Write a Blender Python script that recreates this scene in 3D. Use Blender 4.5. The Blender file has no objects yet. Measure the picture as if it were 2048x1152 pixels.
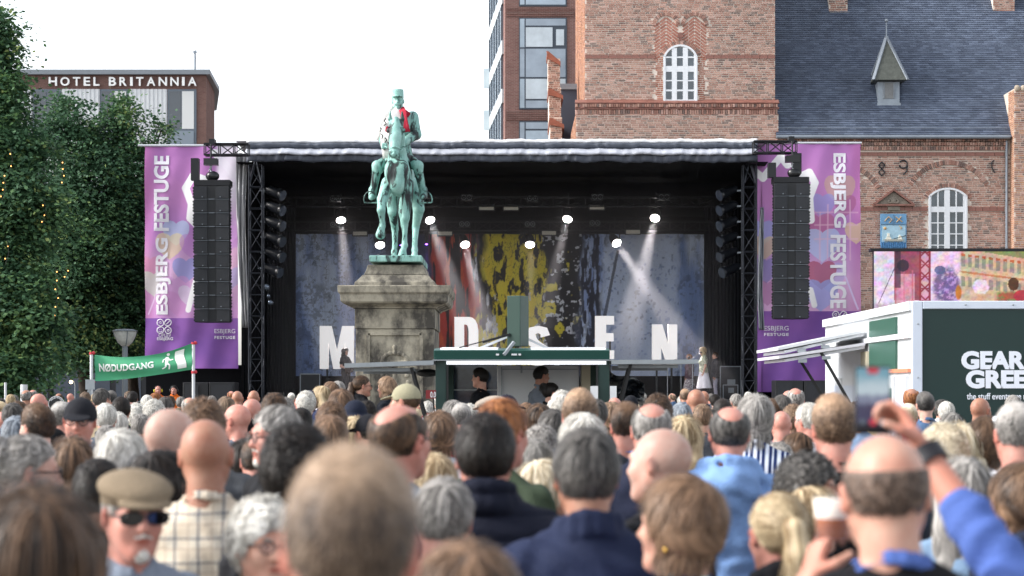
import bpy, bmesh, math, random
import numpy as np
from mathutils import Vector, Matrix, Euler

random.seed(7)
RNG = np.random.default_rng(11)
R = math.radians
SC = bpy.context.scene
COL = SC.collection

# ------------------------------------------------------------------ camera, sky, sun, exposure
F = 70.0 / 36.0 * 2048.0          # focal length in pixels of the 2048-wide picture
HOR, CAMZ = 775.0, 1.87           # row of the horizon, height of the camera
cam_d = bpy.data.cameras.new('camera')
cam_d.lens = 70; cam_d.sensor_width = 36; cam_d.shift_y = (HOR - 576.0) / 2048.0
cam_d.clip_start = 0.1; cam_d.clip_end = 2000
cam_d.dof.use_dof = True; cam_d.dof.focus_distance = 42.0; cam_d.dof.aperture_fstop = 4.0
cam = bpy.data.objects.new('camera', cam_d); COL.objects.link(cam)
cam.location = (0, 0, CAMZ); cam.rotation_euler = (R(90), 0, 0)
SC.camera = cam

SUN_EL, SUN_AZ = 36.0, -97.0       # azimuth from +Y towards +X; the sun stands to the left, a little on the camera's side
world = bpy.data.worlds.new('World'); SC.world = world; world.use_nodes = True
nt = world.node_tree; nt.nodes.clear()
sky = nt.nodes.new('ShaderNodeTexSky'); sky.sky_type = 'NISHITA'; sky.sun_disc = False
sky.sun_elevation = R(SUN_EL); sky.sun_rotation = R(SUN_AZ); sky.dust_density = 2.0; sky.air_density = 1.0; sky.ozone_density = 1.0
hsv = nt.nodes.new('ShaderNodeHueSaturation'); hsv.inputs['Saturation'].default_value = 0.28; hsv.inputs['Value'].default_value = 1.0
bg = nt.nodes.new('ShaderNodeBackground'); bg.inputs['Strength'].default_value = 0.15
wo = nt.nodes.new('ShaderNodeOutputWorld')
nt.links.new(sky.outputs[0], hsv.inputs['Color']); nt.links.new(hsv.outputs[0], bg.inputs[0]); nt.links.new(bg.outputs[0], wo.inputs[0])
sun_d = bpy.data.lights.new('sun', 'SUN'); sun_d.energy = 1.5; sun_d.angle = R(14); sun_d.color = (1, .96, .91)
sun = bpy.data.objects.new('sun', sun_d); COL.objects.link(sun)
_sd = Vector((math.sin(R(SUN_AZ)) * math.cos(R(SUN_EL)), math.cos(R(SUN_AZ)) * math.cos(R(SUN_EL)), math.sin(R(SUN_EL))))
sun.rotation_euler = _sd.to_track_quat('Z', 'Y').to_euler()
vs = SC.view_settings; SC.display_settings.display_device = 'sRGB'
vs.view_transform = 'Standard'; vs.look = 'None'; vs.gamma = 1; vs.use_curve_mapping = False
vs.exposure = 1.32
SC.render.engine = 'CYCLES'
cy = SC.cycles
cy.use_denoising = True
try: cy.denoiser = 'OPENIMAGEDENOISE'
except Exception: pass
cy.max_bounces = 6; cy.diffuse_bounces = 3; cy.glossy_bounces = 3; cy.transmission_bounces = 4; cy.transparent_max_bounces = 8
cy.volume_bounces = 0; cy.sample_clamp_indirect = 4.0; cy.caustics_reflective = False; cy.caustics_refractive = False

# ------------------------------------------------------------------ helpers
def at(px, py, Y):                 # a point at depth Y that the photograph shows at column px, row py
    return Vector(((px - 1024.0) * Y / F, Y, CAMZ + (HOR - py) * Y / F))
def AX(px, Y): return (px - 1024.0) * Y / F
def AZ(py, Y): return CAMZ + (HOR - py) * Y / F

def lin(c):
    if isinstance(c, str):
        c = c.lstrip('#'); c = [int(c[i:i+2], 16) / 255 for i in (0, 2, 4)]
        c = [x / 12.92 if x <= .04045 else ((x + .055) / 1.055) ** 2.4 for x in c]
    return tuple(c[:3]) + (1.0,)

_M = {}
def mat(name, color, rough=.6, metal=0.0, noise=0.0, scale=6.0, bump=0.0, bscale=None, color2=None, ramp=(.32, .68), spec=.5, sss=0.0, emit=0.0, alpha=None, stretch=None, coat=0.0):
    """Principled material with mottled colour and fine relief."""
    if name in _M: return _M[name]
    m = bpy.data.materials.new(name); m.use_nodes = True; t = m.node_tree; n = t.nodes; L = t.links
    b = n['Principled BSDF']
    c1 = lin(color)
    b.inputs['Roughness'].default_value = rough; b.inputs['Metallic'].default_value = metal
    b.inputs['Specular IOR Level'].default_value = spec; b.inputs['Base Color'].default_value = c1
    if coat: b.inputs['Coat Weight'].default_value = coat
    if sss:
        b.inputs['Subsurface Weight'].default_value = sss; b.inputs['Subsurface Radius'].default_value = (1, .35, .2); b.inputs['Subsurface Scale'].default_value = .012
    if emit:
        b.inputs['Emission Color'].default_value = c1; b.inputs['Emission Strength'].default_value = emit
    tc = None
    if noise or bump:
        tc = n.new('ShaderNodeTexCoord'); mp = n.new('ShaderNodeMapping'); L.new(tc.outputs['Object'], mp.inputs[0])
        if stretch: mp.inputs['Scale'].default_value = stretch
    if noise:
        nz = n.new('ShaderNodeTexNoise'); nz.inputs['Scale'].default_value = scale; nz.inputs['Detail'].default_value = 6; nz.inputs['Roughness'].default_value = .65
        L.new(mp.outputs[0], nz.inputs['Vector'])
        rp = n.new('ShaderNodeValToRGB'); rp.color_ramp.elements[0].position = ramp[0]; rp.color_ramp.elements[1].position = ramp[1]
        c2 = lin(color2) if color2 is not None else tuple(x * (1 - noise) for x in c1[:3]) + (1,)
        rp.color_ramp.elements[0].color = c2; rp.color_ramp.elements[1].color = c1
        L.new(nz.outputs['Fac'], rp.inputs[0]); L.new(rp.outputs[0], b.inputs['Base Color'])
    if bump:
        nb = n.new('ShaderNodeTexNoise'); nb.inputs['Scale'].default_value = bscale or scale * 4; nb.inputs['Detail'].default_value = 4
        L.new(mp.outputs[0], nb.inputs['Vector'])
        bp = n.new('ShaderNodeBump'); bp.inputs['Strength'].default_value = bump; bp.inputs['Distance'].default_value = .02
        L.new(nb.outputs['Fac'], bp.inputs['Height']); L.new(bp.outputs[0], b.inputs['Normal'])
    _M[name] = m
    return m

def attr_mat(name, attr='col', rough=.7, emit=0.0, bump=0.0, bscale=20, spec=.3, stain=0.0):
    """Material that takes its colour from a colour attribute (a flat print, a row of differing bricks)."""
    if name in _M: return _M[name]
    m = bpy.data.materials.new(name); m.use_nodes = True; t = m.node_tree; n = t.nodes; L = t.links
    b = n['Principled BSDF']; b.inputs['Roughness'].default_value = rough; b.inputs['Specular IOR Level'].default_value = spec
    a = n.new('ShaderNodeAttribute'); a.attribute_name = attr
    if emit:
        b.inputs['Base Color'].default_value = (.01, .01, .01, 1)
        L.new(a.outputs['Color'], b.inputs['Emission Color']); b.inputs['Emission Strength'].default_value = emit
    elif stain:      # soot and rain marks over the single pieces
        tc_ = n.new('ShaderNodeTexCoord'); mp_ = n.new('ShaderNodeMapping'); mp_.inputs['Scale'].default_value = (1, 1, .35); L.new(tc_.outputs['Object'], mp_.inputs[0])
        ns_ = n.new('ShaderNodeTexNoise'); ns_.inputs['Scale'].default_value = .8; ns_.inputs['Detail'].default_value = 7; ns_.inputs['Roughness'].default_value = .65; L.new(mp_.outputs[0], ns_.inputs['Vector'])
        mr_ = n.new('ShaderNodeMapRange'); mr_.inputs[1].default_value = .3; mr_.inputs[2].default_value = .7; mr_.inputs[3].default_value = 1 - stain; mr_.inputs[4].default_value = 1 + stain*.4; L.new(ns_.outputs['Fac'], mr_.inputs[0])
        mx_ = n.new('ShaderNodeMix'); mx_.data_type = 'RGBA'; mx_.blend_type = 'MULTIPLY'; mx_.inputs['Factor'].default_value = 1; L.new(a.outputs['Color'], mx_.inputs['A']); L.new(mr_.outputs[0], mx_.inputs['B']); L.new(mx_.outputs['Result'], b.inputs['Base Color'])
    else: L.new(a.outputs['Color'], b.inputs['Base Color'])
    if bump:
        tc = n.new('ShaderNodeTexCoord'); nb = n.new('ShaderNodeTexNoise'); nb.inputs['Scale'].default_value = bscale; nb.inputs['Detail'].default_value = 4
        L.new(tc.outputs['Object'], nb.inputs['Vector'])
        bp = n.new('ShaderNodeBump'); bp.inputs['Strength'].default_value = bump; bp.inputs['Distance'].default_value = .02
        L.new(nb.outputs['Fac'], bp.inputs['Height']); L.new(bp.outputs[0], b.inputs['Normal'])
    _M[name] = m
    return m

def glass_mat(name, color, rough=.08):
    return mat(name, color, rough=rough, spec=.9, noise=.35, scale=.6)

def mesh_np(name, V, Q, smooth=False, attrs=None, fattrs=None):
    """Mesh from numpy arrays; Q is (n,3) or (n,4)."""
    V = np.asarray(V, dtype=np.float32).reshape(-1, 3); Q = np.asarray(Q, dtype=np.int32)
    me = bpy.data.meshes.new(name); k = Q.shape[1]
    me.vertices.add(len(V)); me.vertices.foreach_set('co', V.ravel())
    me.loops.add(Q.size); me.loops.foreach_set('vertex_index', Q.ravel())
    me.polygons.add(len(Q)); me.polygons.foreach_set('loop_start', np.arange(0, Q.size, k, dtype=np.int32))
    me.polygons.foreach_set('loop_total', np.full(len(Q), k, dtype=np.int32))
    me.polygons.foreach_set('use_smooth', np.full(len(Q), bool(smooth)))
    me.update(calc_edges=True)
    for nm, a in (attrs or {}).items():
        a = np.asarray(a, dtype=np.float32)
        if a.ndim == 1:
            at_ = me.attributes.new(nm, 'FLOAT', 'POINT'); at_.data.foreach_set('value', a)
        else:
            at_ = me.attributes.new(nm, 'FLOAT_COLOR', 'POINT')
            if a.shape[1] == 3: a = np.concatenate([a, np.ones((len(a), 1), np.float32)], 1)
            at_.data.foreach_set('color', a.ravel())
    for nm, a in (fattrs or {}).items():
        a = np.asarray(a, dtype=np.float32); at_ = me.attributes.new(nm, 'FLOAT_COLOR', 'FACE')
        if a.shape[1] == 3: a = np.concatenate([a, np.ones((len(a), 1), np.float32)], 1)
        at_.data.foreach_set('color', a.ravel())
    me.validate(clean_customdata=False)
    return me

def link(name, me, parent=None, material=None, loc=None, rot=None, own=False):
    o = bpy.data.objects.new(name, me); COL.objects.link(o)
    if parent is not None: o.parent = parent
    if loc is not None: o.location = loc
    if rot is not None: o.rotation_euler = rot
    if material is not None and me is not None:
        if own or len(me.materials) and me.materials[0] is not material:
            if not len(me.materials): me.materials.append(None)
            o.material_slots[0].link = 'OBJECT'; o.material_slots[0].material = material
        elif not len(me.materials): me.materials.append(material)
    return o

def tag(o, label=None, cat=None, group=None, kind=None):
    if label: o['label'] = label
    if cat: o['category'] = cat
    if group: o['group'] = group
    if kind: o['kind'] = kind
    return o

def thing(name, label, cat, loc=(0, 0, 0), rz=0, group=None):
    o = bpy.data.objects.new(name, None); COL.objects.link(o); o.empty_display_size = .2
    o.location = loc; o.rotation_euler = (0, 0, rz)
    return tag(o, label, cat, group)

class MB:
    """Collects shapes; build() links them as one mesh object."""
    def __init__(s): s.v = []; s.f = []; s.sm = []
    def add(s, v, f, smooth=False):
        b = len(s.v); s.v += [tuple(p) for p in v]; s.f += [tuple(i + b for i in q) for q in f]; s.sm += [smooth] * len(f); return s
    def box(s, x0, x1, y0, y1, z0, z1, M=None):
        v = [Vector(p) for p in ((x0,y0,z0),(x1,y0,z0),(x1,y1,z0),(x0,y1,z0),(x0,y0,z1),(x1,y0,z1),(x1,y1,z1),(x0,y1,z1))]
        if M is not None: v = [M @ p for p in v]
        return s.add(v, [(0,3,2,1),(4,5,6,7),(0,1,5,4),(1,2,6,5),(2,3,7,6),(3,0,4,7)])
    def bar(s, a, b, w, h=None, up=(0, 0, 1)):
        a, b = Vector(a), Vector(b); h = h or w; d = (b - a).normalized(); u = Vector(up)
        if abs(d.dot(u)) > .98: u = Vector((1, 0, 0))
        x = d.cross(u).normalized(); z = x.cross(d)
        v = []
        for p in (a, b):
            for sx, sz in ((-1,-1),(1,-1),(1,1),(-1,1)): v.append(p + x * sx * w / 2 + z * sz * h / 2)
        return s.add(v, [(0,1,2,3),(7,6,5,4),(0,4,5,1),(1,5,6,2),(2,6,7,3),(3,7,4,0)])
    def tube(s, pts, r, n=8, cap=True):
        pts = [Vector(p) for p in pts]; rs = r if isinstance(r, (list, tuple)) else [r] * len(pts); V = []; Fc = []
        d0 = (pts[1] - pts[0]).normalized(); u = Vector((0, 0, 1)) if abs(d0.z) < .9 else Vector((1, 0, 0)); x = d0.cross(u).normalized()
        for i, p in enumerate(pts):
            d = (pts[min(i+1, len(pts)-1)] - pts[max(i-1, 0)]).normalized(); x = (x - d * x.dot(d)).normalized(); y = d.cross(x)
            for k in range(n):
                a = 2 * math.pi * k / n; V.append(p + (x * math.cos(a) + y * math.sin(a)) * rs[i])
        for i in range(len(pts) - 1):
            for k in range(n): k2 = (k + 1) % n; Fc.append((i*n+k, i*n+k2, (i+1)*n+k2, (i+1)*n+k))
        s.add(V, Fc, True)
        if cap: s.add(V[:n], [tuple(range(n))[::-1]]); s.add(V[-n:], [tuple(range(n))])
        return s
    def prism(s, poly, a, b, axis='y'):
        """poly of 2D points; axis 'y': (x,z) pushed from y=a to b; 'z': (x,y); 'x': (y,z)"""
        f = {'y': lambda p, t: (p[0], t, p[1]), 'z': lambda p, t: (p[0], p[1], t), 'x': lambda p, t: (t, p[0], p[1])}[axis]
        n = len(poly); v = [f(p, a) for p in poly] + [f(p, b) for p in poly]
        return s.add(v, [tuple(range(n)), tuple(range(2*n-1, n-1, -1))] + [(i, n + i, n + (i+1) % n, (i+1) % n) for i in range(n)])
    def lathe(s, prof, n=24, c=(0, 0, 0), smooth=True):
        V = []; Fc = []
        for r, z in prof:
            for k in range(n): a = 2*math.pi*k/n; V.append((c[0] + r*math.cos(a), c[1] + r*math.sin(a), c[2] + z))
        for i in range(len(prof) - 1):
            for k in range(n): k2 = (k+1) % n; Fc.append((i*n+k, i*n+k2, (i+1)*n+k2, (i+1)*n+k))
        return s.add(V, Fc, smooth)
    def ball(s, c, r, n=12, m=8, sc=(1, 1, 1)):
        c = Vector(c); V = []; Fc = []
        for i in range(m + 1):
            t = math.pi * i / m
            for k in range(n): a = 2*math.pi*k/n; V.append(c + Vector((r*math.sin(t)*math.cos(a)*sc[0], r*math.sin(t)*math.sin(a)*sc[1], r*math.cos(t)*sc[2])))
        for i in range(m):
            for k in range(n): k2 = (k+1) % n; Fc.append((i*n+k, (i+1)*n+k, (i+1)*n+k2, i*n+k2))
        return s.add(V, Fc, True)
    def mesh(s, name):
        me = bpy.data.meshes.new(name); me.from_pydata([tuple(p) for p in s.v], [], s.f)
        me.polygons.foreach_set('use_smooth', s.sm)
        bm = bmesh.new(); bm.from_mesh(me); bmesh.ops.recalc_face_normals(bm, faces=bm.faces); bm.to_mesh(me); bm.free()
        return me
    def build(s, name, material, parent=None, bevel=0.0):
        o = link(name, s.mesh(name), parent, material)
        if bevel:
            md = o.modifiers.new('bevel', 'BEVEL'); md.width = bevel; md.segments = 2; md.limit_method = 'ANGLE'
        return o

def structure(o): o['kind'] = 'structure'; return o

# lettering: the font Blender carries, thickened by an outline offset
def text_mesh(s, bold=0.0, depth=.01, spacing=1.0, shear=0.0):
    cu = bpy.data.curves.new('lettering', 'FONT'); cu.body = s; cu.size = 1; cu.offset = bold; cu.extrude = depth; cu.space_character = spacing; cu.shear = shear; cu.resolution_u = 4
    cu.align_x = 'LEFT'
    o = bpy.data.objects.new('lettering', cu); COL.objects.link(o)
    dg = bpy.context.evaluated_depsgraph_get(); dg.update()
    me = bpy.data.meshes.new_from_object(o.evaluated_get(dg)); bpy.data.objects.remove(o); bpy.data.curves.remove(cu)
    return me
def lettering(name, s, O, U, W, width, height, material, parent=None, bold=0.0, depth=.004, spacing=1.0, warp=None):
    """Letters set so that the text's box has its lower left at O, runs along U for width and up along W for height."""
    me = text_mesh(s, bold, 1.0, spacing)
    n = len(me.vertices); co = np.empty(n * 3, np.float32); me.vertices.foreach_get('co', co); co = co.reshape(-1, 3)
    lo, hi = co.min(0), co.max(0)
    U = Vector(U).normalized(); W = Vector(W).normalized(); N = U.cross(W)
    u = (co[:, 0] - lo[0]) / (hi[0] - lo[0]) * width; w = (co[:, 1] - lo[1]) / (hi[1] - lo[1]) * height; d = np.sign(co[:, 2]) * depth
    P = np.array(O)[None] + u[:, None] * np.array(U)[None] + w[:, None] * np.array(W)[None] + d[:, None] * np.array(N)[None]
    if warp is not None: P = warp(P)
    me.vertices.foreach_set('co', P.astype(np.float32).ravel()); me.update()
    me.materials.clear()
    return link(name, me, parent, material)

# value noise for rasters and shapes
def vnoise(x, y, seed=0):
    g = np.random.default_rng(seed).random((64, 64)).astype(np.float32)
    xi = np.floor(x).astype(int); yi = np.floor(y).astype(int); fx = x - xi; fy = y - yi
    fx = fx*fx*(3-2*fx); fy = fy*fy*(3-2*fy); g_ = lambda a, b: g[a % 64, b % 64]
    return (g_(xi, yi)*(1-fx) + g_(xi+1, yi)*fx)*(1-fy) + (g_(xi, yi+1)*(1-fx) + g_(xi+1, yi+1)*fx)*fy
def fbm(x, y, seed=0, oct=5):
    s = 0; a = .5
    for i in range(oct): s = s + a * vnoise(x * 2**i, y * 2**i, seed + i * 13); a *= .5
    return s
def sstep(a, b, x): t = np.clip((x - a) / (b - a), 0, 1); return t*t*(3-2*t)
def raster_plane(name, img, O, U, W, width, height, material, parent=None, warp=None):
    """Grid whose points carry the colours of img (rows from the top)."""
    H, Wd = img.shape[:2]
    u = np.linspace(0, width, Wd); w = np.linspace(height, 0, H); uu, ww = np.meshgrid(u, w)
    U = np.array(Vector(U).normalized()); W = np.array(Vector(W).normalized())
    P = np.array(O)[None, None] + uu[..., None] * U + ww[..., None] * W
    P = P.reshape(-1, 3)
    if warp is not None: P = warp(P)
    i = np.arange(H*Wd).reshape(H, Wd); Q = np.stack([i[1:, :-1], i[1:, 1:], i[:-1, 1:], i[:-1, :-1]], -1).reshape(-1, 4)
    return link(name, mesh_np(name, P, Q, True, attrs={'col': img.reshape(-1, 3)}), parent, material)

# ------------------------------------------------------------------ implicit surfaces (bodies, statue, hair)
class Field:
    def __init__(s, lo, hi, h):
        s.lo = np.array(lo, float); s.h = h; s.n = np.ceil((np.array(hi) - s.lo) / h).astype(int) + 1
        s.a = np.full(s.n, 9.0, np.float32); s.ax = [s.lo[i] + np.arange(s.n[i]) * h for i in range(3)]
    def sub(s, lo, hi):
        i0 = np.clip(np.floor((np.array(lo) - s.lo) / s.h).astype(int), 0, s.n); i1 = np.clip(np.ceil((np.array(hi) - s.lo) / s.h).astype(int) + 1, 0, s.n)
        sl = tuple(slice(a, b) for a, b in zip(i0, i1))
        X = s.ax[0][sl[0]][:, None, None]; Y = s.ax[1][sl[1]][None, :, None]; Z = s.ax[2][sl[2]][None, None, :]
        return sl, X, Y, Z
    def put(s, sl, d, k, op):
        a = s.a[sl]
        if op == 'add':
            if k > 0:
                h = np.clip(.5 + .5 * (a - d) / k, 0, 1); s.a[sl] = a + (d - a) * h - k * h * (1 - h)
            else: s.a[sl] = np.minimum(a, d)
        else:
            if k > 0:
                d = -d; h = np.clip(.5 - .5 * (a - d) / k, 0, 1); s.a[sl] = a + (d - a) * h + k * h * (1 - h)
            else: s.a[sl] = np.maximum(a, -d)
    def cone(s, a, ra, b, rb, k=.02, op='add', flat=None):
        """flat = (axis direction, factor): squash the section along that direction"""
        a = np.array(a, float); b = np.array(b, float); m = max(ra, rb) * (1.0 if flat is None else max(1, 1/flat[1])) + k + 4 * s.h
        sl, X, Y, Z = s.sub(np.minimum(a, b) - m, np.maximum(a, b) + m)
        if s.a[sl].size == 0: return s
        ab = b - a; L = max((ab**2).sum(), 1e-9)
        px, py, pz = X - a[0], Y - a[1], Z - a[2]
        t = np.clip((px*ab[0] + py*ab[1] + pz*ab[2]) / L, 0, 1)
        qx, qy, qz = px - t*ab[0], py - t*ab[1], pz - t*ab[2]
        if flat is not None:
            ux, uy, uz = np.array(flat[0]) / np.linalg.norm(flat[0]); c = (qx*ux + qy*uy + qz*uz) * (flat[1] - 1)
            qx, qy, qz = qx + c*ux, qy + c*uy, qz + c*uz
        d = np.sqrt(qx*qx + qy*qy + qz*qz) - (ra + (rb - ra) * t)
        s.put(sl, d.astype(np.float32), k, op); return s
    def chain(s, pts, k=.02, op='add'):
        for (a, ra), (b, rb) in zip(pts[:-1], pts[1:]): s.cone(a, ra, b, rb, k, op)
        return s
    def ell(s, c, r, k=.02, op='add', rot=None):
        c = np.array(c, float); r = np.array(r, float); m = (r.max() if rot is not None else r) + k + 4 * s.h
        sl, X, Y, Z = s.sub(c - m, c + m)
        if s.a[sl].size == 0: return s
        X, Y, Z = X - c[0], Y - c[1], Z - c[2]
        if rot is not None:
            Mx = np.array(Euler(rot).to_matrix()).T
            X, Y, Z = Mx[0,0]*X + Mx[0,1]*Y + Mx[0,2]*Z, Mx[1,0]*X + Mx[1,1]*Y + Mx[1,2]*Z, Mx[2,0]*X + Mx[2,1]*Y + Mx[2,2]*Z
        k0 = np.sqrt((X/r[0])**2 + (Y/r[1])**2 + (Z/r[2])**2); k1 = np.sqrt((X/r[0]**2)**2 + (Y/r[1]**2)**2 + (Z/r[2]**2)**2)
        d = k0 * (k0 - 1) / np.maximum(k1, 1e-6)
        s.put(sl, d.astype(np.float32), k, op); return s
    def grid(s): return s.ax[0][:, None, None], s.ax[1][None, :, None], s.ax[2][None, None, :]
    def keep(s, d, k=0.0):             # intersect with the region d < 0
        d = np.broadcast_to(d, s.a.shape)
        if k > 0: h = np.clip(.5 + .5 * (s.a - d) / k, 0, 1); s.a = (d + (s.a - d) * h + k * h * (1 - h)).astype(np.float32)
        else: s.a = np.maximum(s.a, d).astype(np.float32)
        return s
    def surface(s):
        a = s.a; ins = a < 0
        c = np.zeros(np.array(a.shape) - 1, np.int8)
        for i in (0, 1):
            for j in (0, 1):
                for k in (0, 1): c += ins[i:a.shape[0]-1+i, j:a.shape[1]-1+j, k:a.shape[2]-1+k]
        act = (c > 0) & (c < 8); I = np.argwhere(act); idx = np.full(act.shape, -1, np.int32); idx[act] = np.arange(len(I))
        corners = np.array([(i, j, k) for i in (0, 1) for j in (0, 1) for k in (0, 1)])
        val = np.stack([a[I[:, 0]+q[0], I[:, 1]+q[1], I[:, 2]+q[2]] for q in corners], 1)
        acc = np.zeros((len(I), 3)); cnt = np.zeros(len(I))
        for p in range(8):
            for q in range(p + 1, 8):
                if np.abs(corners[p] - corners[q]).sum() != 1: continue
                v0, v1 = val[:, p], val[:, q]; m = (v0 < 0) != (v1 < 0); t = np.where(m, v0 / np.where(m, v0 - v1, 1), 0)
                acc += m[:, None] * (corners[p] + t[:, None] * (corners[q] - corners[p])); cnt += m
        V = s.lo + (I + acc / np.maximum(cnt, 1)[:, None]) * s.h
        Qs = []
        for ax in range(3):
            e0 = [slice(1, -1)] * 3; e1 = [slice(1, -1)] * 3; e0[ax] = slice(0, -1); e1[ax] = slice(1, None)
            s0 = ins[tuple(e0)]; s1 = ins[tuple(e1)]; E = np.argwhere(s0 != s1); 
            if not len(E): continue
            fl = s0[tuple(E.T)]
            o = np.ones(3, int); o[ax] = 0; E = E + o
            u, w = [(1, 2), (2, 0), (0, 1)][ax]; du = np.zeros(3, int); du[u] = 1; dw = np.zeros(3, int); dw[w] = 1
            g = lambda A: idx[A[:, 0], A[:, 1], A[:, 2]]
            q = np.stack([g(E - du - dw), g(E - dw), g(E), g(E - du)], 1)
            q[~fl] = q[~fl][:, ::-1]; Qs.append(q)
        Q = np.concatenate(Qs); Q = Q[(Q >= 0).all(1)]
        return V, Q
    def mesh(s, name, smooth=True, warp=None):
        V, Q = s.surface()
        if warp is not None: V = warp(V)
        return mesh_np(name, V, Q, smooth)
# ================================================================== ground
def ground():
    m = mat('plaza_paving', '#8d8983', .85, noise=.35, scale=.8, bump=.3, bscale=9)
    t = m.node_tree; n = t.nodes; L = t.links; b = n['Principled BSDF']; src = b.inputs['Base Color'].links[0].from_socket
    tc = n.new('ShaderNodeTexCoord'); br = n.new('ShaderNodeTexBrick'); br.inputs['Scale'].default_value = 2.0; br.inputs['Mortar Size'].default_value = .02
    br.inputs['Color1'].default_value = (1, 1, 1, 1); br.inputs['Color2'].default_value = (.82, .82, .82, 1); br.inputs['Mortar'].default_value = (.45, .45, .45, 1)
    L.new(tc.outputs['Object'], br.inputs['Vector']); mx = n.new('ShaderNodeMix'); mx.data_type = 'RGBA'; mx.blend_type = 'MULTIPLY'; mx.inputs['Factor'].default_value = 1
    L.new(src, mx.inputs['A']); L.new(br.outputs['Color'], mx.inputs['B']); L.new(mx.outputs['Result'], b.inputs['Base Color'])
    g = MB().add([(-900, -60, 0), (900, -60, 0), (900, 1500, 0), (-900, 1500, 0)], [(0, 1, 2, 3)]).build('ground', m); structure(g)
ground()

# ================================================================== brickwork
def brick_tex(name, c1, c2, mortar, sc=1.0, rot=None):
    """Wall too far or too hidden for single bricks: coursed pattern with sunk joints."""
    if name in _M: return _M[name]
    m = bpy.data.materials.new(name); m.use_nodes = True; t = m.node_tree; n = t.nodes; L = t.links; b = n['Principled BSDF']; b.inputs['Roughness'].default_value = .9; b.inputs['Specular IOR Level'].default_value = .2
    tc = n.new('ShaderNodeTexCoord'); mp = n.new('ShaderNodeMapping'); mp.inputs['Rotation'].default_value = rot or (R(90), 0, 0); L.new(tc.outputs['Object'], mp.inputs[0])
    br = n.new('ShaderNodeTexBrick'); br.inputs['Scale'].default_value = 1; br.inputs['Brick Width'].default_value = .26*sc; br.inputs['Row Height'].default_value = .078*sc; br.inputs['Mortar Size'].default_value = .011*sc; br.inputs['Bias'].default_value = -.2
    br.inputs['Color1'].default_value = lin(c1); br.inputs['Color2'].default_value = lin(c2); br.inputs['Mortar'].default_value = lin(mortar)
    L.new(mp.outputs[0], br.inputs['Vector']); nz = n.new('ShaderNodeTexNoise'); nz.inputs['Scale'].default_value = 1.3; L.new(tc.outputs['Object'], nz.inputs['Vector'])
    mr = n.new('ShaderNodeMapRange'); mr.inputs[3].default_value = .75; mr.inputs[4].default_value = 1.2; L.new(nz.outputs['Fac'], mr.inputs[0])
    mx = n.new('ShaderNodeMix'); mx.data_type = 'RGBA'; mx.blend_type = 'MULTIPLY'; mx.inputs['Factor'].default_value = 1; L.new(br.outputs['Color'], mx.inputs['A']); L.new(mr.outputs[0], mx.inputs['B'])
    L.new(mx.outputs['Result'], b.inputs['Base Color'])
    bp = n.new('ShaderNodeBump'); bp.inputs['Strength'].default_value = .6; bp.inputs['Distance'].default_value = .02; bp.invert = True; L.new(br.outputs['Fac'], bp.inputs['Height']); L.new(bp.outputs[0], b.inputs['Normal'])
    _M[name] = m; return m
BRICKM = attr_mat('fired_brick', 'col', .9, bump=.35, bscale=30, spec=.15, stain=.3)
MORTAR = mat('lime_mortar', '#dccfc2', .95, noise=.2, scale=3)
PAL = np.array([lin(c)[:3] for c in ('#b48f81', '#ab8476', '#bc9788', '#a57d70', '#9b7569', '#b79486', '#8f776e', '#c09d91', '#a88072', '#7f6c66')])
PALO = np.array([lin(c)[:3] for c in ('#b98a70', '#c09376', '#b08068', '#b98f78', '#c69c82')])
def brick_boxes(rects, O, U, N, proud, pal, rng, wgt=None):
    """rects: (u, w, half-length, half-height, angle). Returns one mesh of five-sided bricks."""
    A = np.array(rects, float); n = len(A); U = np.array(Vector(U).normalized()); N = np.array(Vector(N).normalized()); Z = np.array((0, 0, 1.0)); O = np.array(O, float)
    cs, sn = np.cos(A[:, 4]), np.sin(A[:, 4]); V = np.zeros((n, 8, 3)); pr = proud * (.8 + .4 * rng.random(n))
    for i, (sx, sz, d) in enumerate(((-1,-1,0),(1,-1,0),(1,1,0),(-1,1,0),(-1,-1,1),(1,-1,1),(1,1,1),(-1,1,1))):
        a = sx * (A[:, 2] - (.003 if d else 0)); c = sz * (A[:, 3] - (.003 if d else 0)); u = A[:, 0] + a*cs - c*sn; w = A[:, 1] + a*sn + c*cs
        V[:, i] = O + u[:, None]*U + w[:, None]*Z + (d * pr)[:, None]*N
    q = np.array(((4,5,6,7),(0,1,5,4),(1,2,6,5),(2,3,7,6),(3,0,4,7))); Q = (np.arange(n)[:, None, None]*8 + q).reshape(-1, 4)
    if np.cross(U, Z) @ N < 0: Q = Q[:, ::-1]
    c = pal[rng.integers(0, len(pal), n)] * (.90 + .20 * rng.random(n))[:, None]
    return mesh_np('brickwork', V.reshape(-1, 3), Q, False, fattrs={'col': np.repeat(c, 5, 0)})
def brick_wall(parent, O, U, N, width, w0, w1, skip=None, pal=PAL, course=.0793, blen=.262, joint=.024, proud=.02, seed=1, name='brickwork'):
    rng = np.random.default_rng(seed); rects = []; w = w0; r = 0
    while w < w1 - .02:
        u = -(blen/2) * (r % 2) - .07 * ((r // 2) % 2); k = r % 3
        while u < width:
            ln = blen if k % 3 != 2 else blen * .5; k += 1
            a, b = max(u, 0), min(u + ln - joint, width)
            if b - a > .04 and not (skip and skip((a+b)/2, w + course/2, (b-a)/2)): rects.append(((a+b)/2, w + (course-joint)/2, (b-a)/2, (course-joint)/2, 0))
            u += ln
        w += course; r += 1
    o = link(name, brick_boxes(rects, O, U, N, proud, pal, rng), parent, BRICKM); o['kind'] = 'stuff'; return o
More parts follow.
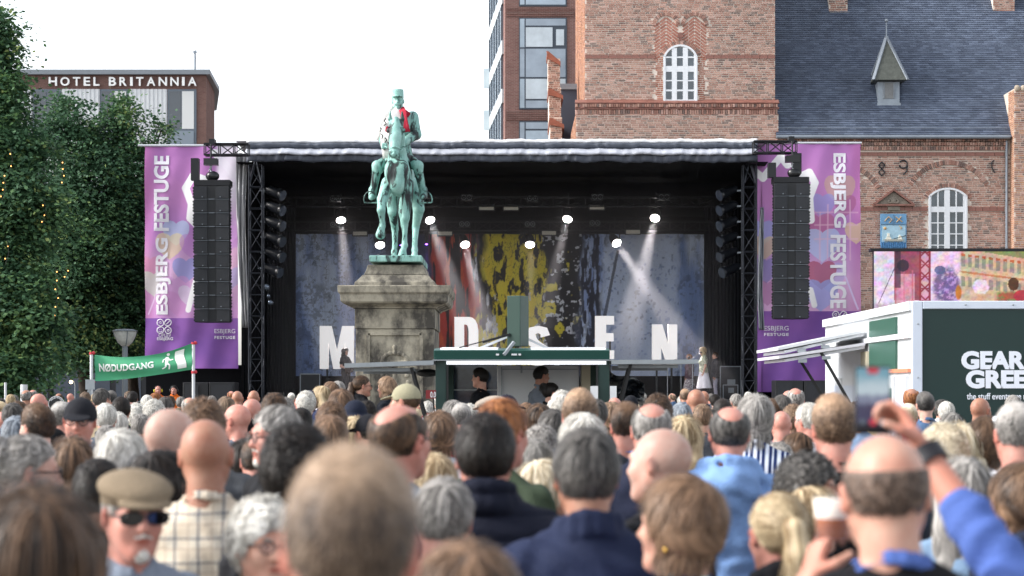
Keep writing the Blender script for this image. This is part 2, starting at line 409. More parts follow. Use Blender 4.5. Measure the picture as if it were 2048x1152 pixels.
def arch_ring(parent, O, cx, cz, r0, r1, a0, a1, n, proud=.05, pal=PAL, name='arch', seed=2):
    rects = []; rng = np.random.default_rng(seed)
    for i in range(n):
        a = a0 + (a1 - a0) * (i + .5) / n; rm = (r0 + r1)/2; rects.append((cx + rm*math.cos(a), cz + rm*math.sin(a), (r1-r0)/2, rm*abs(a1-a0)/n/2*.84, a))
    me = brick_boxes(rects, O, (1, 0, 0), (0, -1, 0), proud, pal, rng); o = link(name, me, parent, BRICKM); o['kind'] = 'stuff'; return o

# ================================================================== brick tower and hall behind the stage
YT = 77.0
def wx(px): return AX(px, YT)
def wz(py): return AZ(py, YT)
WHITEP = mat('white_window_paint', '#dfe2e6', .45, noise=.08, scale=9)
GLASSD = mat('old_window_glass', '#4d5862', .08, spec=.9, noise=.5, scale=1.2, color2='#2b3138')
TILE = mat('glazed_brick_tile', '#8f6155', .5, noise=.4, scale=5, bump=.2)
STONE = mat('carved_sandstone', '#8d8478', .9, noise=.35, scale=8, bump=.5)
IRON = mat('wrought_iron', '#33363c', .6, metal=.4, noise=.3)
ZINC = mat('zinc_sheet', '#8b949e', .45, metal=.35, noise=.25, scale=2)

def belt(parent, x0, x1, z0, z1, Y=YT, step=16, name='tile'):
    """A belt course of single tiles."""
    w = step * YT / F; n = max(1, round((x1 - x0) / w)); w = (x1 - x0) / n; me = MB().box(.006, w-.006, -.045, .0, 0, z1-z0-.008).mesh('tile')
    for i in range(n): link(name, me, parent, TILE, loc=(x0 + i*w, Y, z0))

def sash(parent, x0, x1, z0, zs, z1, cols, rows, label=None, Y=YT - .02, arch=True, deep=.06):
    """White window with an arched head: frame > panes, bars. zs = springing line, z1 = top of the arch; rows = pane bands from below."""
    cx = (x0 + x1) / 2; hw = (x1 - x0) / 2; ris = z1 - zs; rad = (hw*hw + ris*ris) / (2*ris); cz = z1 - rad
    def top(x, ins=0.0): return cz + math.sqrt(max((rad - ins)**2 - (x - cx)**2, 0)) if arch else z1 - ins
    N = 16; fw = .075; fr = MB()
    out = [(x0 + (x1-x0)*i/N, top(x0 + (x1-x0)*i/N)) for i in range(N + 1)]; inn = [(x0+fw + (x1-x0-2*fw)*i/N, top(x0+fw + (x1-x0-2*fw)*i/N, fw)) for i in range(N + 1)]
    def strip(P, Q):
        v = []; 
        for y in (Y - deep, Y):
            v += [(p[0], y, p[1]) for p in P] + [(q[0], y, q[1]) for q in Q]
        n = len(P); f = []
        for i in range(n - 1):
            f += [(i, i+1, n+i+1, n+i), (2*n+i, 3*n+i, 3*n+i+1, 2*n+i+1), (i, 2*n+i, 2*n+i+1, i+1), (n+i, n+i+1, 3*n+i+1, 3*n+i)]
        fr.add(v, f)
    strip(out, inn); fr.box(x0, x0+fw, Y-deep, Y, z0, out[0][1]); fr.box(x1-fw, x1, Y-deep, Y, z0, out[0][1]); fr.box(x0+fw, x1-fw, Y-deep, Y, z0, z0+fw)
    w = fr.build('window', WHITEP, parent)
    if label: w['label'] = label
    for (ca, cb) in cols:
        for (ra, rb) in rows:
            za, zb = ra, rb
            t = [(ca + (cb-ca)*i/4, min(zb, top(ca + (cb-ca)*i/4, fw + .03)) if rb >= rows[-1][1] - 1e-6 else zb) for i in range(5)]
            MB().prism([(ca, za), (cb, za)] + t[::-1], Y - deep*.35, Y - deep*.35 + .012).build('pane', GLASSD, w)
    # the solid timber between the panes
    b = MB(); yb0, yb1 = Y - deep*.8, Y - .004; xi0, xi1 = x0+fw, x1-fw
    edges = [xi0] + [e for c in cols for e in c] + [xi1]
    for a, c in zip(edges[::2], edges[1::2]):
        if c - a > .004: b.box(a, c, yb0, yb1, z0+fw, min(top(a, fw*.6), top(c, fw*.6)))
    zz = [z0+fw] + [e for r in rows for e in r]
    for (ca, cb) in cols:
        for a, c in zip(zz[::2], zz[1::2]):
            if c - a > .004: b.box(ca, cb, yb0 + .004, yb1, a, c)
    b.build('glazing_bars', WHITEP, w)
    return w

def tower():
    t = thing('brick_tower', 'square red brick tower with a white arched window, behind the stage', 'tower', (0, 0, 0))
    x0, x1 = wx(1170), wx(1550); zc = wz(217)
    bt = brick_tex('tower_side_brick', '#a06853', '#7a4c41', '#cdbcab')
    bts = brick_tex('tower_flank_brick', '#b9775a', '#a8623f', '#cdbcab', rot=(R(90), 0, R(90)))
    MB().box(x0, x1, YT, YT + 11, zc, wz(-190)).build('shaft', MORTAR, t)
    MB().box(wx(1152), wx(1556), YT - .10, YT + 11.5, 0, zc - .25).build('lower_shaft', MORTAR, t)
    # openings left free in the front brickwork
    nx0, nx1 = wx(1311), wx(1410)
    def skip(u, w, h):
        x = u + x0; z = w
        if wz(118) < z < wz(109.5): return True
        if nx0 - h*.4 < x < nx1 + h*.4 and wz(207) < z < wz(52): return True
        for c in (1332, 1389):
            if math.hypot(x - wx(c), z - wz(52)) < (wx(1361) - wx(1332)) + h*.1 and z >= wz(53): return True
        return False
    brick_wall(t, (x0, YT, 0), (1, 0, 0), (0, -1, 0), x1 - x0, wz(212), wz(-190), skip, seed=3)
    brick_wall(t, (wx(1152), YT - .10, 0), (1, 0, 0), (0, -1, 0), wx(1556) - wx(1152), wz(330), zc - .25, seed=4)
    # the flank; warm sunlight is put into its brick colours
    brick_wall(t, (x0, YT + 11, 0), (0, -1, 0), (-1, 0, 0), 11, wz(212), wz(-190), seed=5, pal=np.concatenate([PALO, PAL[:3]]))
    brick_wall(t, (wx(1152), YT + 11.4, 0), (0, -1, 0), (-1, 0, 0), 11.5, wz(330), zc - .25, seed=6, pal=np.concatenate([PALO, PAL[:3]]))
    MB().box(wx(1151), wx(1557), YT - .14, YT + 11.5, 0, wz(331)).build('plinth_wall', bt, t)
    # string course: two rows of upright bricks and a roll
    c0, c1 = wx(1150), wx(1557); rng = np.random.default_rng(8)
    n = int((c1 - c0) / .092)
    for k, (za, zb, pr) in enumerate(((-.25, -.04, .10), (.02, .16, .17))):
        rects = [(c0 + (i+.5)*.092, zc + (za+zb)/2, .039, (zb-za)/2 - .008, 0) for i in range(n)]
        o = link('upright_course', brick_boxes(rects, (0, YT, 0), (1, 0, 0), (0, -1, 0), pr + .03, PAL, rng), t, BRICKM); o['kind'] = 'stuff'
    MB().tube([(c0, YT - .12, zc - .01), (c1, YT - .12, zc - .01)], .055, 8).build('moulding', TILE, t)
    MB().prism([(YT, zc + .16), (YT - .2, zc + .16), (YT - .22, zc + .2), (YT, zc + .34)], c0, c1, 'x').build('string_course', TILE, t)
    MB().box(x0 - .2, x0, YT - .2, YT + 11, zc - .02, zc + .2).build('string_course', TILE, t)
    belt(t, x0, nx0 - .02, wz(117.5), wz(110)); belt(t, nx1 + .02, x1, wz(117.5), wz(110))
    # twin blind arches with herringbone filling
    r = wx(1361) - wx(1332) - .02
    for i, c in enumerate((1332, 1389)):
        arch_ring(t, (0, YT, 0), wx(c), wz(52), r - .15, r, R(2), R(178), 26, .07, seed=20 + i)
    rects = []; bl, bh = .15, .052
    for cpx in (1332, 1389):
        cx = wx(cpx); hw = wx(1361) - wx(1332) - .18
        z = wz(128)
        while z < wz(20):
            for s in (-1, 1):
                for k in (0, 1):
                    u = cx + s * (.115 + k * .23); ww = z - k * .0 + (.5 - k) * .0 - s*0 + (.115 + k*.23) * -.80
                    inside = abs(u - cx) < hw + .06 and (ww < wz(52) or math.hypot(u - cx, ww - wz(52)) < hw - .02) and math.hypot(u - wx(1360), ww - wz(125)) > wx(1399) - wx(1360) - .02 and ww > wz(120)
                    if inside: rects.append((u, ww, .135, .040, -s * R(38.7)))
            z += .128
    o = link('herringbone', brick_boxes(rects, (0, YT, 0), (1, 0, 0), (0, -1, 0), .012, np.array([lin('#a06e60')[:3], lin('#ab7a6b')[:3]]), rng), t, BRICKM); o['kind'] = 'stuff'
    MB().box(wx(1355), wx(1366), YT - .09, YT, wz(76), wz(66)).box(wx(1357), wx(1364), YT - .07, YT, wz(81), wz(76)).build('corbel', TILE, t)
    # jambs and window
    for a, b in ((1311, 1326), (1395, 1410)):
        brick_wall(t, (wx(a) + .005, YT, 0), (1, 0, 0), (0, -1, 0), wx(b) - wx(a) - .01, wz(207), wz(112), seed=a, proud=.012, pal=np.array([lin('#a87464')[:3], lin('#9a6857')[:3]]))
    cz = wz(89 + 39); arch_ring(t, (0, YT, 0), wx(1360.5), wz(125), wx(1395) - wx(1360) + .01, wx(1399) - wx(1360) + .10, R(22), R(158), 30, .05, seed=31)
    cols = [(wx(1331.5), wx(1343.5)), (wx(1353.5), wx(1365.5)), (wx(1375.5), wx(1387.5))]
    rows = [(wz(y1), wz(y0)) for y0, y1 in ((183, 199.5), (163, 179.5), (144, 160.5), (116.5, 132.5), (92, 113.5))]
    sash(t, wx(1326.5), wx(1394.5), wz(206), wz(113), wz(89.5), cols, rows, 'tall white arched tower window with fifteen panes')
    MB().box(wx(1322), wx(1399), YT - .12, YT, wz(209.5), wz(206.2)).build('sill', TILE, t)
tower()

def pediment_plaque(t):
    cx = wx(1786.5); pl = MB()
    MB().prism([(wx(1752), wz(409)), (wx(1821), wz(409)), (cx, wz(383))], YT - .05, YT).build('tympanum', STONE, t)
    tr = MB(); tr.bar((wx(1745), YT - .08, wz(410.5)), (wx(1828), YT - .08, wz(410.5)), .16, .07)
    tr.bar((wx(1747), YT - .08, wz(409)), (cx, YT - .08, wz(380)), .16, .075); tr.bar((wx(1826), YT - .081, wz(409)), (cx, YT - .081, wz(380)), .16, .075)
    tr.build('pediment_trim', TILE, t)
    f = Field((cx - .35, YT - .16, wz(411)), (cx + .35, YT, wz(388)), .012)
    for i in range(9):
        a = math.pi * i / 8; f.ell((cx + .19*math.cos(a), YT - .06, wz(404) + .14*math.sin(a)), (.045, .03, .045), .03)
    f.ell((cx, YT - .06, wz(402)), (.10, .04, .07), .03); f.cone((cx - .2, YT - .06, wz(406)), .03, (cx + .2, YT - .06, wz(406)), .03, .02)
    link('carved_crest', f.mesh('carved_crest'), t, STONE)
    MB().box(wx(1775), wx(1799), YT - .1, YT, wz(421), wz(413.5)).box(wx(1760), wx(1813), YT - .07, YT, wz(424.5), wz(421.5)).build('corbel_stone', STONE, t)

def ship_relief():
    t = thing('painted_relief', 'pale blue painted ship relief under a small brick pediment on the wall', 'relief', (0, 0, 0))
    x0, x1 = wx(1760), wx(1812); y = YT - .10
    BL = mat('relief_blue', '#6f9fc6', .7, noise=.25, scale=6); BP = mat('relief_pale_blue', '#a9cbdc', .7, noise=.2, scale=6); BD = mat('relief_sea_blue', '#4f86b8', .7, noise=.3, scale=9); CR_ = mat('relief_cream', '#e5e1d2', .7)
    OC = mat('relief_ochre', '#c7a06a', .7)
    MB().prism([(x0+.03, wz(495.5)), (x0+.18, wz(498)), (x1-.18, wz(498)), (x1-.03, wz(495.5)), (x1, wz(486)), (x1, wz(428)), (x0, wz(428)), (x0, wz(486))], y, YT - .032).build('board', BL, t)
    MB().box(x0+.05, x1-.04, y-.015, y, wz(485), wz(451)).build('sky_panel', BP, t)
    fr = MB(); fr.bar((x0, y-.012, wz(449)), (x1, y-.012, wz(449)), .03, .035); fr.bar(((x0+x1)/2, y-.012, wz(430)), ((x0+x1)/2, y-.012, wz(448)), .03, .03); fr.build('rails', mat('relief_grey_blue', '#5c7c95', .7), t)
    an = MB(); an.tube([(wx(1768), y-.02, wz(443)), (wx(1776), y-.02, wz(434)), (wx(1783), y-.02, wz(440)), (wx(1777), y-.02, wz(446))], .018, 6); an.tube([(wx(1790), y-.02, wz(434)), (wx(1803), y-.02, wz(444))], .018, 6); an.tube([(wx(1801), y-.02, wz(434)), (wx(1792), y-.02, wz(445))], .018, 6); an.build('emblems', OC, t)
    MB().ball((wx(1769), y-.02, wz(457)), .06, 10, 6, (1, .3, 1)).build('sun_disc', OC, t)
    MB().tube([(wx(1797), y-.02, wz(452)), (wx(1802), y-.02, wz(456)), (wx(1799), y-.02, wz(460))], [.01, .03, .01], 6).build('moon', OC, t)
    sea = MB()
    for i in range(14): a = x0 + (x1-x0)*i/14; sea.tube([(a+.035, y-.01, wz(496)), (a+.035, y-.012, wz(485)+.03*math.sin(i*1.9))], .036, 6)
    sea.build('waves', BD, t)
    sh = MB(); sh.prism([(wx(1766), wz(479)), (wx(1769), wz(483)), (wx(1803), wz(483)), (wx(1807), wz(479))], y-.06, y).build('hull', mat('relief_grey', '#a6a79c', .7), t)
    MB().prism([(wx(1770), wz(479)), (wx(1772), wz(474)), (wx(1779), wz(474)), (wx(1782), wz(479))], y-.05, y).build('superstructure', CR_, t); MB().box(wx(1773), wx(1778), y-.05, y, wz(473.5), wz(467)).build('funnel', CR_, t); MB().prism([(wx(1794), wz(479)), (wx(1797), wz(470)), (wx(1801), wz(472)), (wx(1803), wz(479))], y-.05, y).build('gun_house', CR_, t); MB().bar((wx(1786), y-.04, wz(478)), (wx(1811), y-.04, wz(471.5)), .02).build('gun_barrel', IRON, t)

SLATE = attr_mat('roof_slate', 'col', .62, bump=.3, bscale=14, spec=.35, stain=.28)
def slates(parent, P0, U, S, width, length, cw, ch, pal, seed=1, clip=None, name='slates'):
    """Lapped slates on a slope: P0 lower left, U along the eaves, S up the slope."""
    rng = np.random.default_rng(seed); U = np.array(Vector(U).normalized()); S = np.array(Vector(S).normalized()); N = np.cross(U, S); P0 = np.array(P0, float); V = []; Q = []; C = []; r = 0; s = 0.0
    while s < length:
        u = -cw/2 * (r % 2)
        while u < width:
            a, b = max(u, 0)+.002, min(u + cw, width)-.002
            if b - a > .03:
                if clip is None or clip((a+b)/2, s + ch/2):
                    t = .012 + .006*rng.random(); i = len(V); h1 = s + ch * 1.6; d = rng.random()*.006
                    for (uu, ss, nn) in ((a, s-d, t+.016), (b, s-d, t+.016), (b, h1, .002), (a, h1, .002), (a, s-d, .0), (b, s-d, .0)): V.append(P0 + uu*U + ss*S + nn*N)
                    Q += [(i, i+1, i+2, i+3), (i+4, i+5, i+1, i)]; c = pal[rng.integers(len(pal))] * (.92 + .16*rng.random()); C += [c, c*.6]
            u += cw
        s += ch; r += 1
    o = link(name, mesh_np(name, V, Q, False, fattrs={'col': np.array(C)}), parent, SLATE); o['kind'] = 'stuff'; return o
SPAL = np.array([lin(c)[:3] for c in ('#4f5869', '#555f71', '#4c5566', '#5a6476', '#485162', '#525c6d')])

def hall():
    t = thing('brick_hall', 'long red brick hall with a steep blue slate roof, right of the tower', 'building', (0, 0, 0))
    x0, x1 = wx(1550), wx(2230); ze = wz(277)
    MB().box(x0, x1, YT, YT + 9, 0, ze).build('wall', MORTAR, t)
    MB().box(x0 + .1, wx(1716), YT - .06, YT, 0, wz(290)).build('covered_wall', brick_tex('tower_side_brick', '#a06853', '#7a4c41', '#cdbcab'), t); MB().box(wx(1716), x1, YT - .06, YT, 0, wz(641)).build('wall_foot', brick_tex('tower_side_brick', '#a06853', '#7a4c41', '#cdbcab'), t)
    acx, acz, AR = wx(1897), wz(414), 93.3*YT/F
    def skip(u, w, h):
        x, z = u + x0, w
        if x < wx(1716): return True
        if wz(424) < z < wz(412.5): return True
        if wx(1855) - h*.5 < x < wx(1935) + h*.5 and z < wz(388): return True
        if math.hypot(x - wx(1895.5), z - wz(375) + 50.5*YT/F) < 58*YT/F + h*.1 and z > wz(390) and abs(x - wx(1895.5)) < wx(1940) - wx(1895.5): return True
        d = math.hypot(x - wx(1897), z - wz(414)); 
        if 84*YT/F - h*.2 < d < 94*YT/F + h*.1 and z > wz(368): return True
        d = math.hypot(x - wx(1678), z - wz(417))
        if 84*YT/F - h*.6 < d < 94*YT/F + h*.3 and z > wz(368): return True
        if wx(1747) < x < wx(1826) and wz(411) < z < wz(411) + (wz(380) - wz(411)) * (1 - abs(x - wx(1786.5)) / (wx(1826) - wx(1786.5))): return True
        if x > wx(2020): return True
        return False
    brick_wall(t, (x0, YT, 0), (1, 0, 0), (0, -1, 0), wx(2030) - x0, wz(640), wz(303.5), skip, seed=11)
    arch_ring(t, (0, YT, 0), wx(1897), wz(414), 84*YT/F, 93.5*YT/F, R(30), R(150), 46, .06, seed=12, name='relieving_arch')
    arch_ring(t, (0, YT, 0), wx(1678), wz(417), 84*YT/F, 93.5*YT/F, R(28), R(90), 24, .06, seed=13, name='relieving_arch')
    arch_ring(t, (0, YT, 0), wx(1895.5), wz(375) - 50.5*YT/F, 50.5*YT/F, 59*YT/F, R(33), R(147), 38, .055, seed=14, name='window_arch')
    belt(t, wx(1716), wx(1855), wz(422.5), wz(414)); belt(t, wx(1936), wx(2008), wz(422.5), wz(414)); belt(t, wx(1716), wx(2008), wz(312), wz(304), step=20)
    # cornice of corbelled bricks under the eaves
    rng = np.random.default_rng(15)
    for za, zb, pr in ((301, 293, .08), (292, 285, .13), (284, 278, .18)):
        n = int((wx(2012) - x0) / .10); rects = [(x0 + (i+.5)*.10, (wz(za)+wz(zb))/2, .042, (wz(zb)-wz(za))/2 - .008, 0) for i in range(n)]
        o = link('corbel_course', brick_boxes(rects, (0, YT, 0), (1, 0, 0), (0, -1, 0), pr, PAL, rng), t, BRICKM); o['kind'] = 'stuff'
    # window
    cols = [(wx(a), wx(b)) for a, b in ((1862, 1874), (1876.5, 1888), (1899, 1910.5), (1913, 1925.5))]
    rows = [(wz(y1), wz(y0)) for y0, y1 in ((515, 535), (491.5, 512), (469, 489.5), (447, 467), (424.5, 445), (379, 413.5))]
    sash(t, wx(1856.5), wx(1934), wz(560), wz(392), wz(375.5), cols, rows, 'white arched window with a drawn curtain')
    MB().box(wx(1915), wx(1925), YT - .03, YT - .02, wz(535), wz(385)).build('curtain', mat('net_curtain', '#aeb4bb', .8), t)
    pediment_plaque(t)
    # iron wall anchors in the shapes of numerals
    f = MB()
    for cz_ in (331, 345):
        f.bar((wx(1763), YT-.06, wz(cz_-7)), (wx(1769.5), YT-.06, wz(cz_)), .04); f.bar((wx(1769.5), YT-.06, wz(cz_)), (wx(1763), YT-.06, wz(cz_+7)), .04); f.bar((wx(1763), YT-.06, wz(cz_+7)), (wx(1756.5), YT-.06, wz(cz_)), .04); f.bar((wx(1756.5), YT-.06, wz(cz_)), (wx(1763), YT-.06, wz(cz_-7)), .04)
    f.build('iron_numeral', IRON, t)
    MB().tube([(wx(1806 + 8*math.cos(a)), YT-.06, wz(329 - 8*math.sin(a))) for a in np.linspace(R(-170), R(150), 14)] , .028, 6).tube([(wx(1814), YT-.06, wz(331)), (wx(1813), YT-.06, wz(342)), (wx(1806), YT-.06, wz(350))], .028, 6).build('iron_numeral', IRON, t)
    MB().tube([(wx(1987), YT-.06, wz(321)), (wx(1982), YT-.06, wz(326)), (wx(1984), YT-.06, wz(338)), (wx(1989), YT-.06, wz(346))], .025, 6).build('iron_numeral', IRON, t)
    # roof
    dY = 4.6; zr = AZ(4, YT + dY); S = Vector((0, dY, zr - ze)); xr0 = wx(1551); xr1 = wx(2230)
    rf = MB().prism([(YT - .25, ze + .02), (YT + dY, zr), (YT + 2*dY + .2, ze + .02)], xr0, xr1, 'x').build('roof', mat('roof_underlay', '#3d4654', .8), t)
    slates(rf, (xr0, YT - .25, ze + .02), (1, 0, 0), S, xr1 - xr0, S.length + .15, .25, .118, SPAL, 21)
    MB().tube([(xr0, YT - .33, ze + .02), (wx(2016), YT - .33, ze + .02)], .075, 10).build('gutter', ZINC, t)
    MB().box(xr0, xr1, YT + dY - .12, YT + dY + .12, zr - .02, zr + .06).build('ridge_cap', ZINC, rf)
    gd = MB(); gd.tube([(xr0, YT - .05, ze + .40), (wx(2014), YT - .05, ze + .40)], .012, 5)
    for p in range(1575, 2010, 68): gd.bar((wx(p), YT - .05, ze + .40), (wx(p), YT + .05, ze + .2), .02)
    gd.build('snow_guard', ZINC, rf)
    MB().tube([(wx(2012), YT - .12, ze - .1), (wx(2012), YT - .12, wz(620))], .055, 10).build('downpipe', ZINC, t)
    # chimneys on the slope
    for a, b, lo in ((1658, 1695, 30), (1986, 2029, 32)):
        yc = YT + dY*.86; c = MB().box(AX(a, yc), AX(b, yc), yc, yc + 1.0, AZ(lo + 6, yc), AZ(-60, yc)).build('chimney', MORTAR, rf)
        brick_wall(c, (AX(a, yc), yc, 0), (1, 0, 0), (0, -1, 0), AX(b, yc) - AX(a, yc), AZ(lo - 6, yc), AZ(-60, yc), seed=a)
        MB().box(AX(a+1, yc) , AX(b+3, yc), yc - .06, yc + .4, AZ(lo + 4, yc), AZ(lo - 6, yc)).build('flashing', mat('lead_flashing', '#a9a59c', .6, noise=.3), c)
    # dormer turret with a pointed slate hat
    yd = YT + 1.1; q = lambda px, py: (AX(px, yd), AZ(py, yd)); d = MB()
    DZ = mat('dormer_grey_paint', '#8f99a3', .6, noise=.2, scale=5)
    cx = AX(1775, yd)
    MB().box(AX(1753, yd), AX(1796, yd), yd - .32, yd + .6, AZ(209, yd), AZ(166, yd)).build('dormer', DZ, rf)
    dm = MB().box(AX(1751.5, yd), AX(1798, yd), yd - .36, yd + .5, AZ(213.5, yd), AZ(208.5, yd)).build('dormer_sill', DZ, rf)
    MB().box(AX(1763, yd), AX(1786, yd), yd - .335, yd - .30, AZ(199.5, yd), AZ(168, yd)).build('dormer_window', mat('dusty_dormer_pane', '#7d7f80', .35, noise=.4, scale=4), rf)
    for px in (1764.5, 1784.5): MB().bar((AX(px, yd), yd - .35, AZ(199, yd)), (AX(px, yd), yd - .35, AZ(168, yd)), .03).build('dormer_frame', DZ, rf)
    apex = Vector((cx - .02, yd + .12, AZ(72, yd))); zb = AZ(164, yd); base = [Vector((AX(1741, yd), yd - .60, zb)), Vector((AX(1810, yd), yd - .60, zb)), Vector((AX(1806, yd), yd + .8, zb)), Vector((AX(1745, yd), yd + .8, zb))]
    MB().add([apex] + base, [(0, 1, 2), (0, 2, 3), (0, 3, 4), (0, 4, 1), (4, 3, 2, 1)]).build('pointed_roof', mat('mossy_slate', '#5f635d', .85, noise=.4, scale=6, bump=.5, bscale=12), rf)
    hp = MB()
    for b in base: hp.bar(b, apex, .13, .05)
    hp.build('hip_flashing', ZINC, rf)
    MB().tube([(apex.x, apex.y, apex.z - .1), (apex.x, apex.y, AZ(42, yd))], [.035, .018], 8).ball((apex.x, apex.y, AZ(40, yd)), .075, 10, 8).build('finial', ZINC, rf)
    # brick pier at the right edge
    p = MB().box(wx(2021), wx(2230), YT - .55, YT + 4, 0, wz(182)).build('pier', MORTAR, t)
    brick_wall(p, (wx(2021), YT - .55, 0), (1, 0, 0), (0, -1, 0), wx(2230) - wx(2021), wz(640), wz(182), seed=41, pal=np.concatenate([PALO, PAL]))
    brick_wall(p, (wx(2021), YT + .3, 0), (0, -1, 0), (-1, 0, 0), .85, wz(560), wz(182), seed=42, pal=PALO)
    sc = MB()
    for i in range(8): sc.ball((wx(2021) + .12 + i*.24, YT - .55, wz(181)), .12, 10, 6, (1, .6, 1.1))
    sc.build('scalloped_coping', mat('coping_stone', '#b3a593', .9, noise=.3), p)
hall(); ship_relief()

# ================================================================== modern block and stepped gable, left of the tower
def modern_block():
    t = thing('office_building', 'modern red brick block with large grey framed windows, left of the brick tower', 'building', (0, 0, 0))
    Y = 100.0; q = lambda px, py: (AX(px, Y), AZ(py, Y))
    bm_ = brick_tex('modern_brick', '#83605a', '#704e49', '#8d7a74', .9)
    xa, xb = AX(1010, Y), AX(1175, Y); far = Vector((AX(981, 112), 112, 0)); zt = AZ(-160, Y)
    MB().prism([(xa, Y), (xb, Y), (xb, Y + 16), (far.x + 1.5, Y + 28), (far.x, far.y)], 0, zt, 'z').build('wall', bm_, t)
    FR = mat('grey_aluminium', '#434b55', .45, metal=.3); GL = glass_mat('sky_glass', '#a3b4c3'); GL2 = glass_mat('pale_sky_glass', '#c3ced6'); GL3 = glass_mat('frosted_glass', '#93a1b0')
    def win(py0, py1, rows):
        w = MB(); x0, x1 = AX(1038, Y), AX(1133.5, Y)
        w.box(x0, x1, Y - .04, Y + .1, AZ(py1, Y), AZ(py0, Y)); o = w.build('window', FR, t)
        for (a, b, c, d, g) in rows: MB().box(AX(a, Y), AX(b, Y), Y - .06, Y - .045, AZ(d, Y), AZ(c, Y)).build('pane', g, o)
        return o
    win(35.5, 219, [(1040, 1049, 38, 95, GL), (1040, 1049, 98, 154, GL3), (1040, 1049, 158, 216, GL), (1051.5, 1131, 38, 51.5, GL3), (1051.5, 1105, 55, 94, GL2), (1112, 1128, 59, 91, GL2), (1051.5, 1131, 98, 154.5, GL3), (1051.5, 1131, 158, 198, GL2), (1051.5, 1131, 201.5, 216, GL3)])
    win(-120, 13, [(1040, 1049, -116, 9.5, GL), (1051.5, 1131, -116, -30, GL2), (1051.5, 1131, -26, 9.5, GL)])
    win(242, 430, [(1040, 1049, 245, 300, GL3), (1051.5, 1131, 245, 258, GL3), (1051.5, 1131, 261.5, 330, GL)])
    for y0, y1 in ((15, 34), (221, 241)):
        rb = MB()
        for k in range(5): py = y0 + (y1 - y0) * (k + .5) / 5; rb.box(AX(1012, Y), AX(1148, Y), Y - .05, Y, AZ(py, Y) - .02, AZ(py, Y) + .03)
        rb.build('ribbed_band', bm_, t)
    # the receding glazed flank
    A = Vector((xa, Y, 0)); d = far - A; n = Vector((-d.y, d.x, 0)).normalized(); L = d.length; d.normalize(); 
    if n.x > 0: n = -n
    M = Matrix.Translation(A) @ Matrix(((d.x, n.x, 0, 0), (d.y, n.y, 0, 0), (0, 0, 1, 0), (0, 0, 0, 1)))
    g = MB(); zs = [AZ(p, Y) for p in (300, 190, 92, -10, -112, -160)]
    panel = mat('pale_panel', '#b9c2c6', .5, noise=.15)
    for z0, z1 in zip(zs[:-1], zs[1:]):
        MB().box(1.3, L - .4, .0, .06, z0 + .5, z1 - .25, M).build('window_strip', GL, t)
        MB().box(.9, L, .0, .10, z0 - .25, z0 + .45, M).build('spandrel', panel, t)
        fr = MB()
        for k in np.linspace(1.3, L - .4, 6): fr.box(k - .05, k + .05, .061, .12, z0 + .5, z1 - .25, M)
        fr.build('mullions', FR, t)
    for z in (AZ(150, 110), AZ(225, 108)): MB().box(L - .5, L - .45, .1, .42, z - .5, z + .6, M).build('opened_casement', mat('thin_glass', '#cfd9dc', .2), t)
modern_block()

def stepped_gable():
    t = thing('stepped_gable', 'narrow stepped brick gable with tile caps, left of the tower', 'gable', (0, 0, 0))
    Y = 83.0; steps = [(1096, 1120, 112, 178), (1098, 1122, 178, 238), (1100, 1124, 238, 320)]
    bw = [(1093.5, 1121, 103, 132), (1096, 1126, 176, 200), (1098, 1128, 236, 258)]
    cap = mat('tile_cap', '#9a5f4c', .8, noise=.3)
    for i, (a, b, y0, y1) in enumerate(steps):
        x0, x1 = AX(a, Y), AX(b, Y)
        if i == 0: y0 = 120
        o = MB().box(x0, x1, Y - i*.02, Y + 1.2 + i, AZ(y1, Y), AZ(y0 - 3, Y)).build('step', MORTAR, t)
        brick_wall(o, (x0, Y - i*.02, 0), (1, 0, 0), (0, -1, 0), x1 - x0, AZ(y1, Y), AZ(y0, Y), seed=50 + i, blen=.22, pal=PAL)
        p, q, ya, yb = bw[i]
        MB().prism([(AX(p, Y), AZ(ya + 6, Y)), (AX(p + 3, Y), AZ(ya, Y)), (AX(q, Y), AZ(yb - 8, Y)), (AX(q, Y), AZ(yb, Y)), (AX(q - 5, Y), AZ(yb - 3, Y)), (AX(p, Y), AZ(ya + 14, Y))], Y - .12 - i*.02, Y + 1.25 + i).build('tile_cap', cap, t)
    MB().tube([(AX(1095, Y), Y + .1, AZ(106, Y)), (AX(1094, Y), Y + .1, AZ(101, Y))], .03, 6).build('finial', cap, t)
    w = MB().box(AX(1121, 86), AX(1160, 86), 86, 92, 0, AZ(170, 86)).build('slated_wall', mat('wall_underlay', '#414a5a', .8), t)
    slates(w, (AX(1121, 86), 86, AZ(330, 86)), (1, 0, 0), (0, .04, 1), AX(1160, 86) - AX(1121, 86), AZ(180, 86) - AZ(330, 86), .34, .2, SPAL, 60)
    MB().box(AX(1120, 86), AX(1161, 86), 85.9, 92, AZ(179, 86), AZ(168, 86)).build('zinc_edge', ZINC, t)
stepped_gable()

